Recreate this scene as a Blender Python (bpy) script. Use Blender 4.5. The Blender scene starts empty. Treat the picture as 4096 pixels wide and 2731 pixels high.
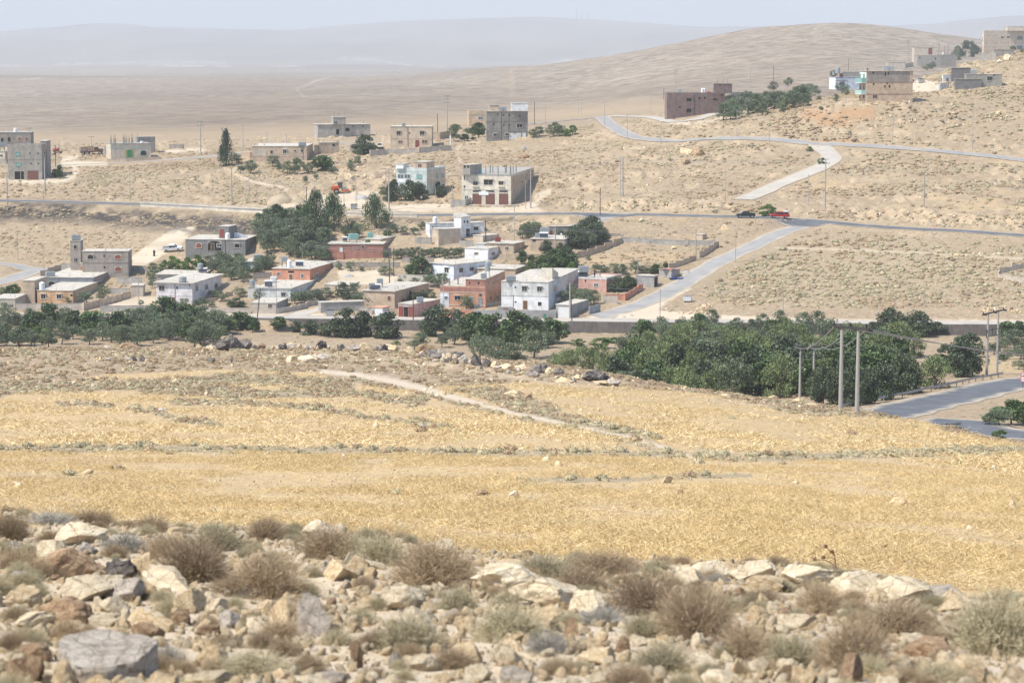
import bpy, math, random
import numpy as np
from mathutils import Vector, Matrix
random.seed(7); RNG = np.random.default_rng(11)
scene = bpy.context.scene
COL = scene.collection
R = math.radians
# --- camera, world, sun, exposure
F = 9671.0; CX, CY = 2048.0,1365.5; PITCH = math.atan((1365.5 - 190.0) / F)
cam_data = bpy.data.cameras.new('camera'); cam = bpy.data.objects.new('camera', cam_data); COL.objects.link(cam)
cam_data.lens = 85.0; cam_data.sensor_width = 36.0; cam_data.clip_start = 0.5; cam_data.clip_end = 90000
cam.location = (0,0,0); cam.rotation_euler = (math.pi / 2 - PITCH,0,0)
cam_data.dof.use_dof = True; cam_data.dof.focus_distance = 350; cam_data.dof.aperture_fstop = 6.3
scene.camera = cam
SUN_EL, SUN_AZ = R(56), R(-118)          # azimuth clockwise from +Y, the sun stands to the left
world = bpy.data.worlds.new('World'); scene.world = world; world.use_nodes = True
wn = world.node_tree; wn.nodes.clear()
sky = wn.nodes.new('ShaderNodeTexSky'); sky.sky_type = 'NISHITA'; sky.sun_disc = False
sky.sun_elevation = SUN_EL; sky.sun_rotation = SUN_AZ; sky.altitude = 900; sky.air_density = 1.0; sky.dust_density = 1.5; sky.ozone_density = 1.0
bg = wn.nodes.new('ShaderNodeBackground'); bg.inputs['Strength'].default_value = 0.15
wo = wn.nodes.new('ShaderNodeOutputWorld')
wn.links.new(sky.outputs[0], bg.inputs[0]); wn.links.new(bg.outputs[0], wo.inputs[0])
sun_data = bpy.data.lights.new('sun', 'SUN'); sun_data.energy = 4.2; sun_data.angle = R(0.53); sun_data.color = (1.0,0.955,0.865)
sun = bpy.data.objects.new('sun', sun_data); COL.objects.link(sun)
sd = Vector((math.sin(SUN_AZ) * math.cos(SUN_EL), math.cos(SUN_AZ) * math.cos(SUN_EL), math.sin(SUN_EL)))
sun.rotation_euler = sd.to_track_quat('Z', 'Y').to_euler(); sun.location = (-300,300,300)
scene.view_settings.view_transform = 'Standard'; scene.view_settings.look = 'None'
scene.view_settings.exposure = 0.58; scene.view_settings.gamma = 1.0; scene.view_settings.use_curve_mapping = False
scene.render.engine = 'CYCLES'
scene.cycles.max_bounces = 6; scene.cycles.diffuse_bounces = 3; scene.cycles.volume_bounces = 1
scene.cycles.transparent_max_bounces = 8; scene.cycles.use_denoising = True
# --- view geometry
CP, SP = math.cos(PITCH), math.sin(PITCH)
def ray(px, py):                          # direction with y = 1
 a = (px - CX) / F; b = (CY - py) / F; k = CP + b * SP
 return a / k,(-SP + b * CP) / k
def pyv(py): return ray(CX, py)[1]
def proj(x, y, z):                        # photograph pixel of a world point
 v = z / y; b = np.tan(np.arctan(v) + PITCH); k = CP + b * SP
 return CX + F * (x / y) * k, CY - F * b
# --- noise
def _hash(ix, iy, s):
 h = (ix.astype(np.int64) * 374761393 + iy.astype(np.int64) * 668265263 + s * 1442695041) & 0x7fffffff
 h = ((h ^ (h >> 13)) * 1274126177) & 0x7fffffff
 return ((h ^ (h >> 16)) & 0xffff) / 65535.0
def vnoise(x, y, s=0):
 x = np.asarray(x, float); y = np.asarray(y, float)
 ix = np.floor(x); iy = np.floor(y); fx = x - ix; fy = y - iy
 fx = fx * fx * (3 - 2 * fx); fy = fy * fy * (3 - 2 * fy)
 a = _hash(ix, iy, s); b = _hash(ix + 1, iy, s); c = _hash(ix, iy + 1, s); d = _hash(ix + 1, iy + 1, s)
 return (a * (1 - fx) + b * fx) * (1 - fy) + (c * (1 - fx) + d * fx) * fy
def fbm(x, y, s=0, o=4):
 t = 0; a = 1; n = 0
 for k in range(o):
  t = t + a * (vnoise(x * 2 ** k + 17.3 * k, y * 2 ** k - 9.1 * k, s + k) * 2 - 1); n += a; a *= 0.5
 return t / n
def pchip(xs, ys, xq):
 """monotone cubic; ys may have trailing axes"""
 xs = np.asarray(xs, float); ys = np.asarray(ys, float); h = np.diff(xs); sh = (-1,) + (1,) * (ys.ndim - 1)
 dl = np.diff(ys, axis=0) / h.reshape(sh)
 m = np.zeros_like(ys); m[0] = dl[0]; m[-1] = dl[-1]
 w1 = (2 * h[1:] + h[:-1]).reshape(sh); w2 = (h[1:] + 2 * h[:-1]).reshape(sh)
 a, b = dl[:-1], dl[1:]
 with np.errstate(divide='ignore', invalid='ignore'):
  hm = (w1 + w2) / (w1 / a + w2 / b)
 m[1:-1] = np.where(a * b > 0, hm,0)
 k = np.clip(np.searchsorted(xs, xq) - 1,0, len(xs) - 2)
 t = ((np.clip(xq, xs[0], xs[-1]) - xs[k]) / h[k]).reshape(sh); H = h[k].reshape(sh)
 return (2 * t**3 - 3 * t**2 + 1) * ys[k] + (t**3 - 2 * t**2 + t) * H * m[k] + (-2 * t**3 + 3 * t**2) * ys[k + 1] + (t**3 - t**2) * H * m[k + 1]
# --- terrain: profiles along several bearings, (distance, row) or (distance, None, height)
MTN = {-1000: 130,0: 125,430: 104,1150: 122,1400: 110,2100: 84,2800: 100,3500: 104,4096: 64,5000: 70}
PROF = {
 0: [(11,2731),(15,2450),(19,2230),(23,2080),(30,None,-6.2),(40,None,-7.95),(44,2085),(60,1990),(90,1830),(140,1670),(190,1540),(255,1395),
 (300,None,-39),(400,None,-58),(480,1425),(530,1345),(549,1305),(553,1264),(572,1215),(600,1140),(630,1040),(648,960),(664,890),(679,810),(688,795),(705,735),(730,695),(770,632),(805,600),
 (900,None,-34.0),(1000,520),(1250,470),(1900,400),(2600,355),(4000,308),(4600,None,-58),(9000,264)],
 1400: [(11,2731),(15,2470),(20,2200),(22,2150),(30,None,-6.6),(38,None,-8.05),(42,2140),(60,2010),(90,1830),(140,1665),(190,1540),(250,1405),
 (300,None,-40),(400,None,-58.5),(470,None,-61.8),(505,1392),(541,1322),(545,1278),(562,1225),(590,1120),(615,1020),(634,930),(648,870),(655,852),(668,825),(690,765),(720,695),(760,610),(800,560),
 (900,510),(1100,455),(1500,400),(2600,340),(4000,308),(4600,None,-58),(9000,262)],
 2100: [(11,2731),(14,2520),(18,2330),(21,2235),(26,None,-6.0),(36,None,-7.8),(40,2226),(58,2030),(90,1830),(140,1660),(185,1560),(235,1450),
 (290,None,-42),(380,None,-59),(450,None,-61.8),(495,1408),(537,1332),(541,1288),(556,1240),(580,1150),(603,1050),(625,950),(640,890),(650,856),(664,820),(690,755),(715,690),(750,610),(775,562),(788,545),
 (900,500),(1100,460),(1500,400),(1900,345),(2300,300),(3000,264),(4200,None,-50),(9000,262)],
 2800: [(11,2731),(14,2520),(17,2380),(20,2260),(27,None,-6.3),(36,None,-7.9),(40,2235),(58,2040),(90,1850),(140,1700),(190,1610),(240,1560),
 (280,None,-42.5),(340,None,-54),(430,None,-60),(490,1412),(533,1338),(537,1292),(553,1240),(576,1150),(598,1050),(620,950),(636,880),(642,862),(655,815),(662,800),(690,715),(722,590),(735,560),(755,505),(770,478),(790,460),
 (950,420),(1150,370),(1500,310),(1900,235),(2300,168),(3200,None,-30),(9000,262)],
 3500: [(11,2731),(14,2530),(17,2400),(19.5,2300),(27,None,-6.5),(36,None,-8.2),(39,2285),(58,2060),(90,1880),(140,1760),(200,1690),(270,1655),
 (300,None,-47.5),(345,1645),(385,1570),(430,1500),(490,1404),(531,1340),(535,1295),(552,1235),(573,1150),(593,1050),(612,960),(625,915),(631,902),(640,872),(648,845),(680,720),(705,620),(715,588),(728,520),(742,408),(760,385),(790,360),
 (950,None,-25),(1300,330),(1700,225),(2300,118),(3200,None,-30),(9000,None,-70)],
 4096: [(11,2731),(13,2600),(15.5,2480),(17,2420),(24,None,-6.0),(34,None,-8.2),(37,2400),(55,2120),(90,1920),(140,1820),(200,1785),(240,1775),
 (265,None,-44.5),(300,1745),(345,1650),(385,1560),(425,1500),(470,1430),(510,1370),(529,1348),(533,1300),(552,1225),(574,1120),(592,1020),(606,960),(612,944),(620,915),(628,885),(655,790),(685,690),(697,645),(715,570),(745,440),(790,275),(820,215),(850,200),
 (1000,None,-14),(1300,None,-22),(1700,260),(2300,195),(3200,None,-30),(9000,None,-70)],
}
PROF[-1000] = [(a[0], None, a[0] * pyv(a[1]) + (0.6 if a[0] < 500 else 0)) if a[1] else a for a in PROF[0]]
PROF[5000] = [(a[0], None, a[0] * pyv(a[1]) - (2 if 40 < a[0] < 300 else 0)) if a[1] else a for a in PROF[4096]]
cxs = sorted(PROF)
Drows = np.unique(np.concatenate([np.linspace(1.5,9,12), np.arange(9,26,0.11), np.arange(26,60,0.3), np.arange(60,300,0.75), np.arange(300,530,1.6),
  np.arange(530,562,0.5), np.arange(562,830,0.95), np.geomspace(830,4600,240), np.geomspace(4700,30000,90)]))
Ucols = np.concatenate([np.linspace(-0.60,-0.236,30)[:-1], np.linspace(-0.236,0.236,470), np.linspace(0.236,0.60,30)[1:]])
STEP_H = 2.2
def wall_D(u):                            # distance of the retaining wall below the village road
 return np.interp(CX + u * F, [-1500,0,1400,2100,2800,3500,4096,5500], [556,551,543,539,535,533,531,527])
colz = []
for c in cxs:
 pts = [(0.5,-1.6),(5,-1.75)]
 for a in PROF[c]:
  z = a[2] if a[1] is None else a[0] * pyv(a[1])
  if a[0] > 531 and a[0] > wall_D((c - CX) / F) - 0.1: z -= STEP_H
  pts.append((a[0], z))
 mt = MTN[c]
 zt = 15000 * pyv(mt)
 pts += [(10500,-66),(12200, zt * 0.35 - 30),(15000, zt),(18000, zt - 90),(30000, zt - 320)]
 p = np.array(pts); colz.append(pchip(p[:,0], p[:,1], Drows))
colz = np.array(colz)                     # columns x rows
cu = (np.array(cxs) - CX) / F
Z = pchip(cu, colz, np.clip(Ucols, cu[0], cu[-1]))          # u x D
mx = sorted(MTN); crest = pchip((np.array(mx) - CX) / F, np.array([15000 * pyv(MTN[k]) for k in mx]), np.clip(Ucols, cu[0], cu[-1]))
base_c = pchip(cu, np.array([15000 * pyv(MTN[c]) for c in cxs]), np.clip(Ucols, cu[0], cu[-1]))
wgt = np.interp(Drows, [10500,15000,30000], [0,1,1])
Z = Z + (crest - base_c)[:, None] * wgt[None, :]
UU, DD = np.meshgrid(Ucols, Drows, indexing='ij')
XX = UU * DD; YY = DD.copy()
sil = np.interp(CX + Ucols * F, [1700,1900,2100,2438,2600,2786,2960,3090,3222,3310,3396,3520,3657,3831,4096,5000], [330,312,290,237,203,169,137,119,109,106,109,119,136,161,195,240])
jd = int(np.searchsorted(Drows,2300)); dz = (2300 * np.array([pyv(q) for q in sil]) - Z[:, jd]) * (CX + Ucols * F > 2050)
Z = Z + dz[:, None] * np.exp(-((DD - 2300) / 480) ** 2)
wd = wall_D(Ucols)[:, None]
Z = Z + STEP_H * np.clip((DD - wd) / 0.5 + 0.5,0,1)
amp = np.interp(Drows, [0,9,24,30,60,200,300,530,545,600,640,800,1000,4000,9000,11000,14000,30000],
    [0.02,0.05,0.06,0.05,0.05,0.08,0.2,0.12,0.10,0.22,0.45,0.45,0.6,6,4,22,60,50])[None, :]
scl = np.interp(Drows, [0,24,60,200,300,600,1000,4000,9000,30000], [0.6,0.6,1.5,3,4,4.0,14,160,300,1100])
for lo, hi in [(0,26),(26,300),(300,830),(830,2500),(2500,9000),(9000,40000)]:
 s = {0: 0.7,26: 2.2,300: 4.0,830: 110,2500: 480,9000: 1500}[lo]
 m = (Drows >= lo) & (Drows < hi)
 e = np.clip((Drows[m] - lo) / (0.12 * (lo + 5)),0,1) * np.clip((hi - Drows[m]) / (0.08 * hi),0,1)
 Z[:, m] += (fbm(XX[:, m] / s, YY[:, m] / s,3,4) * amp[:, m]) * (0.35 + 0.65 * e[None, :])
PXX, PYY = proj(XX, YY, Z)
def height(x, y):
 u = x / y; i = np.clip(np.searchsorted(Ucols, u) - 1,0, len(Ucols) - 2); j = np.clip(np.searchsorted(Drows, y) - 1,0, len(Drows) - 2)
 s = (u - Ucols[i]) / (Ucols[i + 1] - Ucols[i]); t = (y - Drows[j]) / (Drows[j + 1] - Drows[j])
 return (Z[i, j] * (1 - s) + Z[i + 1, j] * s) * (1 - t) + (Z[i, j + 1] * (1 - s) + Z[i + 1, j + 1] * s) * t
def at(px, py, dmin=300, dmax=3000):
 """ground point seen at a pixel, nearer hills ignored up to dmin"""
 u, v = ray(px, py); i = min(max(np.searchsorted(Ucols, u) - 1,0), len(Ucols) - 2); s = (u - Ucols[i]) / (Ucols[i + 1] - Ucols[i])
 zz = Z[i] * (1 - s) + Z[i + 1] * s; g = zz - v * Drows
 m = np.where((Drows >= dmin) & (Drows <= dmax))[0]; gg = g[m]
 k = np.where((gg[:-1] < 0) & (gg[1:] >= 0))[0]
 if gg[0] >= 0: d = Drows[m[0]]
 elif len(k) == 0: d = Drows[m[int(np.argmax(gg))]]
 else:
  k = k[0]; d0, d1 = Drows[m[k]], Drows[m[k + 1]]; d = d0 + (d1 - d0) * (-gg[k]) / (gg[k + 1] - gg[k])
 return Vector((u * d, d, float(height(u * d, d))))
def atz(px, py, D):
 u, v = ray(px, py); return Vector((u * D, D, v * D))
CROP = {'A': (0,450,.3401), 'B': (700,400,.3401), 'C': (1400,380,.3401), 'D': (2500,200,.3826), 'E': (3200,50,.38095), 'F': (0,860,.2976), 'G': (600,860,.2976),
  'H': (1200,760,.3571), 'I': (1700,820,.3189), 'J': (2100,860,.38265), 'K': (2900,700,.5085), 'L': (3100,1150,.4464), 'M': (2200,1180,.4677), 'N': (1500,1130,.3401),
  'O': (2300,380,.4677), 'Q': (3300,400,.3508), 'R': (0,1950,.5952), 'S': (1400,1950,.5952), 'T': (2700,1950,.5935), 'U': (0,1200,.5952), 'V': (1300,1200,.5952), 'X': (0,1230,.3827), 'P': (0,0,1.0)}
def P(c, x, y):
 a = CROP[c]; return a[0] + x * a[2], a[1] + y * a[2]
# --- roads are graded into the slope
def smooth_line(pts, step=2.0):
 pts = [Vector(p) for p in pts]; out = []
 for i in range(len(pts) - 1):
  p0 = pts[max(i - 1,0)]; p1 = pts[i]; p2 = pts[i + 1]; p3 = pts[min(i + 2, len(pts) - 1)]
  n = max(2, int((p2 - p1).length / step))
  for k in range(n):
   t = k / n
   out.append(0.5 * ((2 * p1) + (-p0 + p2) * t + (2 * p0 - 5 * p1 + 4 * p2 - p3) * t * t + (-p0 + 3 * p1 - 3 * p2 + p3) * t**3))
 out.append(pts[-1]); return out
ROADS = [  # name, material, half width, crop/pixels, dmin, label
 ('asphalt_road', 'asphalt',3.6, [(-700,775),(-300,788),(0,800),(280,809),(561,819),(840,832),(1125,845),(1400,856),(1672,862),(2200,855),(2500,856),(2768,860),(3020,871),(3300,888),(3651,916),(4096,944),(4500,972)],600,1),
 ('side_road', 'oldasphalt',3.3, [(3200,902),(3120,930),(3052,964),(2975,1000),(2903,1032),(2827,1074),(2770,1110),(2712,1145),(2597,1204),(2483,1243),(2390,1268)],500,1),
 ('side_road', 'oldasphalt',2.8, [(2300,908),(2330,898),(2390,880),(2460,862)],500,1),
 ('gravel_road', 'gravel',3.0, [(2969,800),(3095,749),(3235,693),(3300,660),(3325,630),(3300,604),(3265,578)],600,1),
 ('hill_road', 'oldasphalt',2.7, [(1980,505),(2117,497),(2200,490),(2300,480),(2400,470),(2454,506),(2524,544),(2627,562),(2721,567),(2840,558),(2955,552),(3095,557),(3235,571),(3400,581),(3581,593),(3826,612),(4096,642),(4500,690)],600,1),
 ('gravel_road', 'gravel',2.4, [(2400,468),(2500,466),(2600,470),(2680,490),(2780,478),(2860,452)],600,1),
 ('street', 'oldasphalt',2.4, [(60,676),(252,661),(428,654),(639,644),(800,627),(938,616),(1100,603),(1250,585),(1366,573),(1412,570),(1480,560)],600,1),
 ('side_road', 'oldasphalt',3.0, [(-200,1048),(0,1054),(90,1063),(170,1072),(215,1085)],500,1),
 ('side_road', 'oldasphalt',3.2, [(-100,1150),(10,1128),(70,1108),(125,1088),(170,1073)],500,1),
 ('street', 'gravel',2.6, [(1090,1280),(1160,1262),(1230,1246),(1290,1236),(1340,1215)],500,1),
 ('valley_road', 'asphalt',3.7, [(3380,1700),(3470,1678),(3555,1654),(3680,1623),(3814,1590),(3948,1556),(4096,1528),(4400,1490)],285,1),
 ('valley_road', 'asphalt',3.2, [(3650,1700),(3796,1710),(3948,1727),(4096,1741),(4500,1765)],262,1),
]
ROADW = np.zeros_like(Z)
def blend_road(line, hw, soft=4.0):
 global Z
 xs = np.array([p.x for p in line]); ys = np.array([p.y for p in line]); zs = np.array([p.z for p in line])
 m = np.where((DD >= ys.min() - 12) & (DD <= ys.max() + 12) & (XX >= xs.min() - 12) & (XX <= xs.max() + 12))
 X = XX[m]; Y = YY[m]; best = np.full(X.shape,1e9); bz = np.zeros(X.shape)
 for k in range(len(line) - 1):
  ax, ay, az = xs[k], ys[k], zs[k]; dx, dy = xs[k + 1] - ax, ys[k + 1] - ay; L2 = dx * dx + dy * dy + 1e-9
  t = np.clip(((X - ax) * dx + (Y - ay) * dy) / L2,0,1); d = np.hypot(X - ax - t * dx, Y - ay - t * dy)
  c = d < best; best = np.where(c, d, best); bz = np.where(c, az + t * (zs[k + 1] - az), bz)
 w = np.clip(1 - (best - hw - 0.8) / soft,0,1); w = w * w * (3 - 2 * w)
 Z[m] = Z[m] * (1 - w) + bz * w
 ROADW[m] = np.maximum(ROADW[m], w)
ROADLINES = []
for name, mat_, hw, pts, dmin, _ in ROADS:
 base = [at(a, b, dmin) for a, b in pts]
 line = smooth_line(base,1.3)
 zs = np.array([float(height(p.x, p.y)) for p in line]); n = len(zs); w = min(9, max(1, n // 4))
 zp = np.pad(zs, w, mode='edge'); ker = np.ones(2 * w + 1) / (2 * w + 1); zs2 = np.convolve(zp, ker, 'valid')
 for p, z in zip(line, zs2): p.z = z
 ROADLINES.append((name, mat_, hw, line))
for name, mat_, hw, line in ROADLINES:
 if name not in ('hill_road', 'gravel_road'): blend_road(line, hw)
 else: zk = Z.copy(); blend_road(line, hw,1.0); Z = zk * .55 + Z * .45
vr = []
for u in np.linspace(-0.32,0.32,200):
 D = float(wall_D(u)) + 4.6; vr.append(Vector((u * D, D, float(height(u * D, D)))))
zs = np.array([p.z for p in vr]); zs = np.convolve(np.pad(zs,5, mode='edge'), np.ones(11) / 11, 'valid')
for p, z in zip(vr, zs): p.z = z
m_keep = Z.copy(); blend_road(vr,3.6,2.5); Z = np.where(DD < wd + 0.3, m_keep, Z)
ROADLINES.append(('village_road', 'gravel',3.7, vr))
PXX, PYY = proj(XX, YY, Z)
# --- material helpers
class NT:
 def __init__(s, name, rough=0.9):
  s.m = bpy.data.materials.new(name); s.m.use_nodes = True; s.t = s.m.node_tree; s.n = s.t.nodes; s.l = s.t.links
  s.b = s.n['Principled BSDF']; s.b.inputs['Roughness'].default_value = rough; s.b.inputs['Specular IOR Level'].default_value = 0.25
 def pos(s, scale=(1,1,1), obj=False):
  if obj: o = s.n.new('ShaderNodeTexCoord').outputs['Object']
  else: o = s.n.new('ShaderNodeNewGeometry').outputs['Position']
  mp = s.n.new('ShaderNodeMapping'); mp.inputs['Scale'].default_value = scale; s.l.new(o, mp.inputs[0]); return mp.outputs[0]
 def noise(s, vec, scale, detail=4, rough=0.55, col=False):
  t = s.n.new('ShaderNodeTexNoise'); t.inputs['Scale'].default_value = scale; t.inputs['Detail'].default_value = detail; t.inputs['Roughness'].default_value = rough
  s.l.new(vec, t.inputs['Vector']); return t.outputs['Color' if col else 'Fac']
 def vor(s, vec, scale, feat='F1', out='Distance'):
  t = s.n.new('ShaderNodeTexVoronoi'); t.feature = feat; t.inputs['Scale'].default_value = scale; s.l.new(vec, t.inputs['Vector']); return t.outputs[out]
 def ramp(s, fac, stops, interp='LINEAR'):
  r = s.n.new('ShaderNodeValToRGB'); r.color_ramp.interpolation = interp; el = r.color_ramp.elements
  while len(el) < len(stops): el.new(0.5)
  for e,(p, c) in zip(el, stops):
   e.position = p; e.color = (c, c, c,1) if isinstance(c,(int, float)) else (*c,1)
  s.l.new(fac, r.inputs[0]); return r.outputs[0]
 def mix(s, fac, a, b, mode='MIX'):
  x = s.n.new('ShaderNodeMix'); x.data_type = 'RGBA'; x.blend_type = mode
  for i, v in ((0, fac),(6, a),(7, b)):
   if isinstance(v,(int, float)): x.inputs[i].default_value = v if i == 0 else (v, v, v,1)
   elif isinstance(v, tuple): x.inputs[i].default_value = (*v,1)
   else: s.l.new(v, x.inputs[i])
  return x.outputs[2]
 def math(s, op, a, b=0.0, clamp=False):
  x = s.n.new('ShaderNodeMath'); x.operation = op; x.use_clamp = clamp
  for i, v in ((0, a),(1, b)):
   if isinstance(v,(int, float)): x.inputs[i].default_value = v
   else: s.l.new(v, x.inputs[i])
  return x.outputs[0]
 def attr(s, name):
  a = s.n.new('ShaderNodeAttribute'); a.attribute_name = name; sp = s.n.new('ShaderNodeSeparateColor'); s.l.new(a.outputs['Color'], sp.inputs[0]); return sp.outputs
 def rnd(s): return s.n.new('ShaderNodeObjectInfo').outputs['Random']
 def bump(s, h, strength=0.4, dist=0.05):
  b = s.n.new('ShaderNodeBump'); b.inputs['Strength'].default_value = strength; b.inputs['Distance'].default_value = dist; s.l.new(h, b.inputs['Height']); s.l.new(b.outputs[0], s.b.inputs['Normal'])
 def out(s, col):
  if isinstance(col, tuple): s.b.inputs['Base Color'].default_value = (*col,1)
  else: s.l.new(col, s.b.inputs['Base Color'])
  return s.m
MAT = {}
# --- colour zones of the ground
def seg_dist(px, py, pts):
 best = np.full(px.shape,1e9)
 for (ax, ay),(bx, by) in zip(pts[:-1], pts[1:]):
  dx, dy = bx - ax, by - ay; t = np.clip(((px - ax) * dx + (py - ay) * dy) / (dx * dx + dy * dy + 1e-9),0,1)
  best = np.minimum(best, np.hypot(px - ax - t * dx,(py - ay - t * dy) * 1.0))
 return best
def poly_mask(px, py, pts, soft=6.0):
 ins = np.zeros(px.shape, bool); n = len(pts)
 for i in range(n):
  (ax, ay),(bx, by) = pts[i], pts[(i + 1) % n]
  c = (ay > py) != (by > py)
  with np.errstate(divide='ignore', invalid='ignore'): xi = (bx - ax) * (py - ay) / (by - ay) + ax
  ins ^= c & (px < xi)
 d = seg_dist(px, py, pts + [pts[0]])
 return np.clip(0.5 + np.where(ins, d,-d) / (2 * soft),0,1)
WHEAT = [(-1500,1600),(0,1592),(230,1530),(420,1497),(900,1478),(1250,1490),(1420,1530),(1560,1560),(1780,1548),(1950,1540),(2100,1530),(2320,1538),(2500,1556),(2800,1570),(2950,1605),(3100,1640),(3250,1665),(3420,1668),(3650,1672),(3780,1725),(4096,1782),(5600,1800),(5600,2500),(3950,2440),(3700,2340),(3200,2275),(2600,2260),(2000,2240),(1750,2190),(1200,2125),(600,2110),(0,2095),(-1500,2090)]
BANDS = [([(-600,1570),(0,1556),(250,1546),(600,1538),(850,1522),(1000,1515),(1400,1545)],17),([(560,1555),(900,1578),(1400,1572),(1650,1604)],11),([(230,1615),(330,1612),(440,1624)],8),
 ([(520,1630),(640,1652),(700,1675),(780,1690),(870,1703)],8),([(690,1612),(1000,1612),(1250,1630),(1400,1657),(1660,1694),(1830,1719)],8),
 ([(-600,1790),(0,1795),(774,1796),(1300,1803),(1895,1815),(2490,1816),(2760,1826),(3100,1832),(3636,1812),(4096,1802),(4700,1790)],11),
 ([(2074,1922),(2500,1918),(2700,1908),(3000,1902)],6),([(1420,1516),(1640,1550),(1840,1612),(2080,1670),(2350,1718),(2620,1790)],10),
 ([(1640,1620),(1700,1600),(1560,1600)],10),([(650,1545),(1000,1560)],8)]
ISLAND = [(1800,1556),(2000,1552),(2180,1605),(2250,1650),(2520,1722),(2640,1760),(2560,1765),(2300,1705),(2100,1660),(1920,1590)]
TRACK = [(1290,1486),(1419,1498),(1586,1528),(1717,1563),(1895,1611),(2074,1658),(2252,1694),(2431,1730),(2580,1765),(2700,1805),(2770,1832)]
def zones(px, py, D):
 """r wheat, g pale bare earth, b scrub tint ; r2 burnt, g2 orange, b2 rocky pale"""
 near = D < 290
 jx = px + 9 * fbm(px / 30, py / 12,5,3); jy = py + 5 * fbm(px / 25, py / 10,9,3)
 w = poly_mask(jx, jy, WHEAT,3) * near
 scrub = np.zeros(px.shape)
 for pts, hw in BANDS: scrub = np.maximum(scrub, np.clip(1.6 - seg_dist(jx, jy, pts) / hw,0,1))
 scrub = np.maximum(scrub, poly_mask(jx, jy, ISLAND,4)) * near
 w = w * (1 - scrub)
 tr = np.clip(1.4 - seg_dist(jx, jy, TRACK) / np.interp(px, [1290,1500,1750,2300,2750], [8,13,17,8,11]),0,1) * near
 w *= 1 - tr; scrub = scrub * (1 - tr)
 nonw = near & (D > 60)
 rocky = np.zeros(px.shape); burnt = np.zeros(px.shape); orange = np.zeros(px.shape)
 rocky = np.maximum(rocky, np.clip(1 - seg_dist(jx, jy, [(1050,1395),(1700,1450),(1950,1490),(2200,1520),(2500,1550)]) / 26,0,1) * near)
 rocky = np.maximum(rocky, np.clip(1 - seg_dist(jx, jy, [(2850,1600),(3100,1625),(3250,1650)]) / 14,0,1) * near)
 far = (D > 560) & (D < 900); mid = (D > 300) & (D < 900)
 pale = tr.copy()
 def pl(pts, hw, dom, val=1.0):
  return np.clip(1.3 - seg_dist(jx, jy, pts) / hw,0,1) * dom * val
 for c, pts, hw in [('C', [(1310,590),(1272,640),(1280,700),(1300,800),(1312,890)],4),('B', [(560,790),(720,880),(900,960),(1100,1000),(1260,1025),(1330,1060)],5),
 ('K', [(380,570),(800,585),(1150,595),(1700,620),(2352,660)],4.5),('A', [(740,600),(740,560),(900,520)],10),
 ('A', [(0,800),(200,815),(500,815),(740,805),(870,760),(900,690),(850,640)],12),('B', [(0,600),(200,580),(330,600)],9),('A', [(300,150),(1000,180),(1300,260),(1900,270)],3),('A', [(1960,460),(2100,440),(2352,430)],7)]:
  pale = np.maximum(pale, pl([P(c, *q) for q in pts], hw, far))
 for c, pts in [('F', [(1760,560),(1900,470),(2100,330),(2300,190),(2420,140),(2640,150),(2560,260),(2420,400),(2300,480),(2050,620),(1900,700),(1770,700)]),
 ('B', [(950,1230),(1300,1225),(1500,1120),(1700,1110),(1900,1110),(2352,1060),(2450,1240),(1900,1290),(1400,1290)]),('C', [(0,1130),(340,1130),(380,1230),(480,1300),(1180,1270),(1180,1310),(1900,1320),(2180,1250),(2200,1290),(2300,1390),(0,1370)]),
 ('J', [(500,1110),(900,1000),(1300,850),(1500,740),(1750,760),(1500,900),(1400,1000),(2352,1060),(3400,1090),(5400,1100),(5400,1140),(500,1140)]),
 ('E', [(1155,700),(1290,690),(1430,745),(1560,760),(1560,800),(1300,840),(1150,830)]),('D', [(400,735),(700,760),(900,730),(1100,640),(1250,580),(1380,560),(1300,640),(1000,740),(650,790),(440,760)]),
 ('H', [(430,900),(560,880),(700,920),(860,900),(1090,960),(1090,1040),(700,1060),(430,1040)]),('F', [(1400,1230),(1750,1090),(2080,1100),(2090,1190),(1800,1230)]),('I', [(120,640),(490,620),(490,700),(100,720)]),
 ('C', [(2200,1290),(2160,1180),(2352,1100),(2352,1160)]),('G', [(-600,1300),(2352,1330),(2352,1400),(-600,1400)]),('A', [(740,590),(900,570),(1260,590),(1260,620),(740,640)])]:
  pale = np.maximum(pale, poly_mask(jx, jy, [P(c, *q) for q in pts],4) * mid * (D > 525))
 burnt = np.maximum(burnt, pl([(-300,850),(100,846),(330,850),(480,868),(700,885),(860,900),(1000,912),(1130,925)],46, far) * np.clip(.85 + 2.2 * (fbm(px / 45, py / 13,4,3) + .1),0,1) * 1.25)
 burnt = np.maximum(burnt, pl([(1370,885),(1480,872),(1700,885),(1960,880),(2050,872)],13, far) * (vnoise(px / 22, py / 8,4) > 0.35) * 0.8)
 orange = np.maximum(orange, pl([P('Q',-200,160),P('Q',0,180),P('Q',300,160),P('Q',500,150)],30, far))
 orange = np.maximum(orange, pl([P('O',2100,220),P('O',2352,230)],22, far)); orange = np.maximum(orange, pl([P('Q',0,470),P('Q',400,480)],14, far,.6))
 for c, pts, hw in [('O', [(-100,930),(200,940),(600,930),(1000,940),(1300,950)],22),('Q', [(300,1300),(700,1300),(1300,1350),(1800,1380),(2269,1400)],30),('B', [(1880,900),(2100,920),(2500,930)],22),('B', [(2050,1010),(2352,1000),(2500,1000)],18),('I', [(1000,290),(1300,230),(1800,200)],16),('B', [(1050,1180),(1400,1150),(1600,1080)],24)]:
  rocky = np.maximum(rocky, pl([P(c, *q) for q in pts], hw, far))
 rocky = np.maximum(rocky, np.clip((fbm(px / 90, py / 22,21,3) - 0.16) * 4,0,1) * far * (py < 850) * 0.7)
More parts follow.
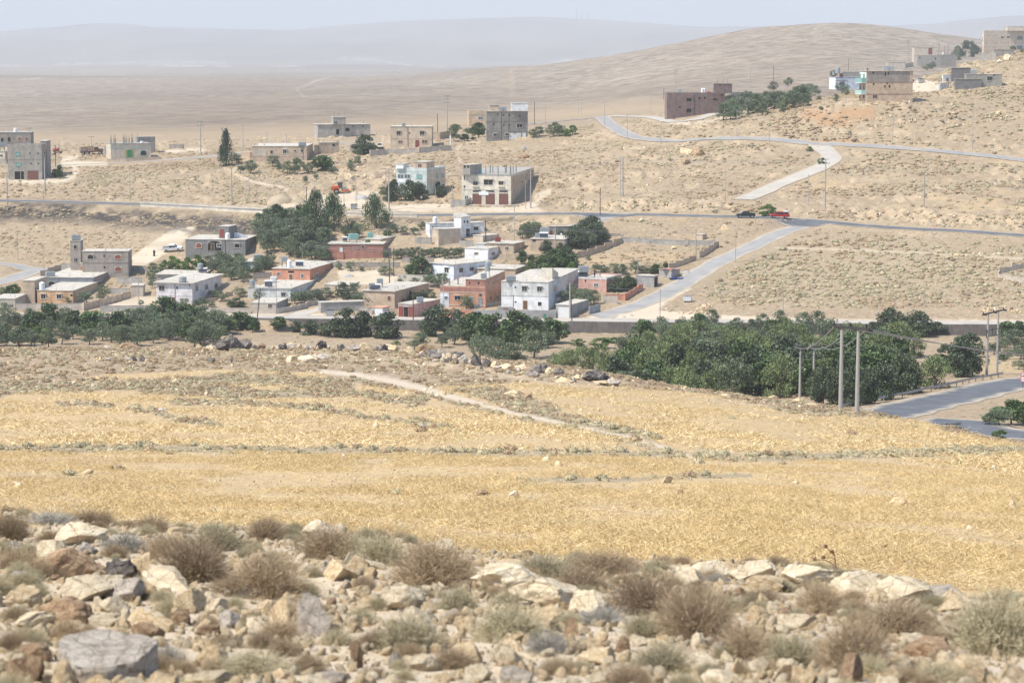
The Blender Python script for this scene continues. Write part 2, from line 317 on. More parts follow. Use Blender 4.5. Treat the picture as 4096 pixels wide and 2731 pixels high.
 T1 = poly_mask(jx, jy, [(3200,770),(3420,730),(3900,720),(4300,690),(4300,745),(3700,775),(3500,790)],3) + poly_mask(jx, jy, [(3330,680),(3500,650),(3750,655),(4300,660),(4300,690),(3890,690),(3600,690),(3350,712)],3)
 T2 = poly_mask(jx, jy, [(3300,690),(3500,715),(3900,700),(4300,692),(4300,705),(3900,718),(3500,742),(3300,760)],3) + poly_mask(jx, jy, [(3060,830),(3300,790),(3700,785),(4200,752),(4300,850),(3300,840)],3)
 scrub = np.maximum(scrub, far * np.clip(np.clip(T1,0,1) * .75 + .55 * np.clip(fbm(px / 110, py / 20,71,4) * 2.2 + .25,0,1) * (py < 1230) - T2,0,1))
 scrub = np.maximum(scrub,.55 * poly_mask(jx, jy, [(2900,1010),(3150,960),(3500,970),(4200,1010),(4300,1240),(3600,1230),(2950,1200),(2750,1140)],20) * far)
 pale = np.maximum(pale,.8 * (D < 27))
 wet = pl([(-200,1330),(700,1330),(1400,1380),(2000,1395),(2300,1400),(2500,1330)],40, mid & (D < 540),.6)
 gold = np.maximum(pl([P('L',1800,690),P('L',2400,700)],45, mid & (D < 532)), pl([P('N',500,650),P('N',700,620),P('N',1000,700)],10, mid & (D < 540),.5))
 gold = np.maximum(gold, np.clip((fbm(px / 120, py / 26,8,3) - 0.1) * 4,0,1) * far * (py > 640) * (py < 850) * (px > 3200) * .7)
 gold = np.maximum(gold, pl([P('J',700,480),P('J',1200,430),P('J',1600,440)],22, mid,.55))
 w = np.maximum(w, gold * 0.7)
 return w, pale, scrub, burnt, orange, rocky
zw = zones(PXX, PYY, DD)
Z += (fbm(XX / 1.7, YY / 4.0,31,4) * zw[5] * 2.0) * (1 - ROADW) * (DD > 560) * (DD < 900)
Z += (fbm(XX / 1.2, YY / 1.2,33,4) * zw[5] * 0.35) * (DD > 60) * (DD < 300)
def link_grid(name, X, Y, Zz, mat_, layers):
 nu, nd = X.shape; me = bpy.data.meshes.new(name)
 co = np.stack([X, Y, Zz],-1).reshape(-1,3)
 idx = np.arange(nu * nd).reshape(nu, nd)
 q = np.stack([idx[:-1, :-1], idx[1:, :-1], idx[1:,1:], idx[:-1,1:]],-1).reshape(-1,4)
 me.vertices.add(len(co)); me.vertices.foreach_set('co', co.ravel().astype(np.float32))
 me.loops.add(q.size); me.loops.foreach_set('vertex_index', q.ravel().astype(np.int32))
 me.polygons.add(len(q)); me.polygons.foreach_set('loop_start',(np.arange(len(q)) * 4).astype(np.int32)); me.polygons.foreach_set('loop_total', np.full(len(q),4, np.int32))
 me.polygons.foreach_set('use_smooth', np.ones(len(q), bool)); me.update()
 for nm,(a, b, c) in layers.items():
  at_ = me.color_attributes.new(nm, 'FLOAT_COLOR', 'POINT')
  at_.data.foreach_set('color', np.stack([a, b, c, np.ones_like(a)],-1).reshape(-1).astype(np.float32))
 me.materials.append(mat_); o = bpy.data.objects.new(name, me); COL.objects.link(o); return o
def mat_ground():
 s = NT('ground_soil',0.95); p = s.pos()
 z1 = s.attr('zoneA'); z2 = s.attr('zoneB'); z3 = s.attr('zoneC')
 nbig = s.noise(p,0.035,5,0.6); nmid = s.noise(p,0.35,5,0.65); nfin = s.noise(p,2.2,6,0.7); nclod = s.noise(p,9.0,4,0.7)
 soil = s.ramp(nbig, [(0.3,(0.323,0.228,0.132)),(0.5,(0.372,0.274,0.163)),(0.7,(0.422,0.32,0.196))])
 soil = s.mix(s.ramp(nmid, [(0.35,0.0),(0.62,0.75)]), soil,(0.296,0.222,0.152))
 soil = s.mix(s.ramp(nfin, [(0.5,0.0),(0.68,0.7)]), soil,(0.488,0.414,0.318))
 lit = s.noise(p,1.15,5,0.8); soil = s.mix(s.ramp(lit, [(0.50,0.0),(0.60,0.75)]), soil,(0.185,0.14,0.095)); soil = s.mix(s.ramp(s.noise(p,0.6,3,.7), [(0.56,0.0),(0.64,0.4)]), soil,(0.50,0.42,0.31))
 soil = s.mix(s.ramp(nclod, [(0.30,0.55),(0.48,0.0)]), soil,(0.2,0.141,0.0925))
 pale = s.mix(nfin,(0.47,0.385,0.28),(0.60,0.51,0.39))
 soil = s.mix(s.math('MULTIPLY', z1[1],0.95), soil, pale)
 wn_ = s.noise(s.pos((1.0,0.45,1)),5.0,5,0.7)
 wheat = s.ramp(wn_, [(0.30,(0.33,0.22,0.11)),(0.5,(0.50,0.365,0.19)),(0.72,(0.60,0.465,0.275))])
 wheat = s.mix(s.ramp(s.noise(p,0.12,4,0.6), [(0.42,0.0),(0.66,0.5)]), wheat,(0.42,0.315,0.20)); wheat = s.mix(s.ramp(nfin, [(0.35,0.55),(0.5,0.0)]), wheat,(0.25,0.17,0.10))
 soil = s.mix(z1[0], soil, wheat)
 scr = s.mix(nmid,(0.27,0.215,0.14),(0.37,0.305,0.205))
 soil = s.mix(s.math('MULTIPLY', z1[2],0.75), soil, scr)
 bn = s.mix(nfin,(0.03,0.027,0.026),(0.10,0.083,0.07))
 soil = s.mix(s.math('MULTIPLY', z2[0], s.ramp(nmid, [(0.42,1.0),(0.66,0.5)])), soil, bn)
 soil = s.mix(s.math('MULTIPLY', z2[1],0.7), soil,(0.37,0.215,0.111))
 rk = s.mix(s.ramp(nmid, [(0.4,0.0),(0.6,1.0)]),(0.488,0.385,0.259),(0.34,0.252,0.163))
 soil = s.mix(s.math('MULTIPLY', z2[2],0.8), soil, rk)
 pf = s.pos((1,0.35,1)); f1 = s.noise(pf,0.0011,6,0.6); f2 = s.noise(pf,0.012,5,0.7); f3 = s.noise(p,0.075,5,0.8)
 farc = s.ramp(f1, [(0.38,(0.25,0.195,0.142)),(0.5,(0.34,0.275,0.205)),(0.66,(0.42,0.35,0.27))])
 farc = s.mix(s.ramp(f2, [(0.4,0.0),(0.7,0.3)]), farc,(0.191,0.151,0.117))
 farc = s.mix(s.ramp(f3, [(0.44,0.0),(0.56,0.8)]), farc,(0.16,0.125,0.09))
 farc = s.mix(z3[1], farc,(0.369,0.277,0.173)); farc = s.mix(z3[2], farc,(0.477,0.438,0.373))
 soil = s.mix(z3[0], soil, farc)
 h = s.math('ADD', s.math('MULTIPLY', nfin,0.6), s.math('MULTIPLY', nclod,0.4)); s.bump(h,0.8,0.10)
 return s.out(soil)
farw = np.clip((DD - 830) / 90,0,1)
gold2 = np.clip(1 - np.abs(PYY - np.interp(PXX, [0,1000,2000,2600], [560,540,480,430])) / 55,0,1) * (DD > 800) * (DD < 1300) * (PXX < 2700)
white = np.zeros(PXX.shape)
for pts, hw in [([(2160,310),(1330 * 1.063,300)],1)]: pass
jx = PXX + 14 * fbm(PXX / 40, PYY / 8,51,3)
for pts, hw, d0, d1 in [([P('P',1320,310),P('P',1245,330),P('P',1200,350),P('P',1195,378),P('P',1215,388)],4,1500,4200),([(0,262),(90,264)],4,5000,99999),([(215,258),(420,252),(640,248),(900,252)],5,5000,99999),([(600,262),(950,266)],4,5000,99999),
     ([(1090,266),(1215,264)],4,5000,99999),([(1340,236),(1500,240),(1640,262),(1800,270)],4,5000,99999),([(2200,250),(2330,238),(2440,240)],5,5000,99999),([(60,318),(200,312)],3,2500,4200),([(3290,108),(3262,118),(3250,136)],2,1500,3000)]:
 white = np.maximum(white, np.clip(1.2 - seg_dist(jx, PYY, pts) / hw,0,1) * (DD > d0) * (DD < d1) * (.62 * np.clip(2.6 * vnoise(PXX / 16, PYY / 2.2,6) - .7,0,1)))
MAT['ground'] = mat_ground()
ground = link_grid('ground', XX, YY, Z, MAT['ground'], {'zoneA': zw[:3], 'zoneB': zw[3:], 'zoneC': (farw, gold2 * 0.8, white)})
ground['kind'] = 'structure'
PXX, PYY = proj(XX, YY, Z)
# --- roads
def mat_road(name, c0, c1, sc=1.5, track=None):
 s = NT(name,0.85); p = s.pos(); n = s.noise(p,0.25,5,0.6); f = s.noise(p, sc * 4,4,0.7)
 c = s.mix(s.ramp(n, [(0.35,0.0),(0.65,1.0)]), c0, c1); c = s.mix(s.math('MULTIPLY', f,0.35), c, tuple(x * 0.6 for x in c0))
 if track:
  uv = s.n.new('ShaderNodeAttribute'); uv.attribute_name = 'across'; e = s.math('ABSOLUTE', s.math('SUBTRACT', uv.outputs['Fac'],0.5))
  c = s.mix(s.ramp(s.math('ADD', e, s.math('MULTIPLY', s.math('SUBTRACT', n,0.5),0.4)), [(0.30,0.0),(0.47,1.0)]), c, track)
 s.bump(f,0.3,0.02); return s.out(c)
MAT['asphalt'] = mat_road('asphalt',(0.105,0.113,0.128),(0.15,0.158,0.17), track=(0.40,0.345,0.27))
MAT['oldasphalt'] = mat_road('worn_asphalt',(0.28,0.272,0.262),(0.36,0.345,0.325), track=(0.42,0.355,0.27))
MAT['gravel'] = mat_road('gravel',(0.42,0.385,0.335),(0.50,0.455,0.395), track=(0.42,0.355,0.275))
cnt = {}
for name, mt_, hw, line in ROADLINES:
 n = len(line); dz = {'asphalt_road': .07, 'village_road': .07, 'side_road': .05, 'gravel_road': .13, 'hill_road': .14, 'street': .035, 'valley_road': .06}[name] + 0.004 * (cnt.get(name,0)); cnt[name] = cnt.get(name,0) + 1
 if name == 'valley_road': hw = hw + 1.4
 if name == 'asphalt_road': hw = hw + 0.8
 NC = 7; vs = []; fs = []; ac = []
 for i, p in enumerate(line):
  t = (line[min(i + 1, n - 1)] - line[max(i - 1,0)]); t.z = 0; t.normalize(); nv = Vector((t.y,-t.x,0))
  for k in range(NC):
   w = (k / (NC - 1) * 2 - 1) * hw * (1 + 0.06 * math.sin(i * 0.7 + k)); q = p + nv * w
   g = float(height(q.x, q.y)); vs.append((q.x, q.y, g + dz)); ac.append(k / (NC - 1))
 for i in range(n - 1):
  for k in range(NC - 1): a = i * NC + k; fs.append((a, a + 1, a + NC + 1, a + NC))
 me = bpy.data.meshes.new(name); me.from_pydata(vs, [], fs); me.update(); me.shade_smooth()
 aa = me.attributes.new('across', 'FLOAT', 'POINT'); aa.data.foreach_set('value', ac)
 me.materials.append(MAT[mt_]); o = bpy.data.objects.new(name, me); COL.objects.link(o); o['kind'] = 'structure'
# --- haze
def make_haze():
 me = bpy.data.meshes.new('haze'); x, y0, y1, z0, z1 = 26000,-60,31000,-560,720
 v = [(-x, y0, z0),(x, y0, z0),(x, y1, z0),(-x, y1, z0),(-x, y0, z1),(x, y0, z1),(x, y1, z1),(-x, y1, z1)]
 me.from_pydata(v, [], [(0,3,2,1),(4,5,6,7),(0,1,5,4),(1,2,6,5),(2,3,7,6),(3,0,4,7)]); me.update()
 m = bpy.data.materials.new('haze_air'); m.use_nodes = True; t = m.node_tree; t.nodes.remove(t.nodes['Principled BSDF'])
 pv = t.nodes.new('ShaderNodeVolumePrincipled'); pv.inputs['Color'].default_value = (0.70,0.75,0.815,1); pv.inputs['Density'].default_value = HAZE; pv.inputs['Anisotropy'].default_value = 0.0
 t.links.new(pv.outputs[0], t.nodes['Material Output'].inputs['Volume']); me.materials.append(m)
 o = bpy.data.objects.new('haze', me); COL.objects.link(o); o['kind'] = 'stuff'
HAZE = 1.05e-4
make_haze()
# --- object helpers
def tag(o, label=None, cat=None, group=None, kind=None):
 if label: o['label'] = label
 if cat: o['category'] = cat
 if group: o['group'] = group
 if kind: o['kind'] = kind
 return o
def empty(name, loc, label=None, cat=None, group=None, rz=0):
 o = bpy.data.objects.new(name, None); COL.objects.link(o); o.location = loc; o.rotation_euler.z = rz; o.empty_display_size = 0.3
 return tag(o, label, cat, group)
class MB:
 def __init__(s): s.v = []; s.f = []; s.uv = []; s.mi = []
 def quad(s, a, b, c, d, m=0, sc=None):
  i = len(s.v); s.v += [tuple(a), tuple(b), tuple(c), tuple(d)]; s.f.append((i, i + 1, i + 2, i + 3)); s.mi.append(m)
  w = (Vector(b) - Vector(a)).length; h = (Vector(d) - Vector(a)).length
  s.uv += [(0,0),(w,0),(w, h),(0, h)]
 def poly(s, pts, m=0):
  i = len(s.v); s.v += [tuple(p) for p in pts]; s.f.append(tuple(range(i, i + len(pts)))); s.mi.append(m); s.uv += [(p[0] + p[1], p[2]) for p in pts]
 def obox(s, o, x, y, z, m=0):
  """box from corner o along vectors x, y, z (right-handed)"""
  o, x, y, z = Vector(o), Vector(x), Vector(y), Vector(z); a, b, c, d = o, o + x, o + x + y, o + y; e, f, g, h = a + z, b + z, c + z, d + z
  s.quad(a, b, f, e, m); s.quad(b, c, g, f, m); s.quad(c, d, h, g, m); s.quad(d, a, e, h, m); s.quad(e, f, g, h, m); s.quad(d, c, b, a, m); return s
 def box(s, cx, cy, cz, sx, sy, sz, m=0, rz=0):
  c, sn = math.cos(rz), math.sin(rz); X = Vector((c * sx, sn * sx,0)); Y = Vector((-sn * sy, c * sy,0))
  return s.obox(Vector((cx, cy, cz)) - X / 2 - Y / 2, X, Y,(0,0, sz), m)
 def cyl(s, p0, p1, r0, r1=None, n=8, m=0, cap=True):
  p0, p1 = Vector(p0), Vector(p1); r1 = r0 if r1 is None else r1; ax = (p1 - p0).normalized()
  u = ax.orthogonal().normalized(); w = ax.cross(u); i = len(s.v)
  for k in range(n):
   t = 2 * math.pi * k / n; d = u * math.cos(t) + w * math.sin(t); s.v += [tuple(p0 + d * r0), tuple(p1 + d * r1)]
  L = (p1 - p0).length
  for k in range(n):
   a, b = i + 2 * k, i + 2 * ((k + 1) % n); s.f.append((a, b, b + 1, a + 1)); s.mi.append(m); q = 6.28 * r0 / n; s.uv += [(k * q,0),(k * q + q,0),(k * q + q, L),(k * q, L)]
  if cap:
   s.f.append(tuple(i + 2 * k + 1 for k in range(n))); s.mi.append(m); s.uv += [(0,0)] * n
   s.f.append(tuple(i + 2 * k for k in reversed(range(n)))); s.mi.append(m); s.uv += [(0,0)] * n
  return s
 def mesh(s, name, mats, smooth=False):
  me = bpy.data.meshes.new(name); me.from_pydata(s.v, [], s.f)
  ul = me.uv_layers.new(name='UVMap'); ul.data.foreach_set('uv', np.array(s.uv, np.float32).ravel())
  for m in (mats if isinstance(mats, list) else [mats]): me.materials.append(MAT[m] if isinstance(m, str) else m)
  me.polygons.foreach_set('material_index', s.mi); me.update()
  if smooth: me.shade_smooth()
  return me
 def build(s, name, mats, parent=None, loc=(0,0,0), smooth=False):
  o = bpy.data.objects.new(name, s.mesh(name, mats, smooth)); COL.objects.link(o); o.location = loc
  if parent: o.parent = parent
  return o
def mesh_obj(name, me, parent=None, loc=(0,0,0), rz=0, scale=(1,1,1)):
 o = bpy.data.objects.new(name, me); COL.objects.link(o); o.location = loc; o.rotation_euler.z = rz; o.scale = scale
 if parent: o.parent = parent
 return o
# --- materials of built things
def wall_mat(name, rgb, block=0.0, dirt=0.35, rough=0.92, low=None):
 s = NT(name, rough); uv = s.n.new('ShaderNodeTexCoord').outputs['UV']; ob = s.pos(obj=False)
 n1 = s.noise(ob,0.7,5,0.62); n2 = s.noise(ob,6.0,4,0.6); st = s.noise(s.pos((1.6,1.6,0.16)),1.0,4,0.6)
 dk = tuple(x * 0.62 for x in rgb); lt = tuple(min(0.9, x * 1.13) for x in rgb)
 c = s.mix(s.ramp(n1, [(0.36,0.0),(0.62,1.0)]), tuple(x * 0.8 for x in rgb), lt)
 c = s.mix(s.math('MULTIPLY', s.ramp(st, [(0.46,0.0),(0.62,1.0)]), dirt), c, dk)
 c = s.mix(s.math('MULTIPLY', n2,0.16), c, dk)
 if block:
  b = s.n.new('ShaderNodeTexBrick'); b.inputs['Scale'].default_value = 1.0; b.inputs['Brick Width'].default_value = 0.42; b.inputs['Row Height'].default_value = 0.21; b.inputs['Mortar Size'].default_value = 0.018
  b.inputs['Color1'].default_value = (1,1,1,1); b.inputs['Color2'].default_value = (0.78,0.78,0.78,1); b.inputs['Mortar'].default_value = (0.6,0.6,0.6,1)
  s.l.new(uv, b.inputs['Vector']); c = s.mix(block, c, s.mix(1.0, c, b.outputs['Color'], 'MULTIPLY')); s.bump(s.math('ADD', b.outputs['Fac'], s.math('MULTIPLY', n2,-0.5)),0.35,-0.02)
 else: s.bump(n2,0.25,0.02)
 return s.out(c)
def plain(name, rgb, rough=0.7, metal=0.0, var=0.15):
 s = NT(name, rough); s.b.inputs['Metallic'].default_value = metal
 n = s.noise(s.pos(),1.7,4,0.6); return s.out(s.mix(n, tuple(x * (1 - var) for x in rgb), tuple(min(1, x * (1 + var)) for x in rgb)))
W = {'grey': ((0.308,0.285,0.257),.5,.35), 'grey2': ((0.376,0.348,0.308),.5,.35), 'darkgrey': ((0.245,0.234,0.222),.2,.3), 'bluegrey': ((0.228,0.245,0.268),.2,.3), 'tan': ((0.49,0.382,0.279),0,.3), 'tan2': ((0.547,0.439,0.331),0,.25),
 'beige': ((0.57,0.49,0.393),0,.3), 'cream': ((0.684,0.616,0.502),0,.25), 'white': ((0.78,0.78,0.78),0,.22), 'whiteold': ((0.661,0.661,0.633),0,.55), 'bluewhite': ((0.684,0.73,0.78),0,.2), 'pinkwhite': ((0.718,0.667,0.655),0,.18),
 'palegreen': ((0.57,0.604,0.57),0,.4), 'salmon': ((0.57,0.268,0.177),0,.3), 'brick': ((0.388,0.188,0.142),0,.35), 'terracotta': ((0.536,0.291,0.188),0,.3), 'pink': ((0.57,0.342,0.279),0,.35), 'mauve': ((0.268,0.188,0.171),.35,.3),
 'block': ((0.456,0.427,0.382),.75,.3), 'plaster': ((0.502,0.439,0.37),0,.35), 'greyplaster': ((0.353,0.342,0.331),0,.35), 'orange': ((0.593,0.388,0.228),0,.6), 'greybrown': ((0.342,0.296,0.257),0,.35), 'peach': ((0.593,0.445,0.308),0,.3), 'rough': ((0.376,0.331,0.285),.3,.5)}
for k,(c, b, d) in W.items(): MAT[k] = wall_mat('wall_' + k, c, b, d)
MAT['roof'] = wall_mat('roof_screed',(.52,.48,.41),0,.25); MAT['roofgrey'] = wall_mat('roof_concrete',(.37,.35,.32),0,.3); MAT['trimwhite'] = plain('trim_white',(.72,.69,.62))
for k, c, r_, m_ in [('glass',(.035,.04,.045),.12,0),('glassblue',(.10,.14,.15),.15,0),('inside_shade',(.018,.016,.014),.9,0),('frame',(.55,.50,.42),.7,0),('greenframe',(.08,.25,.17),.5,0),('teal',(.22,.40,.36),.6,0),('turq',(.36,.52,.47),.6,0),('rollerdoor',(.19,.085,.065),.6,0),('redpaint',(.24,.065,.05),.6,0),('brownmetal',(.14,.06,.045),.55,0),  # near-black pane colour paints the shade inside openings; no wall is cut
 ('galv',(.36,.385,.39),.45,.35),('plastic',(.74,.74,.73),.45,0),('darkmetal',(.06,.055,.05),.6,.2),('rust',(.14,.085,.06),.8,0),('woodpole',(.10,.075,.055),.9,0),('concpole',(.36,.335,.30),.85,0),('panel',(.03,.035,.05),.2,0),
 ('doorbrown',(.16,.085,.05),.6,0),('doororange',(.34,.17,.08),.6,0),('doorgrey',(.25,.28,.31),.5,0),('doorred',(.22,.06,.05),.6,0),('shutter',(.66,.67,.67),.5,0),('redarch',(.24,.075,.05),.7,0),('green',(.05,.25,.13),.6,0),('olivegreen',(.28,.36,.10),.7,0),('blue',(.03,.06,.30),.6,0),('mauvetrim',(.27,.15,.16),.7,0),
 ('carwhite',(.72,.73,.73),.25,0),('cardark',(.018,.03,.03),.22,0),('carred',(.42,.03,.035),.25,0),('carsilver',(.5,.52,.55),.25,.3),('carcream',(.55,.52,.42),.3,0),('tyre',(.02,.02,.02),.9,0),('machine',(.62,.13,.03),.5,0),('cloth',(.70,.70,.74),.9,0),('black',(.012,.012,.014),.9,0),('skin',(.35,.20,.13),.6,0),('jean',(.06,.08,.12),.9,0),('greenshirt',(.05,.35,.22),.9,0),
 ('tarpred',(.60,.10,.04),.7,0),('corrug',(.62,.33,.20),.7,0),('signwhite',(.75,.75,.75),.5,0),('signred',(.5,.02,.02),.5,0),('bark',(.12,.09,.065),.95,0),('stonerubble',(.48,.42,.35),.95,0),('whitestone',(.62,.59,.54),.9,0),('wire',(.30,.30,.30),.5,.3),('basin',(.42,.42,.42),.5,.3),('pinkcloth',(.66,.5,.58),.9,0)]:
 MAT[k] = plain(k, c, r_, m_)
# --- buildings read off crop coordinates
def solve(C, d, px):
 u = (px - CX) / F; k = CP + (CY - 900) / F * SP; u = u / k
 return (u * C.y - C.x) / (d.x - u * d.y)
class Bld:
 def __init__(s, name, label, cat='house', group=None): s.name, s.label, s.cat, s.group = name, label, cat, group; s.root = None; s.boxes = []
 def box(s, c, xl, xc, xr, yb, yt, mat, yaw=14, roof='roof', on=None, dep=None, wid=None, over=0.12, para=0.0, dmin=535, part='wall', slope=0, back=0, roofname='roof', slab=0.14):
  px, py = P(c, xc, yb)
  if on is None: C = at(px, py, dmin)
  else:
   u, v = ray(px, py); D = on['zt'] / v if abs(v) > 1e-6 else on['C'].y
   D = min(max(D, on['C'].y + 0.2), on['C'].y + on['reach']); C = Vector((u * D, D, on['zt']))
  if back: C = C + Vector((C.x / C.y,1,0)) * back; C.z = at(px, py, dmin).z
  a = R(yaw) + math.atan(C.x / C.y); dl = Vector((-math.cos(a), math.sin(a),0)); dr = Vector((math.sin(a), math.cos(a),0))
  wl = wid if wid else abs(solve(C, dl, P(c, xl,0)[0])); wr = dep if dep else abs(solve(C, dr, P(c, xr,0)[0]))
  wl = min(wl,60); wr = min(wr,45)
  h = pyv(P(c,0, yt)[1]) * C.y - C.z; h = max(h,0.3)
  if s.root is None: s.root = empty(s.name, C, s.label, s.cat, s.group); s.C0 = C.copy()
  o = C - s.C0; dn = 0 if on else 2.5
  mb = MB()
  A = o + Vector((0,0,-dn)); X = dr * wr; Y = dl * wl; H = Vector((0,0, h + dn))
  mb.obox(A, X, Y, H)
  if para:
   t = 0.18; T = o + Vector((0,0, h)); up = Vector((0,0, para))
   mb.obox(T, X, dl * t, up); mb.obox(T + dl * (wl - t), X, dl * t, up); mb.obox(T + dl * t, dr * t, dl * (wl - 2 * t), up); mb.obox(T + dr * (wr - t) + dl * t, dr * t, dl * (wl - 2 * t), up)
  wall = mb.build(part, mat, s.root)
  if roof:
   mr = MB(); ov = -0.2 if para else over; th = 0.05 if para else slab
   T = o + Vector((0,0, h + 0.003)) - dr * ov - dl * ov
   if slope:
    a0 = T; b0 = T + dr * (wr + 2 * ov); c0 = b0 + dl * (wl + 2 * ov); d0 = a0 + dl * (wl + 2 * ov); lift = Vector((0,0, slope)); th_ = Vector((0,0, th))
    ax = (c0 + lift, d0 + lift) if True else None
    mr.quad(a0 + th_, b0 + th_, ax[0] + th_, ax[1] + th_); mr.quad(a0, b0, b0 + th_, a0 + th_); mr.quad(b0, c0, ax[0] + th_, b0 + th_); mr.quad(c0, d0, ax[1] + th_, ax[0] + th_); mr.quad(d0, a0, a0 + th_, ax[1] + th_)
   else: mr.obox(T, dr * (wr + 2 * ov), dl * (wl + 2 * ov),(0,0, th))
   mr.build(roofname, roof, s.root)
  b = dict(c=c, C=C, o=o, dl=dl, dr=dr, wl=wl, wr=wr, h=h, zt=C.z + h + (0.05 if para else slab), xc=P(c, xc,0)[0], reach=wl * abs(dl.y) + wr * abs(dr.y) - 0.4)
  s.boxes.append(b); s.b = b
  if roof and wl > 5 and wr > 3.5 and not on:
   mb = MB(); rr = random.Random(int(C.x * 7))
   for ta, tb in ((.04,.05),(.5,.04),(.96,.05),(.04,.95),(.96,.95)):
    if rr.random() < .75:
     q = o + dl * wl * ta + dr * wr * tb + Vector((0,0, h))
     for k in range(4): mb.cyl(q + Vector((.09 * (k % 2),.09 * (k // 2),0)), q + Vector((.13 * (k % 2) + .05,.12 * (k // 2),.55 + .6 * rr.random())),.016, n=3, cap=False)
   if mb.v: mb.build('rebar', 'rust', s.root)['kind'] = 'stuff'
   q = o + dl * wl * rr.uniform(.2,.8) + dr * wr * rr.uniform(.2,.8) + Vector((0,0, h)); mb = MB(); mb.cyl(q, q + Vector((0,0,1.6)),.035, n=5); mb.build('vent_pipe', 'galv', s.root)
  return b
 def face(s, b, px, py, side=None):
  """(t along face, height) where the sight line meets the face"""
  left = (px < b['xc']) if side is None else side == 'l'
  d = b['dl'] if left else b['dr']; n = Vector((d.y,-d.x,0)); C = b['C']; u, v = ray(px, py); r_ = Vector((u,1, v))
  t = C.dot(n) / r_.dot(n); p = r_ * t; return d, left,(p - C).dot(d), p.z - C.z
 def win(s, kind, *rects, b=None, c=None, side=None):
  b = b or s.b; c = c or b['c']
  for x0, y0, x1, y1 in rects:
   pa = P(c, x0, y0); pb = P(c, x1, y1); mx = (pa[0] + pb[0]) / 2
   d, left, ta, za = s.face(b, pa[0], pa[1], 'l' if (mx < b['xc'] if side is None else side == 'l') else 'r')
   sd_ = 'l' if left else 'r'
   _, _, tb, zb = s.face(b, pb[0], pb[1], sd_); _, _, tm, ztop = s.face(b, mx, pa[1], sd_); _, _, _, zbot = s.face(b, mx, pb[1], sd_)
   t0, t1 = sorted((ta, tb)); W_ = b['wl'] if left else b['wr']
   t0 = max(0.15, t0); t1 = min(W_ - 0.15, t1)
   if t1 - t0 < 0.25: t1 = t0 + 0.5
   zbot = max(zbot,0.02);
   if ztop - zbot < 0.3: ztop = zbot + 0.5
   s.unit(kind, b, d, left, t0, t1, zbot, ztop)
 def unit(s, kind, b, d, left, t0, t1, z0, z1):
  n = (-b['dr']) if left else (-b['dl'])           # outward
  o = b['o'] + d * t0 + Vector((0,0, z0)); w = t1 - t0; h = z1 - z0
  X, Y = (d,-n) if True else None
  def bar(mb, a, zz, ww, hh, depth, m=0, out=0.0):  # a along, zz up
   p = o + d * a + Vector((0,0, zz)) + n * (depth + out)
   if left: mb.obox(p + d * ww,-d * ww,-n * depth,(0,0, hh), m)
   else: mb.obox(p, d * ww,-n * depth,(0,0, hh), m)
  arch = kind[0] == 'a'
  K = {'w': ('window', 'frame', 'glass'), 'k': ('window', 'trimwhite', 'glass'), 'b': ('window', 'frame', 'brownmetal'), 'g': ('window', 'greenframe', 'teal'), 't': ('window', 'turq', 'glassblue'), 'h': ('window', None, 'inside_shade'), 'p': ('window', 'trimwhite', 'glassblue'), 'v': ('vent', None, 'inside_shade'),
 'd': ('door', 'frame', 'doorbrown'), 'D': ('door', 'darkmetal', 'darkmetal'), 'G': ('door', 'olivegreen', 'green'), 'W': ('door', 'shutter', 'shutter'), 'O': ('door', 'doororange', 'doororange'), 'B': ('door', 'doorgrey', 'doorgrey'), 'E': ('door', 'redpaint', 'doorred'), 'T': ('door', 'teal', 'teal'),
 'R': ('garage_door', 'brownmetal', 'rollerdoor'), 'S': ('garage_door', 'frame', 'shutter'), 'N': ('opening', 'frame', 'inside_shade'), 'a': ('window', 'frame', 'glass'), 'ar': ('window', 'frame', 'redarch'), 'ah': ('window', 'grey2', 'inside_shade'), 'at': ('window', 'turq', 'glass'), 'r': ('window', 'frame', 'redpaint')}  # kind N is a flat pane with the dark of the inside painted on
  nm, fm, pm = K[kind]; ft = 0.10 if w > 0.9 else 0.06
  mb = MB()
  if nm == 'vent':
   bar(mb,0,0, w, h,0.05); mb.build(nm, pm, s.root); return
  dp = 0.09
  if fm is None: fm = 'greyplaster'; ft = 0.05; dp = 0.065
  bar(mb,-ft,-ft, w + 2 * ft, ft, dp); bar(mb,-ft,0, ft, h, dp); bar(mb, w,0, ft, h, dp)
  if not arch: bar(mb,-ft, h, w + 2 * ft, ft, dp)
  else:
   N = 7; cxm = w / 2; r0 = w / 2; rise = min(h * 0.4, r0)
   pts = [(cxm - r0 * math.cos(math.pi * k / N), h - rise + rise * math.sin(math.pi * k / N)) for k in range(N + 1)]
   for (a0, b0),(a1, b1) in zip(pts[:-1], pts[1:]):
    q = [o + d * a0 + Vector((0,0, b0)) + n * dp, o + d * a1 + Vector((0,0, b1)) + n * dp, o + d * a1 + Vector((0,0, h + ft)) + n * dp, o + d * a0 + Vector((0,0, h + ft)) + n * dp]
    if left: q = q[::-1]
    mb.quad(*q)
  if nm == 'window' and w > 0.8 and kind in 'wkgptb': bar(mb, w / 2 - 0.03,0,0.06, h, dp - 0.02)
  if nm == 'window' and kind in ('w', 'k', 'a') and w > 0.9: bar(mb,-0.22, h + ft + 0.12, w + 0.44,0.08,0.38)      # hood
  if nm == 'garage_door':
   for k in range(1,8): bar(mb,0, h * k / 8, w,0.03,0.07)
  if nm == 'door': bar(mb, w * 0.82, h * 0.45,0.06,0.14,0.085)
  f_ = mb.build(nm, fm, s.root)
  mp = MB(); bar(mp,0.004,0.004, w - 0.008, h - 0.008,0.055); mp.build('pane' if nm in ('window', 'opening') else 'leaf', pm, f_)
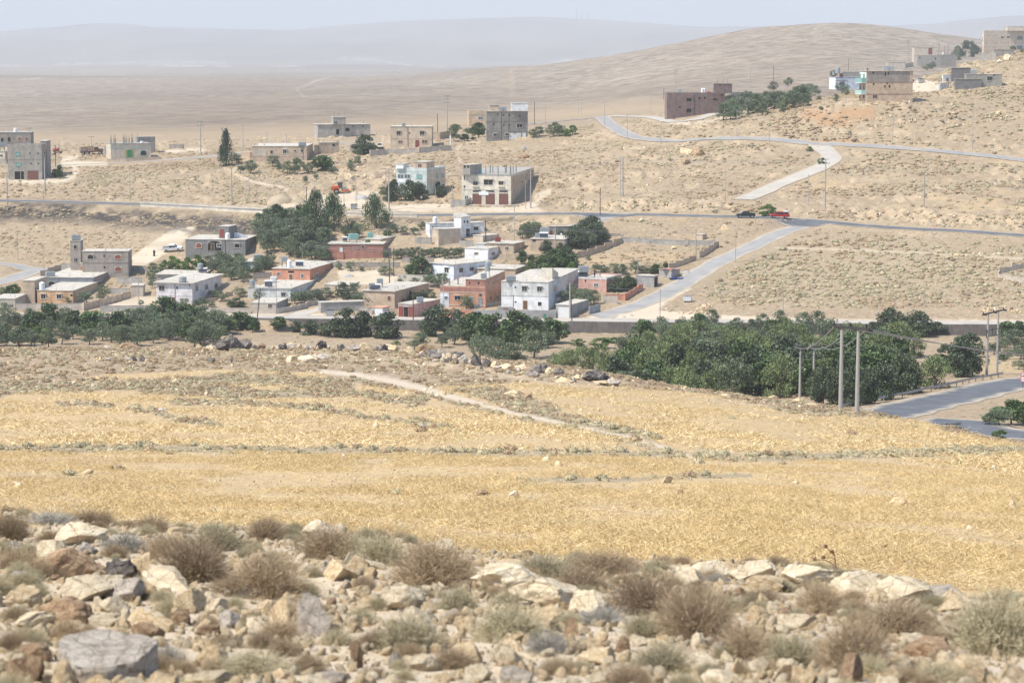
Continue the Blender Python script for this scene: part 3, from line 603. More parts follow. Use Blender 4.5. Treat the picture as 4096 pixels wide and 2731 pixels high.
 def band(s, mat, c, y, b=None, hh=0.16, sides='lr', name='band'):
  b = b or s.b
  for sd_ in sides:
   d = b['dl'] if sd_ == 'l' else b['dr']; n = (-b['dr']) if sd_ == 'l' else (-b['dl']); Wd = b['wl'] if sd_ == 'l' else b['wr']
   z = pyv(P(c,0, y)[1]) * b['C'].y - b['C'].z; mb = MB(); o = b['o'] + Vector((0,0, z)) + n * 0.06
   if sd_ == 'l': mb.obox(o + d * Wd,-d * Wd,-n * 0.06,(0,0, hh))
   else: mb.obox(o - d * 0.06, d * (Wd + 0.06),-n * 0.06,(0,0, hh))
   mb.build(name, mat, s.root)
 def panel(s, mat, rect, name='wall_panel', b=None, depth=0.03, c=None):
  b = b or s.b; c = c or b['c']; x0, y0, x1, y1 = rect; pa = P(c, x0, y0); pb = P(c, x1, y1); mx = (pa[0] + pb[0]) / 2; sd_ = 'l' if mx < b['xc'] else 'r'
  d, left, ta, za = s.face(b, pa[0], pa[1], sd_); _, _, tb, zb = s.face(b, pb[0], pb[1], sd_); t0, t1 = sorted((ta, tb)); W_ = b['wl'] if left else b['wr']; t0 = max(t0,0.0); t1 = min(t1, W_)
  n = (-b['dr']) if left else (-b['dl']); z0, z1 = sorted((za, zb)); mb = MB(); o = b['o'] + d * t0 + Vector((0,0, z0)) + n * depth; w = t1 - t0
  if left: mb.obox(o + d * w,-d * w,-n * depth,(0,0, z1 - z0))
  else: mb.obox(o, d * w,-n * depth,(0,0, z1 - z0))
  return mb.build(name, mat, s.root)
 def column(s, c, xs, y0, y1, mat='grey', w=0.32, b=None, rebar=True, depthf=0.15):
  b = b or s.b
  for i, x in enumerate(xs):
   px, py = P(c, x, y0); u, v = ray(px, py); base = b['zt'] - 0.1; Dn = b['C'].y + 0.4 + (i % 3) * b['reach'] * 0.25 * depthf * 3
   p = Vector((u * Dn, Dn, base)); h = (y0 - y1) * CROP[c][2] * Dn / F * (0.85 + 0.3 * random.random())
   rel = p - b['C']; tl = min(max(rel.dot(b['dl']),0.25), b['wl'] - 0.25); tr = min(max(rel.dot(b['dr']),0.25), b['wr'] - 0.25); p = b['C'] + b['dl'] * tl + b['dr'] * tr; p.z = base
   o = p - s.C0; mb = MB(); mb.box(o.x, o.y, o.z, w, w, h)
   col_ = mb.build('column', mat, s.root)
   if rebar:
    m2 = MB()
    for dx in (-.1,.1):
     for dy in (-.1,.1): m2.cyl((o.x + dx, o.y + dy, o.z + h),(o.x + dx * 1.6, o.y + dy * 1.4, o.z + h + 0.9 + 0.3 * random.random()),0.018, n=4, cap=False)
    m2.build('rebar', 'rust', col_)['kind'] = 'stuff'
 def pipe(s, c, x, y0, y1, b=None, r=0.05):
  b = b or s.b; px, pa = P(c, x, y0); _, pb = P(c, x, y1); d, left, t, za = s.face(b, px, pa); _, _, _, zb = s.face(b, px, pb); n = (-b['dr']) if left else (-b['dl'])
  o = b['o'] + d * t + n * (r + 0.02); mb = MB(); mb.cyl(o + Vector((0,0, min(za, zb))), o + Vector((0,0, max(za, zb))), r, n=6); mb.build('pipe', 'darkmetal', s.root)
def on_roof(c, x, y, b):
 u, v = ray(*P(c, x, y)); D = b['zt'] / v if abs(v) > 1e-5 else b['C'].y + 3
 D = min(max(D, b['C'].y + 0.6), b['C'].y + max(b['reach'],1.0)); p = Vector((u * D, D, b['zt']))
 rel = p - b['C']; tl = min(max(rel.dot(b['dl']),0.5), max(b['wl'] - 0.5,0.5)); tr = min(max(rel.dot(b['dr']),0.5), max(b['wr'] - 0.5,0.5)); p = b['C'] + b['dl'] * tl + b['dr'] * tr; p.z = b['zt']; return p
def msize(c, n, D): return n * CROP[c][2] * D / F
def tank_box(c, x, yb, w, h, b, label, mat='galv', legs=0.25):
 p = on_roof(c, x, yb, b) if b else at(*P(c, x, yb),535); w_, h_ = msize(c, w, p.y), msize(c, h, p.y); L = h_ * legs
 t = empty('water_tank', p, label, 'water tank', rz=-math.atan(p.x / p.y) + 0.15); mb = MB(); mb.box(0,0, L, w_, w_ * 0.8, h_ - L)
 for k in range(1,3): mb.box(0,0, L + (h_ - L) * k / 3, w_ + 0.04, w_ * 0.8 + 0.04,0.04)
 mb.build('body', mat, t); mb = MB(); mb.box(0,0, h_, w_ * 0.4, w_ * 0.35,0.05); mb.build('lid', mat, t)
 mb = MB()
 for sx in (-1,1):
  for sy in (-1,1): mb.box(sx * w_ * 0.42, sy * w_ * 0.33,0,0.08,0.08, L)
 mb.box(0,0, L - 0.06, w_, w_ * .8,0.06); mb.build('stand', 'darkmetal', t); return t
def tank_cyl(c, x, yb, w, h, b, label, mat='plastic', legs=0.0):
 p = on_roof(c, x, yb, b) if b else at(*P(c, x, yb),535); r, h_ = msize(c, w, p.y) / 2, msize(c, h, p.y); L = h_ * legs; hh = h_ - L
 t = empty('water_tank', p, label, 'water tank'); mb = MB(); mb.cyl((0,0, L + 0.03),(0,0, L + hh * 0.86), r, n=16); mb.cyl((0,0, L + hh * 0.86),(0,0, L + hh * 0.96), r, r * 0.45, n=16)
 for k in (0.3,0.6): mb.cyl((0,0, L + hh * k),(0,0, L + hh * k + 0.05), r * 1.025, n=16)
 mb.build('body', mat, t); mb = MB(); mb.cyl((0,0, L + hh * 0.955),(0,0, L + hh), r * 0.3, n=10); mb.build('lid', mat, t)
 if L > 0.1:
  mb = MB()
  for k in range(4): a = k * math.pi / 2 + 0.6; mb.cyl((r * 1.1 * math.cos(a), r * 1.1 * math.sin(a),0),(r * .8 * math.cos(a), r * .8 * math.sin(a), L + 0.03),0.04, n=5)
  mb.cyl((0,0, L - 0.03),(0,0, L + 0.03), r * 1.05, n=12); mb.build('stand', 'darkmetal', t)
 return t
def solar(c, x, yb, w, h, b, label):
 p = on_roof(c, x, yb, b); w_, h_ = msize(c, w, p.y), max(msize(c, h, p.y),1.1)
 t = empty('solar_heater', p, label, 'solar heater', rz=-math.atan(p.x / p.y)); mb = MB(); mb.cyl((-w_ / 2,0.5, h_ - 0.25),(w_ / 2,0.5, h_ - 0.25),0.25, n=12); mb.build('tank', 'plastic', t)
 mb = MB(); mb.obox((-w_ * .46,-0.9,0.25),(w_ * .92,0,0),(0,1.25, h_ - 0.75),(0,-0.05,0.08)); mb.build('panel', 'panel', t)
 mb = MB()
 for sx in (-1,1): mb.cyl((sx * w_ * .4,0.75,0),(sx * w_ * .4,0.6, h_ - 0.4),0.03, n=4); mb.cyl((sx * w_ * .4,-0.85,0),(sx * w_ * .4,-0.85,0.3),0.03, n=4); mb.cyl((sx * w_ * .4,0.75,0),(sx * w_ * .4,-0.85,0.28),0.03, n=4)
 mb.build('stand', 'galv', t); return t
def dish(c, x, yb, w, b, label, face=0.5):
 p = on_roof(c, x, yb, b) if b else at(*P(c, x, yb),535); r = msize(c, w, p.y) / 2; t = empty('satellite_dish', p, label, 'satellite dish', rz=face)
 mb = MB(); mb.cyl((0,0,0),(0,0, r * 1.4),0.035, n=6); mb.build('mast', 'galv', t)
 mb = MB(); N = 14; rings = [(r * q, r * 0.32 * q * q) for q in (0.02,0.35,0.7,1.0)]; tilt = R(50); cz = r * 1.5
 def pt(rr, dd, k): a = 2 * math.pi * k / N; X, Y_, Z_ = rr * math.cos(a),-r * 0.3 + dd, rr * math.sin(a); return (X,-(Y_ * math.cos(tilt - 1.2) - Z_ * math.sin(tilt - 1.2)) * -1, cz + Y_ * math.sin(tilt - 1.2) + Z_ * math.cos(tilt - 1.2))
 for (r0, d0),(r1, d1) in zip(rings[:-1], rings[1:]):
  for k in range(N): mb.quad(pt(r0,-d0, k), pt(r0,-d0, k + 1), pt(r1,-d1, k + 1), pt(r1,-d1, k))
 mb.build('reflector', 'plastic', t); mb = MB(); mb.cyl(pt(r,-r * .32,10),(0,-r, cz),0.015, n=4); mb.box(0,-r, cz - 0.05,.08,.08,.1); mb.build('feed_arm', 'galv', t); return t
def wall_run(c, pts, h, mat, label, name='boundary_wall', t=0.22, dmin=535, steps=True, piers=0, cap='cap', hp=None, cat='wall'):
 """free-standing wall along ground points, stepped down the slope"""
 G = [at(*P(c, *q), dmin) for q in pts]
 if hp: h = hp * CROP[c][2] * G[0].y / F
 root = empty(name, G[0], label, cat); mb = MB(); mc = MB(); mp = MB(); run = 0
 for p0, p1 in zip(G[:-1], G[1:]):
  L = (Vector((p1.x - p0.x, p1.y - p0.y))).length; d = Vector((p1.x - p0.x, p1.y - p0.y,0)).normalized(); nrm = Vector((-d.y, d.x,0)); n = max(1, int(round(L / 3.2)))
  for k in range(n):
   a = p0.lerp(p1, k / n); b_ = p0.lerp(p1,(k + 1) / n); za = float(height(a.x, a.y)); zb = float(height(b_.x, b_.y)); top = (max(za, zb) + min(za, zb)) / 2 + h; bot = min(za, zb) - 1.0
   o = Vector((a.x, a.y, bot)) - G[0] - nrm * t / 2; mb.obox(o, d * (L / n), nrm * t,(0,0, top - bot))
   o2 = Vector((a.x, a.y, top + 0.002)) - G[0] - nrm * (t / 2 + 0.04); mc.obox(o2, d * (L / n - 0.01), nrm * (t + 0.08),(0,0,0.06))
   if piers and k % piers == 0: mp = MB(); mp.box(0,0,0, t + 0.22, t + 0.22, top - bot + 0.12, rz=math.atan2(d.y, d.x)); mp.build('pier', mat, root, loc=Vector((a.x, a.y, bot)) - G[0])
 mb.build('wall_body', mat, root)
 if cap: mc.build('coping', mat, root)
 return root
# --- foliage
def leaf_mat(name, c0, c1, c2, rough=0.6, trans=0.0):
 s = NT(name, rough); a = s.n.new('ShaderNodeAttribute'); a.attribute_name = 'tone'; r = s.rnd()
 c = s.ramp(a.outputs['Fac'], [(0.0, c0),(0.55, c1),(1.0, c2)])
 k = s.math('ADD', s.math('MULTIPLY', r,0.4),0.8); x = s.n.new('ShaderNodeVectorMath'); x.operation = 'SCALE'; s.l.new(c, x.inputs[0]); s.l.new(k, x.inputs['Scale'])
 s.l.new(x.outputs[0], s.b.inputs['Base Color']); s.b.inputs['Specular IOR Level'].default_value = 0.15; return s.m
MAT['olive'] = leaf_mat('olive_leaves',(.075,.098,.055),(.13,.165,.093),(.225,.262,.162),.55)
MAT['fig'] = leaf_mat('fig_leaves',(.032,.055,.020),(.068,.110,.038),(.14,.19,.08),.55)
MAT['darkfig'] = leaf_mat('dark_fig_leaves',(.038,.055,.028),(.076,.103,.052),(.17,.19,.12),.5)
MAT['pine'] = leaf_mat('pine_needles',(0.0297,0.054,0.027),(0.0607,0.101,0.0432),(0.121,0.169,0.0675),.7)
MAT['cypress'] = leaf_mat('cypress_leaves',(0.0162,0.0351,0.0216),(0.0324,0.0607,0.0338),(0.0675,0.101,0.054),.7)
MAT['vine'] = leaf_mat('vine_leaves',(0.0473,0.101,0.0243),(0.101,0.182,0.0405),(0.216,0.284,0.081),.6)
MAT['tamarisk'] = leaf_mat('tamarisk_leaves',(.085,.115,.045),(.155,.195,.08),(.25,.285,.13),.7)
MAT['twig_brown'] = leaf_mat('dry_brown_twigs',(.23,.165,.10),(.385,.29,.185),(.53,.425,.29),.9)
MAT['twig_grey'] = leaf_mat('dry_grey_green_twigs',(.26,.22,.13),(.42,.365,.235),(.56,.50,.34),.9)
MAT['twig_pale'] = leaf_mat('dead_grey_twigs',(.24,.225,.195),(.38,.355,.30),(.52,.48,.41),.9)
MAT['straw'] = leaf_mat('straw',(.36,.24,.105),(.61,.455,.22),(.89,.75,.47),.55)
def set_tone(me, tones, dom='FACE'):
 a = me.attributes.new('tone', 'FLOAT', dom); a.data.foreach_set('value', np.asarray(tones, np.float32))
def quads_mesh(name, cen, ax, ay, tones, mats, extra=None):
 """leaf quads from centres and half-axes"""
 n = len(cen); v = np.stack([cen - ax - ay, cen + ax - ay, cen + ax + ay, cen - ax + ay],1).reshape(-1,3)
 me = bpy.data.meshes.new(name); me.vertices.add(4 * n); me.vertices.foreach_set('co', v.ravel().astype(np.float32))
 me.loops.add(4 * n); me.loops.foreach_set('vertex_index', np.arange(4 * n, dtype=np.int32)); me.polygons.add(n)
 me.polygons.foreach_set('loop_start',(np.arange(n) * 4).astype(np.int32)); me.polygons.foreach_set('loop_total', np.full(n,4, np.int32)); me.update()
 set_tone(me, tones); me.materials.append(MAT[mats]); return me
def crown_mesh(name, kind, seed, H=4.0, Wd=4.0):
 r = np.random.default_rng(seed); pr = {'olive': (34,84,.115,.31), 'fig': (30,92,.15,.36), 'darkfig': (34,100,.13,.36), 'pine': (46,80,.13,.34), 'cypress': (44,60,.12,.22), 'vine': (26,70,.14,.30), 'tamarisk': (36,100,.10,.28)}[kind]
 nl, per, ls, lr = pr; cs = []; tn = []
 for k in range(nl):
  if kind == 'cypress':
   t = (k + r.random()) / nl; rad = 0.30 * Wd * (1 - t) ** 0.6 + 0.04; a = r.random() * 6.28; c = np.array([math.cos(a) * rad * r.random(), math.sin(a) * rad * r.random(), H * (0.08 + 0.92 * t)]); R_ = 0.20 * Wd * (1.1 - t) + 0.15
   sc = np.array([R_, R_, R_ * 2.4])
  else:
   a = r.random() * 6.28; q = math.sqrt(r.random()); zt = r.random()
   lo = 0.24 if kind in ('olive', 'fig', 'tamarisk', 'darkfig') else 0.14
   if kind in ('darkfig', 'tamarisk', 'vine'): lo = 0.06
   prof = math.sin(math.pi * min(1,0.22 + 0.72 * zt)) ** 0.7 if kind != 'pine' else (1.05 - zt) ** 0.7
   kk = .8 if kind == 'pine' else .42; c = np.array([math.cos(a) * q * Wd * kk * prof, math.sin(a) * q * Wd * kk * prof, H * (lo + (0.90 - lo) * zt)])
   R_ = lr * Wd * 0.42 * (0.7 + 0.6 * r.random()); sc = np.array([R_, R_, R_ * 0.8])
   if kind == 'pine': sc = np.array([R_, R_, R_ * 1.3])
  d = r.normal(size=(per,3)); d /= np.linalg.norm(d, axis=1)[:, None]; rr = (0.55 + 0.55 * r.random(per) ** 0.7)[:, None]
  p = c + d * rr * sc; cs.append(p); base = 0.35 + 0.3 * r.random(); tn.append(np.clip(base + 0.28 * r.normal(size=per),0,1))
 c = np.concatenate(cs); tn = np.concatenate(tn); n = len(c)
 c[:,2] = np.maximum(c[:,2],0.05)
 s_ = ls * (0.6 + 0.9 * r.random(n))[:, None]
 a1 = r.normal(size=(n,3)); a1 /= np.linalg.norm(a1, axis=1)[:, None]; b1 = np.cross(a1, r.normal(size=(n,3))); b1 /= np.linalg.norm(b1, axis=1)[:, None]
 if kind in ('olive', 'pine', 'tamarisk', 'cypress'): a1[:,2] = np.abs(a1[:,2]) + 0.3; asp = 0.42
 else: asp = 0.75
 return quads_mesh(name, c, a1 * s_ * .5 * 1.3, b1 * s_ * .5 * asp * 1.3, tn, kind)
def trunk_mesh(name, kind, seed, H=4.0):
 r = random.Random(seed); mb = MB(); lean = (r.uniform(-.2,.2), r.uniform(-.2,.2))
 fk = {'olive': .30, 'fig': .32, 'darkfig': .25, 'pine': .85, 'cypress': .9, 'vine': .25, 'tamarisk': .3}[kind] * H
 mb.cyl((0,0,-0.4),(lean[0], lean[1], fk), H * 0.034, H * 0.024, n=7)
 for k in range(5 if kind != 'cypress' else 2):
  a = k * 1.3 + r.random(); l = H * r.uniform(.28,.42); z = fk * (1 if kind not in ('pine',) else r.uniform(.35,.95))
  mb.cyl((lean[0] * z / fk, lean[1] * z / fk, z - .05),(lean[0] + math.cos(a) * l * .55, lean[1] + math.sin(a) * l * .55, z + l * .75), H * 0.017, H * 0.006, n=5)
 return mb.mesh(name, 'bark', True)
PLANTS = {}
NV = {'olive': 6, 'fig': 4, 'darkfig': 4, 'pine': 3, 'cypress': 1, 'vine': 3, 'tamarisk': 4}
for k, n in NV.items():
 PLANTS[k] = [(crown_mesh(k + '_crown', k,100 + 13 * i + len(k)), trunk_mesh(k + '_trunk', k, i)) for i in range(n)]
CLUSTERS = {}
def enlist(o, cluster, noun, tail, px, py, cat, group):
 tag(o, None, cat, group); CLUSTERS.setdefault((cluster, noun, tail), []).append((px, py, o))
ORD = ['first', 'second', 'third', 'fourth', 'fifth', 'sixth', 'seventh', 'eighth', 'ninth', 'tenth', 'eleventh', 'twelfth', 'thirteenth', 'fourteenth', 'fifteenth', 'sixteenth', 'seventeenth', 'eighteenth', 'nineteenth', 'twentieth']
def ordinal(i, n):
 if n == 1: return 'lone'
 if n == 2: return ['left', 'right'][i]
 if i == 0: return 'leftmost'
 if i == n - 1: return 'rightmost'
 if i < 20: return ORD[i] + ' from left'
 tens = ['', '', 'twenty', 'thirty', 'forty', 'fifty', 'sixty', 'seventy', 'eighty', 'ninety']; one = ['', '-first', '-second', '-third', '-fourth', '-fifth', '-sixth', '-seventh', '-eighth', '-ninth']
 j = i + 1; return ({20: 'twentieth',30: 'thirtieth',40: 'fortieth',50: 'fiftieth',60: 'sixtieth'}[j] if j % 10 == 0 else tens[j // 10] + one[j % 10]) + ' from left'
def finish_labels():
 for (cl, noun, tail), L in CLUSTERS.items():
  L.sort(key=lambda t: t[0]); n = len(L)
  for i,(px, py, o) in enumerate(L):
   od = ordinal(i, n)
   if n == 1: lab = f"small {noun} {tail}"
   elif 'from left' in od: lab = f"{noun}, {od}, {tail}"
   else: lab = f"{od} {noun} {tail}"
   o['label'] = lab
   if len(lab.split()) > 16: print('LONG', lab)
KN = {'olive': 'olive_tree', 'fig': 'fig_tree', 'darkfig': 'fig_tree', 'pine': 'pine_tree', 'cypress': 'cypress_tree', 'vine': 'vine_bush', 'tamarisk': 'tamarisk_tree'}
KL = {'olive': 'grey-green olive tree', 'fig': 'bright green leafy tree', 'darkfig': 'dark broad-leaved fig tree', 'pine': 'dark green pine tree', 'cypress': 'tall dark cypress tree', 'vine': 'yellow-green bush', 'tamarisk': 'soft green feathery tree'}
TREEN = [0]
def tree_at(kind, p, h, w, tail, rz=None, lean=0.0, noun=None):
 i = TREEN[0] = TREEN[0] + 1; cm, tm = PLANTS[kind][i % len(PLANTS[kind])]; rz = (i * 2.399) % 6.283 if rz is None else rz
 px, py = proj(p.x, p.y, p.z)
 t = empty(KN[kind],(p.x, p.y, p.z), rz=rz); cr = mesh_obj('crown', cm, t); tr = mesh_obj('trunk', tm, t)
 t.scale = (w / 3.5, w / 3.5, h / 3.7)
 if lean: t.rotation_euler = (0, lean,0)
 enlist(t, tail, noun or KL[kind], tail, float(px), float(py), 'bush' if kind == 'vine' else 'tree', KL[kind] + 's')
 return t
def trees(kind, c, tail, *L, dmin=300, lean=0.0, noun=None):
 for x, yb, w, h in L:
  p = at(*P(c, x, yb), dmin); s_ = CROP[c][2] * p.y / F; tree_at(kind, p, h * s_, w * s_ * 1.05, tail, lean=lean, noun=noun)
def orchard(c, poly, n, mix, size, tail, dmin=300, seed=1, sep=1.0):
 """trees spread over the ground seen inside a crop polygon; spacing measured on the ground"""
 r = random.Random(seed); pts = [P(c, *q) for q in poly]; xs = [p[0] for p in pts]; ys = [p[1] for p in pts]; G = []
 tries = 0
 while len(G) < n and tries < 4000:
  tries += 1; px = r.uniform(min(xs), max(xs)); py = r.uniform(min(ys), max(ys))
  if poly_mask(np.array([px]), np.array([py]), pts,0.01)[0] < 0.5: continue
  p = at(px, py, dmin); sz = r.uniform(*size)
  if any((q - p).length < (z + sz) * 0.36 * sep for q, z in G): continue
  G.append((p, sz)); kind = r.choices([m[0] for m in mix], [m[1] for m in mix])[0]; f = {'olive': 1.0, 'fig': 1.15, 'darkfig': 1.2, 'tamarisk': 1.15, 'vine': .75, 'pine': 1.3}[kind]
  tree_at(kind, p, sz * f * r.uniform(.8,1.0), sz * f, tail)
# --- shrubs
def twig_mesh(name, seed, n, Rr, H, wd, mat, leaves=0, spread=1.0):
 """a dome of fine branching twigs"""
 r = np.random.default_rng(seed); V = []; Q = []; T = []
 def strip(p, q, w0, w1, tone):
  d = q - p; s_ = np.cross(d, r.normal(size=3)); s_ /= (np.linalg.norm(s_) + 1e-9); i = len(V)
  V.extend([p - s_ * w0, p + s_ * w0, q + s_ * w1, q - s_ * w1]); Q.append((i, i + 1, i + 2, i + 3)); T.append(tone)
 for k in range(n):
  a = r.random() * 6.283; e = math.acos(1 - r.random() * spread * 0.98); L = (0.55 + 0.5 * r.random())
  d = np.array([math.sin(e) * math.cos(a) * Rr, math.sin(e) * math.sin(a) * Rr, math.cos(e) * H * 0.95 + 0.03]); tone = float(np.clip(0.45 + 0.25 * r.normal(),0,1))
  st = d * r.uniform(0.0,0.35) + r.normal(size=3) * 0.02 * Rr; mid = d * L * 0.6 + r.normal(size=3) * 0.07 * Rr
  st[2] = abs(st[2]); strip(st, mid, wd, wd * .8, tone * .8)
  for j in range(3):
   e1 = mid + (d * L - mid) * r.uniform(.5,1.1) + r.normal(size=3) * 0.11 * Rr; e1[2] = max(e1[2],0.01); strip(mid, e1, wd * .8, wd * .35, tone)
   for m in range(leaves):
    c = mid + (e1 - mid) * r.random() + r.normal(size=3) * .02 * Rr; strip(c, c + r.normal(size=3) * .03 * Rr, wd, wd * .8, min(1, tone + .2))
 me = bpy.data.meshes.new(name); me.from_pydata([tuple(v) for v in V], [], Q); set_tone(me, T); me.materials.append(MAT[mat]); me.update(); return me
def clump_mesh(name, seed, n, mat, wd=.03):
 """low tuft for middle distances, unit radius"""
 r = np.random.default_rng(seed); V = []; Q = []; T = []
 for k in range(n):
  a = r.random() * 6.283; e = math.acos(1 - r.random() * 0.95); L = .65 + .4 * r.random(); d = np.array([math.sin(e) * math.cos(a), math.sin(e) * math.sin(a), math.cos(e) * .78 + .02]) * L
  s_ = np.cross(d, r.normal(size=3)); s_ /= np.linalg.norm(s_); w = wd * (1 + r.random() * 2); b0 = d * .25; i = len(V)
  V.extend([b0 - s_ * w, b0 + s_ * w, d + s_ * w * .5, d - s_ * w * .5]); Q.append((i, i + 1, i + 2, i + 3)); T.append(float(np.clip(.45 + .25 * r.normal(),0,1)))
 N = 8
 for j,(rr, z) in enumerate([(.72,.0),(.66,.32),(.36,.58)]):
  for k in range(N): V.append(np.array([rr * math.cos(6.283 * k / N) * r.uniform(.8,1.1), rr * math.sin(6.283 * k / N) * r.uniform(.8,1.1), z]))
 b_ = len(V) - 3 * N
 for j in range(2):
  for k in range(N): Q.append((b_ + j * N + k, b_ + j * N + (k + 1) % N, b_ + (j + 1) * N + (k + 1) % N, b_ + (j + 1) * N + k)); T.append(.3)
 Q.append(tuple(b_ + 2 * N + k for k in range(N))); T.append(.4)
 me = bpy.data.meshes.new(name); me.from_pydata([tuple(v) for v in V], [], Q); set_tone(me, T); me.materials.append(MAT[mat]); me.update(); return me
# --- stones
def stone_mat(name, c0, c1, c2, sc=1.0):
 s = NT(name,0.93); p = s.pos(obj=True); r = s.rnd(); n = s.noise(p,3.0 * sc,6,.65); f = s.noise(p,14 * sc,5,.7); v = s.vor(p,5 * sc)
 c = s.ramp(n, [(.35, c0),(.5, c1),(.66, c2)]); c = s.mix(s.ramp(f, [(.36,.3),(.48,0.)]), c, tuple(x * .45 for x in c0)); c = s.mix(s.ramp(v, [(.0,.2),(.12,0.)]), c, tuple(x * .4 for x in c0))
 k = s.math('ADD', s.math('MULTIPLY', r,.36),.80); x = s.n.new('ShaderNodeVectorMath'); x.operation = 'SCALE'; s.l.new(c, x.inputs[0]); s.l.new(k, x.inputs['Scale'])
 ck = s.vor(p,2.2 * sc, 'DISTANCE_TO_EDGE'); x2 = s.mix(s.ramp(ck, [(0.,.8),(.035,0.)]), x.outputs[0], tuple(a * .35 for a in c0)); h = s.math('ADD', s.math('MULTIPLY', n,.5), f); s.bump(h,.8,.03 / sc); return s.out(x2)
MAT['stone_tan'] = stone_mat('tan_limestone',(.50,.36,.205),(.66,.505,.31),(.77,.63,.42)); MAT['stone_pale'] = stone_mat('pale_limestone',(.52,.41,.265),(.68,.56,.385),(.76,.665,.49))
MAT['stone_grey'] = stone_mat('grey_limestone',(.31,.255,.205),(.47,.405,.33),(.60,.53,.44)); MAT['stone_brown'] = stone_mat('brown_stone',(.22,.14,.08),(.37,.25,.15),(.50,.36,.23)); MAT['stone_dark'] = stone_mat('weathered_dark_rock',(.085,.075,.07),(.17,.15,.135),(.30,.255,.21),.5)
def _ico(sub):
 import bmesh
 bm = bmesh.new(); bmesh.ops.create_icosphere(bm, subdivisions=sub, radius=1.0); v = np.array([x.co[:] for x in bm.verts]); f = [tuple(a.index for a in q.verts) for q in bm.faces]; bm.free(); return v, f
def n3(p, s, seed):
 return (fbm(p[:,0] * s + 5.1, p[:,1] * s + p[:,2] * s * .7, seed,3) + fbm(p[:,1] * s - 3.3, p[:,2] * s + p[:,0] * s * .6, seed + 9,3) + fbm(p[:,2] * s + 1.7, p[:,0] * s - p[:,1] * s * .5, seed + 5,3)) / 3
def rock_mesh(name, seed, sub=4, ncut=11, rough=.10, flat=1.0, mat='stone_tan'):
 r = np.random.default_rng(seed); v, f = _ico(sub)
 for k in range(ncut):                      # planar breaks give angular faces
  n = r.normal(size=3); n[2] *= .9; n /= np.linalg.norm(n); d = r.uniform(.42,.80); t = v @ n - d; m = t > 0; v[m] -= np.outer(t[m], n) * r.uniform(.95,1.0)
 v *= (1 + rough * n3(v,1.6, seed) * 1.6 + rough * 1.2 * n3(v,4.5, seed + 3) + rough * .9 * n3(v,11, seed + 7) - rough * 1.1 * np.abs(n3(v,6.5, seed + 11)))[:, None]
 v[:,2] *= flat; me = bpy.data.meshes.new(name); me.from_pydata([tuple(x) for x in v], [], f); me.materials.append(MAT[mat]); me.update()
 me.shade_smooth(); return me
def slab_mesh():
 r = np.random.default_rng(5); v, f = _ico(4); a = np.arctan2(v[:,1], v[:,0]); rr = 1 + .10 * np.sin(3 * a + 1) + .07 * np.sin(5 * a) + .04 * np.sin(11 * a); v[:, :2] *= (rr / np.maximum(np.hypot(v[:,0], v[:,1]),.55))[:, None] ** .8 * np.ones((1,2)); v[:,2] = np.clip(v[:,2] * 2.2,-.8,.42); v *= (1 + .03 * n3(v,3,7) + .02 * n3(v,12,8))[:, None]; v[:,2] += .10 * n3(v,2.2,3)
 me = bpy.data.meshes.new('slab'); me.from_pydata([tuple(x) for x in v], [], f); me.materials.append(MAT['stone_grey']); me.update(); me.shade_smooth(); return me
ROCKS = {}
for mt_, sds in [('stone_tan',5),('stone_pale',4),('stone_grey',3),('stone_brown',3),('stone_dark',4)]:
 ROCKS[mt_] = [rock_mesh('rock_' + mt_[6:],50 + 7 * i + len(mt_) * 31, sub=5, rough=.11 if mt_ != 'stone_dark' else .22, ncut=15 - i, mat=mt_) for i in range(sds)]
PEB = [rock_mesh('pebble',300 + i, sub=2, ncut=11, rough=.12, mat=m) for i, m in enumerate(['stone_tan', 'stone_pale', 'stone_tan', 'stone_pale', 'stone_tan'])]
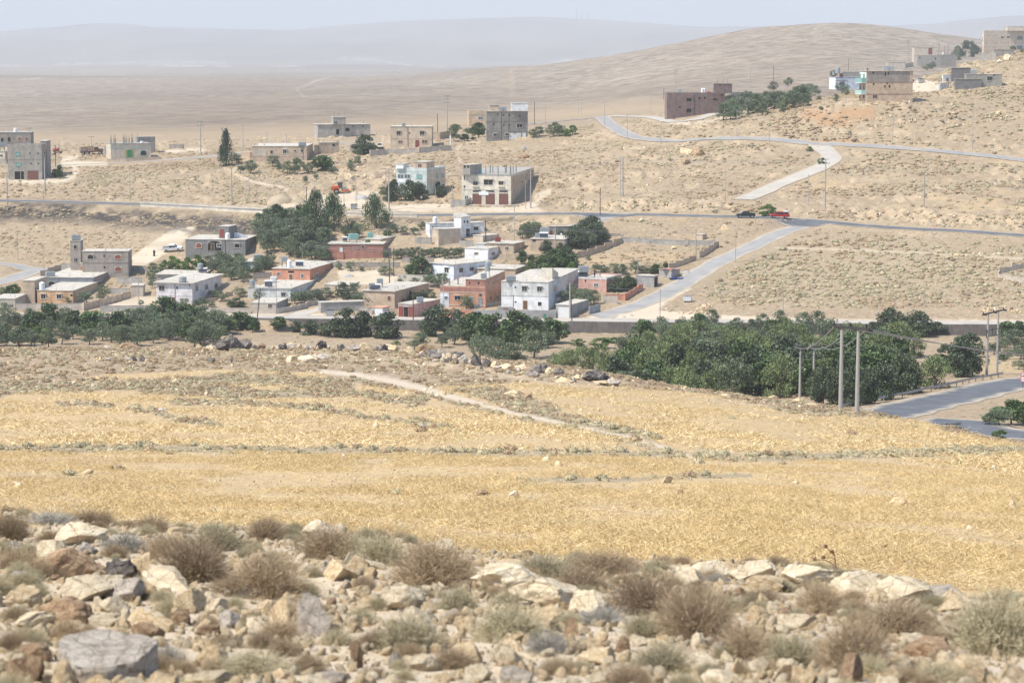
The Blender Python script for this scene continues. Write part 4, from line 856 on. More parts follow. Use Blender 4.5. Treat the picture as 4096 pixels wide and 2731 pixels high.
# --- scattered stuff through geometry nodes
def scatter(name, pts, rot, scl, meshes, label=None, idx=None):
 cl = bpy.data.collections.new(name + '_sources')
 for i, me in enumerate(meshes):
  o = bpy.data.objects.new('%s_source_%02d' % (name, i), me); cl.objects.link(o)
 pts = np.asarray(pts, float); n = len(pts); me = bpy.data.meshes.new(name); me.vertices.add(n); me.vertices.foreach_set('co', pts.ravel().astype(np.float32))
 a = me.attributes.new('rz', 'FLOAT_VECTOR', 'POINT'); a.data.foreach_set('vector', np.asarray(rot, np.float32).ravel())
 a = me.attributes.new('sc', 'FLOAT_VECTOR', 'POINT'); a.data.foreach_set('vector', np.asarray(scl, np.float32).ravel())
 a = me.attributes.new('ix', 'INT', 'POINT'); a.data.foreach_set('value',(RNG.integers(0, len(meshes), n) if idx is None else np.asarray(idx)).astype(np.int32)); me.update()
 o = bpy.data.objects.new(name, me); COL.objects.link(o); o['kind'] = 'stuff'
 if label: o['label'] = label
 g = bpy.data.node_groups.new(name + '_nodes', 'GeometryNodeTree'); g.interface.new_socket('Geometry', in_out='INPUT', socket_type='NodeSocketGeometry'); g.interface.new_socket('Geometry', in_out='OUTPUT', socket_type='NodeSocketGeometry')
 N = g.nodes; gi = N.new('NodeGroupInput'); go = N.new('NodeGroupOutput'); ci = N.new('GeometryNodeCollectionInfo'); ci.inputs[0].default_value = cl; ci.inputs['Separate Children'].default_value = True; ci.inputs['Reset Children'].default_value = True
 ip = N.new('GeometryNodeInstanceOnPoints'); ip.inputs['Pick Instance'].default_value = True
 def na(nm, ty): x = N.new('GeometryNodeInputNamedAttribute'); x.data_type = ty; x.inputs[0].default_value = nm; return next(o_ for o_ in x.outputs if o_.enabled)
 g.links.new(gi.outputs[0], ip.inputs['Points']); g.links.new(ci.outputs[0], ip.inputs['Instance']); g.links.new(na('ix', 'INT'), ip.inputs['Instance Index']); g.links.new(na('rz', 'FLOAT_VECTOR'), ip.inputs['Rotation']); g.links.new(na('sc', 'FLOAT_VECTOR'), ip.inputs['Scale']); g.links.new(ip.outputs[0], go.inputs[0])
 md = o.modifiers.new('scatter', 'NODES'); md.node_group = g; return o
def polar_points(n, D0, D1, umax=0.26, power=2.0, seed=0):
 r = np.random.default_rng(seed); d = (D0 ** power + r.random(n) * (D1 ** power - D0 ** power)) ** (1 / power); u = r.uniform(-umax, umax, n); x = u * d; z = height(x, d); px, py = proj(x, d, z); return x, d, z, px, py, r
# --- retaining wall under the village road
def retaining():
 root = empty('retaining_wall',(0, float(wall_D(0)),-63.6), 'long grey retaining wall between the pale village road and the orchard', 'wall'); O = root.location
 us = np.linspace(-0.27,0.27,47)
 P_ = [Vector((u * float(wall_D(u)), float(wall_D(u)),0)) for u in us]
 for i,(a, b) in enumerate(zip(P_[:-1], P_[1:])):
  d = (b - a).normalized(); n = Vector((d.y,-d.x,0)); L = (b - a).length
  zt = float(height((a.x + b.x) / 2, a.y + 2.0)) + 0.22 + 0.05 * math.sin(i * 2.1); zb = float(height((a.x + b.x) / 2, a.y - 1.5)) - 1.0
  mb = MB(); o = Vector((a.x, a.y, zb)) - O + n * 0.55; mb.obox(o + d * 0.02, d * (L - 0.04),-n * 0.9,(0,0, zt - zb)); mb.build('wall_panel', 'retain', root)
MAT['retain'] = wall_mat('retaining_concrete',(.175,.155,.14),.15,.5)
retaining()
B = {}
b = Bld('grey_house', 'long grey single-storey house with blue-hooded arched windows at the far left edge', 'house'); b.box('A',-260,366,372,405,238, 'grey', roof='roofgrey', yaw=6, dep=9)
b.win('ah',(10,298,40,345),(92,290,122,340)); b.win('ar',(213,290,246,335),(296,288,327,332)); tank_cyl('A',182,242,42,48, b.b, 'white plastic water tank on the far left grey house')
b = Bld('cream_house', 'small cream house with turquoise trim cut by the left edge', 'house'); b.box('A',-160,62,118,602,460, 'cream', yaw=12); b.band('turq', 'A',458, sides='l'); b.win('h',(3,500,30,516)); b.panel('orange',(64,470,116,600))
tank_box('A',26,455,58,100, b.b, 'grey water tank on a tall frame at the left edge', legs=.45)
wall_run('A', [(-200,612),(75,610)],1.5, 'plaster', 'low plastered wall in front of the cream house at the left edge', dmin=600)
b = Bld('garage_house', 'three-level grey-brown house with an open dark garage beside a red garage door', 'house'); b.box('A',110,497,562,792,392, 'grey2', roof='roofgrey', yaw=10, para=.4); B['garage'] = b
b.win('g',(188,475,232,508),(193,598,242,632)); b.win('v',(345,475,360,488),(440,475,455,488),(356,594,372,608),(444,594,458,608),(520,472,532,486)); b.win('N',(170,692,285,788)); b.win('R',(328,692,445,790)); b.band('greybrown', 'A',556); b.band('greybrown', 'A',686)
b.box('A',500,560,616,760,338, 'greybrown', roof='roof', yaw=10, back=2.5, part='stair_tower', roofname='tower_roof');
b = Bld('unfinished_house', 'cream house with turquoise bands and bare concrete columns standing on its roof', 'house'); b.box('A',1268,1305,1790,558,372, 'beige', roof='roofgrey', yaw=80, para=.0); A4 = b.b
b.band('turq', 'A',418, hh=.2); b.win('G',(1497,442,1550,528)); b.win('at',(1652,448,1720,505)); b.panel('olivegreen',(1480,442,1494,528)); b.panel('olivegreen',(1553,442,1566,528)); b.column('A', [1292,1308,1342,1362,1452,1470,1502,1524,1552,1575],368,300, b=A4)
b.box('A',1600,1612,1842,520,292, 'grey2', roof='roofgrey', yaw=78, back=9, part='rear_block', roofname='rear_roof', dmin=600)
tank_cyl('A',1692,372,40,24, A4, 'low white water tank on the roof of the unfinished cream house')
wall_run('A', [(1265,588),(1500,580),(1900,552)],.9, 'tan2', 'low stone plinth wall in front of the cream house with roof columns', dmin=600)
wall_run('A', [(1225,492),(1270,495)],2.6, 'rough', 'rough brown wall stub left of the cream house with roof columns', dmin=600)
b = Bld('stone_hut', 'small ruined brown stone hut on the bare plain', 'hut'); b.box('A',2008,2150,2178,430,388, 'rough', roof=None, para=.3)
b = Bld('tan_house', 'long tan single-storey house above the olive garden', 'house'); b.box('B',920,1552,1632,714,548, 'tan', yaw=5); B['tan'] = b; T1 = b.b
b.win('k',(1270,588,1310,632),(1398,588,1425,610),(1478,585,1505,612)); b.win('w',(1120,595,1150,630)); b.band('tan2', 'B',662, sides='l'); b.pipe('B',1505,545,700); b.panel('plaster',(925,580,1070,660)); tank_box('B',1495,548,86,44, T1, 'square grey water tank on the long tan house', legs=.1)
b.column('B', [935,965,1050],575,548, mat='tan', b=T1, rebar=False)
wall_run('B', [(780,698),(885,690),(922,690)],2.0, 'tan', 'tan garden wall left of the long tan house', dmin=600)
wall_run('B', [(1636,645),(1690,630)],2.8, 'tan', 'tan link wall between the long tan house and its outbuilding', dmin=600)
b = Bld('outbuilding', 'tan flat-roofed outbuilding right of the long tan house', 'outbuilding'); b.box('B',1686,1692,1938,632,505, 'tan', yaw=80, dep=None); b.win('h',(1850,522,1882,542))
b = Bld('block_house', 'unfinished grey block house with a square tower and bare door opening', 'house'); b.box('B',1642,1680,2305,448,292, 'block', yaw=80, over=.25); K1 = b.b
b.win('h',(1895,345,1930,408)); b.win('ah',(2003,328,2052,368)); b.win('v',(2085,305,2100,318),(2205,300,2222,320)); b.box('B',1850,1860,2018,292,206, 'block', on=K1, yaw=80, part='tower', roofname='tower_roof'); b.win('v',(1876,250,1886,278),(1898,250,1908,278)); b.column('B', [1870,1925,2010],206,180, w=.12)
wall_run('B', [(2056,612),(2112,612)],2.2, 'grey2', 'pale grey wall stub left of the round green tree', dmin=600)
b = Bld('beige_house', 'two-storey beige house with a walled yard and narrow barred windows', 'house'); b.box('C',482,962,975,612,374, 'tan2', yaw=3, dep=9); B['beige'] = b
b.win('w',(548,430,595,472),(822,430,872,472)); b.win('v',(692,440,706,456)); b.win('b',(568,536,615,568),(848,530,908,568)); b.win('E',(772,535,808,610)); b.band('tan2', 'C',516); b.pipe('C',680,380,605); tank_box('C',632,374,38,36, b.b, 'small grey water tank on the two-storey beige house', legs=.1)
wall_run('C', [(242,716),(440,700),(815,682),(1190,656)],1.7, 'plaster', 'long grey yard wall below the two-storey beige house', dmin=600, piers=3, hp=62)
wall_run('C', [(372,572),(482,574)],2.4, 'tan2', 'cream wall left of the two-storey beige house', dmin=600); wall_run('C', [(968,520),(1060,520),(1172,500)],2.2, 'tan', 'tan wall right of the two-storey beige house', dmin=600)
g_ = at(*P('C',1180,598),600); t = empty('gate_post', g_, 'white gate post at the right end of the grey yard wall', 'gate post'); MB().box(0,0,-.5,.45,.45,3.4).build('post', 'trimwhite', t); MB().cyl((0,0,2.9),(0,0,3.3),.25,.05).build('finial', 'trimwhite', t)
b = Bld('pink_house', 'pale pink house with a green roof band half hidden behind the three-storey block', 'house'); b.box('C',1386,1394,1700,377,195, 'peach', yaw=80, roof='roof', over=.05, para=.3); b.band('teal', 'C',238, sides='r'); b.win('p',(1508,257,1560,287));
b = Bld('apartment_block', 'grey three-storey block with a white rooftop box and small square windows', 'apartment block'); b.box('C',1600,1607,2090,549,196, 'grey', yaw=82, dep=None); B['apt'] = b; AP = b.b
b.band('darkgrey', 'C',316); b.band('darkgrey', 'C',436); b.win('v',(1730,222,1745,238),(1797,230,1812,244),(1868,228,1883,243),(1680,334,1695,350),(1800,350,1815,365),(1868,348,1883,363)); b.win('w',(1978,230,2008,266),(1962,342,2025,385)); b.win('k',(1685,455,1725,485),(1825,452,1863,480)); b.win('W',(1926,460,1958,517),(2032,448,2066,515)); b.panel('whiteold',(1870,448,1922,522)); b.panel('whiteold',(1960,448,2010,520)); b.pipe('C',1778,200,540); b.pipe('C',1866,200,520)
b.box('C',1635,1640,1755,190,122, 'tan2', on=AP, yaw=80, part='stair_hut', roofname='hut_roof')
tank_box('C',1772,190,44,48, AP, 'left grey water tank on the three-storey block', legs=.15); tank_box('C',1812,188,44,46, AP, 'middle grey water tank on the three-storey block', legs=.15)
b.box('C',1893,1898,2092,192,96, 'white', on=AP, yaw=82, part='rooftop_box', roofname='box_roof', roof='trimwhite')
b = Bld('green_house', 'pale green two-storey house with a glazed balcony behind dark olive trees', 'house'); b.box('C',545,905,1125,1195,874, 'palegreen', yaw=24, para=.3); G1 = b.b
b.band('turq', 'C',908, hh=.12); b.band('turq', 'C',1035, hh=.12); b.win('p',(562,935,632,980),(640,935,710,980)); b.win('g',(790,942,845,985)); b.win('g',(1015,930,1035,972),(1080,925,1100,968)); b.win('h',(1085,1052,1105,1090)); b.panel('white',(560,985,735,1030)); b.panel('palegreen',(740,905,900,1030)); b.panel('beige',(910,880,1120,1030))
b.box('C',745,900,998,872,792, 'tan', on=G1, yaw=24, part='stair_hut', roofname='hut_roof'); b.win('b',(800,808,843,855)); b.box('C',543,625,695,868,815, 'white', on=G1, yaw=24, part='small_hut', roofname='small_roof')
b = Bld('shop_building', 'cream two-storey shop building with three brown roller doors and roof columns', 'shop'); b.box('C',1315,1893,2162,1290,945, 'cream', yaw=9, roof='roofgrey', para=.0); SH = b.b; B['shop'] = b
b.panel('tan',(1896,962,2158,1284)); b.win('R',(1445,1165,1540,1286),(1600,1165,1697,1286),(1757,1165,1855,1286)); b.win('h',(1445,1124,1540,1140),(1600,1124,1693,1140),(1757,1126,1853,1142)); b.win('w',(1450,1020,1503,1060),(1748,1020,1802,1060)); b.win('w',(1575,1000,1678,1057)); b.win('k',(1338,938,1352,1000),(1338,1062,1352,1122)); b.win('p',(1350,1185,1390,1225)); b.win('w',(1915,1010,1930,1045),(2010,1005,2028,1040),(2100,1000,2118,1035))  # tan panel puts the shaded tone of the right face into colour
b.band('cream', 'C',1118, sides='l', hh=.35)
b.panel('cream',(1440,1062,1515,1080), name='window_box', depth=.5); b.panel('cream',(1738,1062,1812,1080), name='window_box', depth=.5); b.panel('cream',(1392,945,1870,1112), name='upper_bay', depth=.03)
sg = b.panel('signwhite',(1517,1137,1630,1178), name='shop_sign', depth=.14)
b.box('C',1325,1412,1550,940,826, 'grey2', on=SH, yaw=30, part='roof_room', roofname='room_roof'); b.win('h',(1340,828,1362,858),(1380,828,1400,858)); b.win('T',(1528,868,1550,932)); b.column('C', [1590,1650,1680,1740,1828,1842,1893,1985,2063,2150],942,850, b=SH, w=.3)
b.box('C',1880,1893,2160,945,915, 'tan2', on=SH, yaw=60, part='parapet', roof=None, dep=.3) if False else None
wall_run('C', [(1184,1310),(1360,1306),(1447,1262)],2.0, 'block', 'grey block wall left of the shop building', dmin=600, hp=70)
p_ = at(*P('C',1400,1306),600); q_ = at(*P('C',1935,1306),600); t = empty('loading_platform', p_, 'low concrete platform in front of the brown roller doors', 'platform'); d_ = (q_ - p_); d_.z = 0; MB().obox((0,0,-.6), d_, Vector((-d_.y, d_.x,0)).normalized() * 1.6,(0,0,.85)).build('slab', 'roof', t)
b = Bld('mauve_house', 'large unfinished mauve-brown two-storey house beside the bend of the hill road', 'house'); b.box('D',405,437,1030,731,458, 'mauve', yaw=72, roof='roofgrey', para=.3); MV = b.b; B['mauve'] = b
b.win('h',(642,505,695,538),(640,613,693,652)); b.win('v',(565,590,582,607),(770,497,786,515),(826,493,842,512),(1005,465,1020,480)); b.win('h',(917,507,967,525)); b.pipe('D',722,470,690)
b.box('D',922,928,1104,456,354, 'mauve', on=MV, yaw=76, part='stair_tower', roofname='tower_roof'); b.column('D', [965,1028,1072],354,330, w=.14, mat='mauve')
b.box('D',1028,1034,1082,602,480, 'mauve', yaw=72, back=1.0, part='side_wing', roof=None, dmin=600)
tank_box('D',583,456,34,42, MV, 'small grey water tank on the mauve-brown house', legs=.2); tank_cyl('D',840,456,26,54, MV, 'left white water tank on the mauve-brown house'); tank_cyl('D',862,456,24,54, MV, 'right white water tank on the mauve-brown house'); tank_cyl('D',906,456,28,24, MV, 'orange barrel on the mauve-brown house', mat='machine')
b = Bld('block_shed', 'roofless grey block shed right of the mauve-brown house', 'shed'); b.box('D',1112,1118,1312,584,512, 'block', yaw=80, roof='ground_patch' if False else 'roofgrey', para=.3)
wall_run('D', [(1105,520),(1200,516),(1326,505)],3.2, 'block', 'tall grey block wall behind the roofless shed', dmin=600, hp=72)
b = Bld('balcony_house', 'three-level beige and brown house with two green corner balconies', 'house'); b.box('E',600,695,1155,942,618, 'peach', yaw=70, over=.25); BH = b.b; B['balc'] = b
b.panel('greybrown',(697,622,1152,728), name='upper_storey'); b.panel('white',(612,622,693,690)); b.band('mauvetrim', 'E',738); b.band('mauvetrim', 'E',862, sides='r')
b.win('v',(760,625,778,642),(890,632,903,665),(920,632,935,655),(765,745,780,765),(884,765,898,790),(932,763,946,790),(908,740,920,755)); b.win('b',(762,865,808,903)); b.win('g',(614,648,640,690),(665,650,680,690)); b.win('w',(620,765,640,812),(665,765,678,812),(620,868,635,905),(665,866,678,905))
for (ya, yb_) in ((692,742),(818,862)):
 z0 = pyv(P('E',0, yb_)[1]) * BH['C'].y - BH['C'].z; z1 = pyv(P('E',0, ya)[1]) * BH['C'].y - BH['C'].z; n_ = -BH['dr']; dd_ = BH['dl']; mb = MB(); o_ = BH['o'] + Vector((0,0, z0)) + dd_ * .2; L_ = BH['wl'] - .3
 mb.obox(o_, dd_ * L_, n_ * 1.5,(0,0,.15)); sl = mb.build('balcony', 'white', b.root); mb = MB(); mb.obox(o_ + n_ * 1.44 + Vector((0,0,.15)), dd_ * L_, n_ * .06,(0,0, z1 - z0 - .15)); mb.obox(o_ + Vector((0,0,.15)), n_ * 1.44, dd_ * .06,(0,0, z1 - z0 - .15)); mb.build('railing', 'turq' if ya > 800 else 'teal', sl)
tank_box('E',905,612,48,48, BH, 'left grey water tank on the house with green balconies', legs=.15); tank_box('E',960,612,48,46, BH, 'right grey water tank on the house with green balconies', legs=.15); tank_cyl('E',673,618,15,30, BH, 'dark red chimney drum on the house with green balconies', mat='redpaint')
b = Bld('blue_trim_house', 'low white house with blue roof edge behind the house with green balconies', 'house'); b.box('E',282,372,640,810,682, 'bluewhite', yaw=62, over=.1); BT = b.b; b.band('blue', 'E',686, hh=.14); b.win('h',(420,728,465,758)); b.panel('mauvetrim',(375,716,500,722)); b.box('E',440,450,612,672,625, 'grey', on=BT, yaw=80, part='roof_room', roofname='room_roof')
tank_cyl('E',400,680,50,106, BT, 'tall silver water tank on the low white house with blue edge', mat='galv', legs=.35); tank_cyl('E',352,678,26,56, BT, 'thin grey water tank on the low white house with blue edge', mat='galv', legs=.3); tank_cyl('E',447,680,38,40, BT, 'dark red drum on the low white house with blue edge', mat='redpaint')
b = Bld('grey_cottage', 'dark grey flat-roofed cottage with a stair tower near the hilltop', 'house'); b.box('E',1735,1745,2083,795,652, 'grey2', yaw=80); GC = b.b; b.win('w',(1965,678,2015,717)); b.win('h',(2027,652,2046,665)); b.box('E',1590,1627,1872,815,702, 'darkgrey', yaw=72, part='front_room', roofname='front_roof'); b.win('N',(1598,724,1620,782))
b.box('E',1562,1588,1757,745,584, 'darkgrey', yaw=72, back=2, part='stair_tower', roofname='tower_roof', dmin=600); b.box('E',1458,1500,1590,755,660, 'white', yaw=60, back=1, part='white_wing', roofname='wing_roof', dmin=600); b.win('d',(1480,690,1495,735),(1535,692,1555,748)); tank_box('E',1822,650,58,42, GC, 'pale grey water tank on the dark grey cottage', legs=.15)
wall_run('E', [(1433,812),(1470,815),(1562,790)],1.8, 'whiteold', 'pale low wall left of the dark grey cottage', dmin=600)
b = Bld('hilltop_house', 'large two-storey beige house on the hilltop at the right edge', 'house'); b.box('E',1868,1930,2900,440,196, 'tan2', yaw=70, para=.3); HH = b.b; b.band('trimwhite', 'E',228); b.band('trimwhite', 'E',348); b.win('p',(2280,248,2335,290),(2278,350,2335,390)); b.win('k',(2110,255,2138,272),(2172,252,2198,270)); b.win('w',(1876,262,1890,310),(1905,262,1918,310)); b.panel('cream',(1872,232,1926,344)); b.box('E',2165,2180,2420,192,150, 'beige', on=HH, yaw=80, part='stair_hut', roofname='hut_roof', slope=.0); b.pipe('E',2150,150,340)  # cream panel puts the sunlit tone of the left face into colour
wall_run('E', [(1880,512),(1905,518),(2060,500)],2.4, 'grey2', 'grey boundary wall below the hilltop house', dmin=600, hp=80)
b = Bld('small_shed', 'small grey block shed below the hilltop house', 'shed'); b.box('E',2030,2040,2205,480,392, 'grey2', yaw=80)
b = Bld('unfinished_block', 'unfinished grey house with a red door and bare concrete posts near the hilltop', 'house'); b.box('E',1190,1198,1400,548,372, 'beige', yaw=80); UB = b.b; b.win('E',(1350,374,1385,440)); b.column('E', [1240,1392],372,345, w=.3); b.box('E',1226,1232,1440,566,454, 'grey2', yaw=80, part='front_block', roofname='front_roof'); b.win('v',(1252,470,1266,484)); b.win('h',(1415,475,1428,498)); b.box('E',1440,1446,1600,566,446, 'grey', yaw=80, part='side_block', roofname='side_roof'); b.column('E', [1458,1517,1553],446,350, w=.35); tank_cyl('E',1502,446,16,26, b.b, 'small white tank between the bare posts near the hilltop')
b = Bld('beige_shed', 'beige flat-roofed shed behind the house with green balconies', 'shed'); b.box('E',897,915,1075,596,524, 'beige', yaw=76); wall_run('E', [(1078,588),(1190,566)],2.5, 'beige', 'beige wall running right from the beige shed', dmin=600)
b = Bld('tower_house', 'grey two-storey house with a tall stair tower and arched windows', 'house'); b.box('F',1098,1728,1764,832,490, 'greybrown', yaw=8); TH = b.b; B['tower'] = b
b.win('a',(1175,540,1255,592)); b.win('ar',(1545,537,1625,590),(1548,697,1630,755)); b.win('v',(1390,537,1410,562),(1393,688,1413,715)); b.band('darkgrey', 'F',645)
b.box('F',938,1090,1113,800,348, 'greybrown', yaw=10, part='stair_tower', roofname='tower_roof'); TT = b.b; b.win('w',(990,405,1032,455),(996,575,1040,625)); b.win('h',(1025,740,1055,786)); tank_box('F',992,342,58,72, TT, 'left of the twin pale tanks on the tall stair tower', legs=.1); tank_box('F',1054,342,56,72, TT, 'right of the twin pale tanks on the tall stair tower', legs=.1)
b = Bld('stair_annex', 'grey rooftop annex with a tan door in front of the tower house', 'annex'); b.box('F',1072,1195,1335,815,655, 'grey2', yaw=28); b.win('O',(1083,690,1130,800))
b = Bld('bluegrey_house', 'blue-grey single-storey house with a broad pale roof and arched windows', 'house'); b.box('F',568,1256,1577,990,845, 'bluegrey', yaw=14); BG = b.b; b.panel('greybrown',(1258,848,1575,985)); b.win('ah',(655,895,735,950),(848,905,905,945)); b.win('h',(945,903,990,932)); b.win('a',(1314,897,1345,950),(1512,865,1545,915)); b.win('v',(1408,870,1417,900),(1450,865,1460,895)); tank_box('F',676,826,118,66, BG, 'wide blue-grey water tank on the blue-grey house', mat='galv', legs=.1); dish('F',1408,795,60, BG, 'large white satellite dish on the blue-grey house',1.2)
b = Bld('orange_house', 'rust-streaked orange house with a tall left block behind the long boundary wall', 'house'); b.box('F',478,985,1303,1188,1022, 'orange', yaw=16); OH = b.b; b.win('k',(552,1067,612,1125),(762,1070,822,1125)); b.win('v',(962,1065,985,1090)); b.panel('peach',(990,1024,1298,1180)); b.box('F',288,470,605,1192,885, 'tan', yaw=16, part='tall_block', roofname='block_roof', back=0.3); tank_cyl('F',558,1010,76,112, OH, 'white cylinder water tank on the orange house')
b = Bld('low_outbuilding', 'low plastered outbuilding at the left end of the long boundary wall', 'outbuilding'); b.box('F',-120,205,325,1285,1128, 'plaster', yaw=14)
wall_run('F', [(212,1286),(660,1284),(1120,1284)],2, 'plaster', 'long plastered boundary wall in front of the orange house', hp=96); wall_run('F', [(1124,1284),(1430,1205),(1758,1108)],2, 'tan2', 'pale wall running uphill beside the sandy lane', hp=92, piers=2)
wall_run('F', [(1350,1302),(1700,1304),(2100,1304),(2290,1300)],2, 'block', 'block boundary wall below the white two-storey house at left', hp=86); wall_run('F', [(1578,924),(1905,926)],2, 'block', 'block wall right of the blue-grey house', hp=90); wall_run('F', [(1480,1062),(1745,1062)],2, 'block', 'block wall left of the small tan hut', hp=78)
wall_run('F', [(1770,748),(1965,752)],2, 'block', 'block wall between the tower house and the yellow-green bushes', hp=66); wall_run('F', [(825,740),(942,742)],2, 'block', 'grey wall joining the stair tower of the tower house', hp=92); wall_run('F', [(540,850),(640,800),(822,745)],2, 'plaster', 'wall rising along the left road towards the tower house', hp=80)
b = Bld('tan_hut', 'small tan hut with a pale roof at the head of the sandy lane', 'hut'); b.box('F',1742,1925,1935,1092,950, 'plaster', yaw=6, dep=5)
b = Bld('porch_house', 'dark grey house with a recessed porch and red arched window beside the white pickup', 'house'); b.box('G',472,1282,1438,548,337, 'darkgrey', yaw=12); PH = b.b; b.win('ar',(622,380,692,440)); b.win('a',(1135,390,1203,440)); b.win('ah',(778,350,960,478)); b.win('p',(900,388,960,430)); b.win('d',(820,380,862,478)); b.pipe('G',1010,320,500); b.box('G',922,1062,1170,318,158, 'darkgrey', on=PH, yaw=24, part='stair_hut', roofname='hut_roof'); b.win('E',(943,197,992,292)); tank_cyl('G',1045,325,64,88, PH, 'white water tank draped with cloth on the dark grey porch house')  # porch recess is a flat dark pane, its shade painted in
t = empty('laundry', on_roof('G',1150,306, PH), 'white laundry heap hanging behind the cloth-draped tank', 'laundry'); mb = MB()
for k in range(9): a = k / 8 * 4.5 - 2; mb.quad((a,0,0),(a + .6,.2,0),(a + .6,.15,1.5 - abs(a) * .4),(a,0,1.4 - abs(a) * .35))
mb.build('cloths', 'cloth', t)
wall_run('G', [(735,552),(1010,556)],1.5, 'greybrown', 'low terrace wall in front of the recessed porch', hp=70)
b = Bld('blue_house', 'long pale blue house with white roofs behind olive trees', 'house'); b.box('G',765,1072,1230,718,630, 'bluewhite', yaw=14, over=.5); BL = b.b; b.win('h',(988,670,1013,712)); b.panel('greyplaster',(1074,634,1226,715)); b.box('G',1232,1410,1765,742,630, 'bluewhite', yaw=16, part='right_wing', roofname='wing_roof', over=.4); BR = b.b; b.win('T',(1312,682,1340,727)); b.win('h',(1700,655,1728,692)); tank_box('G',1470,600,118,66, BR, 'wide pale green water tank on the long blue house', legs=.15); tank_box('G',1645,600,100,40, BR, 'low tan water tank on the long blue house', legs=.1); tank_cyl('G',1055,600,34,40, BL, 'grey barrel on the left end of the long blue house', mat='galv')
b = Bld('grey_low_house', 'low grey house with a cream roof between the bushes and the pinkish white house', 'house'); b.box('G',80,700,1092,895,803, 'greyplaster', yaw=10, over=.3); GL = b.b; b.win('h',(160,850,212,877)); tank_cyl('G',832,795,80,148, GL, 'tall silver cylinder tank on legs above the low grey house', mat='galv', legs=.42); solar('G',730,775,120,66, GL, 'white solar heater on the low grey house')
b = Bld('pinkish_house', 'pinkish white two-storey house with dark red lower windows at left', 'house'); b.box('G',70,570,950,1205,918, 'pinkwhite', yaw=18, over=.6); PW = b.b; b.win('w',(123,952,192,1013),(612,957,645,1015),(740,942,778,998),(867,922,905,980)); b.win('v',(355,960,372,995),(525,938,540,955),(750,1097,765,1128)); b.win('r',(147,1102,187,1155),(305,1105,335,1155)); b.band('pinkwhite', 'G',1090); b.pipe('G',335,920,1190); tank_cyl('G',440,900,104,76, PW, 'squat silver and red water tank on the pinkish white house', mat='galv', legs=.1)
b = Bld('salmon_house', 'salmon red single-storey house with white shuttered windows', 'house'); b.box('G',1640,2152,2532,918,730, 'salmon', yaw=18, over=.2); SA = b.b; b.win('p',(1707,772,1748,820),(2030,792,2068,845),(2226,785,2262,838),(2421,777,2458,830)); b.win('d',(1870,797,1920,900)); b.panel('black',(1857,752,1935,777), name='name_plate'); tank_cyl('G',1872,708,62,108, SA, 'white plastic tank on the salmon red house'); solar('G',2010,690,114,78, SA, 'white solar heater on the salmon red house'); tank_box('G',1806,695,72,134, SA, 'red and grey tank on a tall frame on the salmon red house', legs=.55, mat='galv'); dish('G',2470,690,30, SA, 'small white dish on the right corner of the salmon red house',.4)
b = Bld('lower_cream_house', 'off-white house with a broad roof directly below the salmon red house', 'house'); b.box('G',1420,1892,2345,1165,990, 'whiteold', yaw=16, over=.3); LC = b.b; b.win('w',(1765,1047,1818,1092),(1953,1039,1990,1080),(2078,1020,2115,1045)); b.box('G',1303,1440,1500,1140,975, 'whiteold', yaw=14, part='left_wing', roofname='wing_roof', back=1.5); tank_cyl('G',1372,968,78,98, b.b, 'silver cylinder tank on the left wing of the off-white house', mat='galv', legs=.15); tank_box('G',1620,905,76,80, LC, 'white ribbed tank behind the solar panels of the off-white house', mat='plastic', legs=.2); solar('G',1595,968,110,92, LC, 'solar heater with dark panels on the off-white house')
b = Bld('roadside_hut', 'plastered roadside hut with one window behind the leaning pole', 'hut'); b.box('G',1338,1697,1845,1330,1188, 'plaster', yaw=14, over=.1); b.win('w',(1590,1192,1638,1243)); b.panel('greyplaster',(1700,1190,1843,1245))
wall_run('G', [(640,1322),(1000,1326),(1335,1328)],2, 'plaster', 'plastered roadside wall left of the roadside hut', hp=76); wall_run('G', [(1712,1328),(1900,1295),(2100,1245),(2262,1198)],2, 'plaster', 'stepped wall rising from the roadside hut along the side street', hp=68); wall_run('G', [(1010,1105),(1110,1085)],2, 'tan2', 'short tan wall among olives right of the pinkish white house', hp=60); wall_run('G', [(1385,865),(1635,845)],2, 'grey2', 'grey wall left of the salmon red house', hp=78); wall_run('G', [(755,1170),(905,1150)],1.5, 'tan2', 'short pale wall beside the pinkish white house', hp=40)
b = Bld('brick_red_house', 'brick red single-storey house with teal rooftop tank', 'house'); b.box('H',315,933,945,762,608, 'brick', yaw=5, over=.2, dep=8); RH = b.b; b.band('turq', 'H',612, hh=.14); b.win('W',(447,645,475,700)); b.win('k',(607,640,622,657),(642,640,660,657),(688,632,722,645)); tank_box('H',598,588,100,96, RH, 'long teal water tank on the brick red house', mat='teal', legs=.4); solar('H',503,580,56,60, RH, 'white solar drum on the brick red house')
wall_run('H', [(160,770),(330,775),(488,778)],2, 'brick', 'brick red yard wall in front of the brick red house', hp=80)
b = Bld('tan_block_house', 'tan flat-roofed block behind the brick red house', 'house'); b.box('H',698,905,1085,668,556, 'tan', yaw=20); tank_box('H',757,530,62,52, b.b, 'small teal water tank on the tan flat-roofed block', mat='teal', legs=.1)
b = Bld('white_villa', 'white villa with a tall white stair tower below the main road', 'house'); b.box('I',8,60,745,412,238, 'white', yaw=75); WV = b.b; b.win('k',(84,270,100,300),(183,278,215,295)); b.win('w',(613,277,665,315)); b.win('D',(518,303,555,388)); b.box('I',363,455,570,412,158, 'white', yaw=40, part='stair_tower', roofname='tower_roof', slope=.8, back=-1.2); b.win('w',(485,195,500,225),(523,195,540,225)); b.win('D',(518,303,555,388)); b.column('I', [365,460,560],150,92, w=.12, mat='trimwhite'); tank_cyl('I',130,236,58,84, WV, 'white cylinder water tank on the white villa')
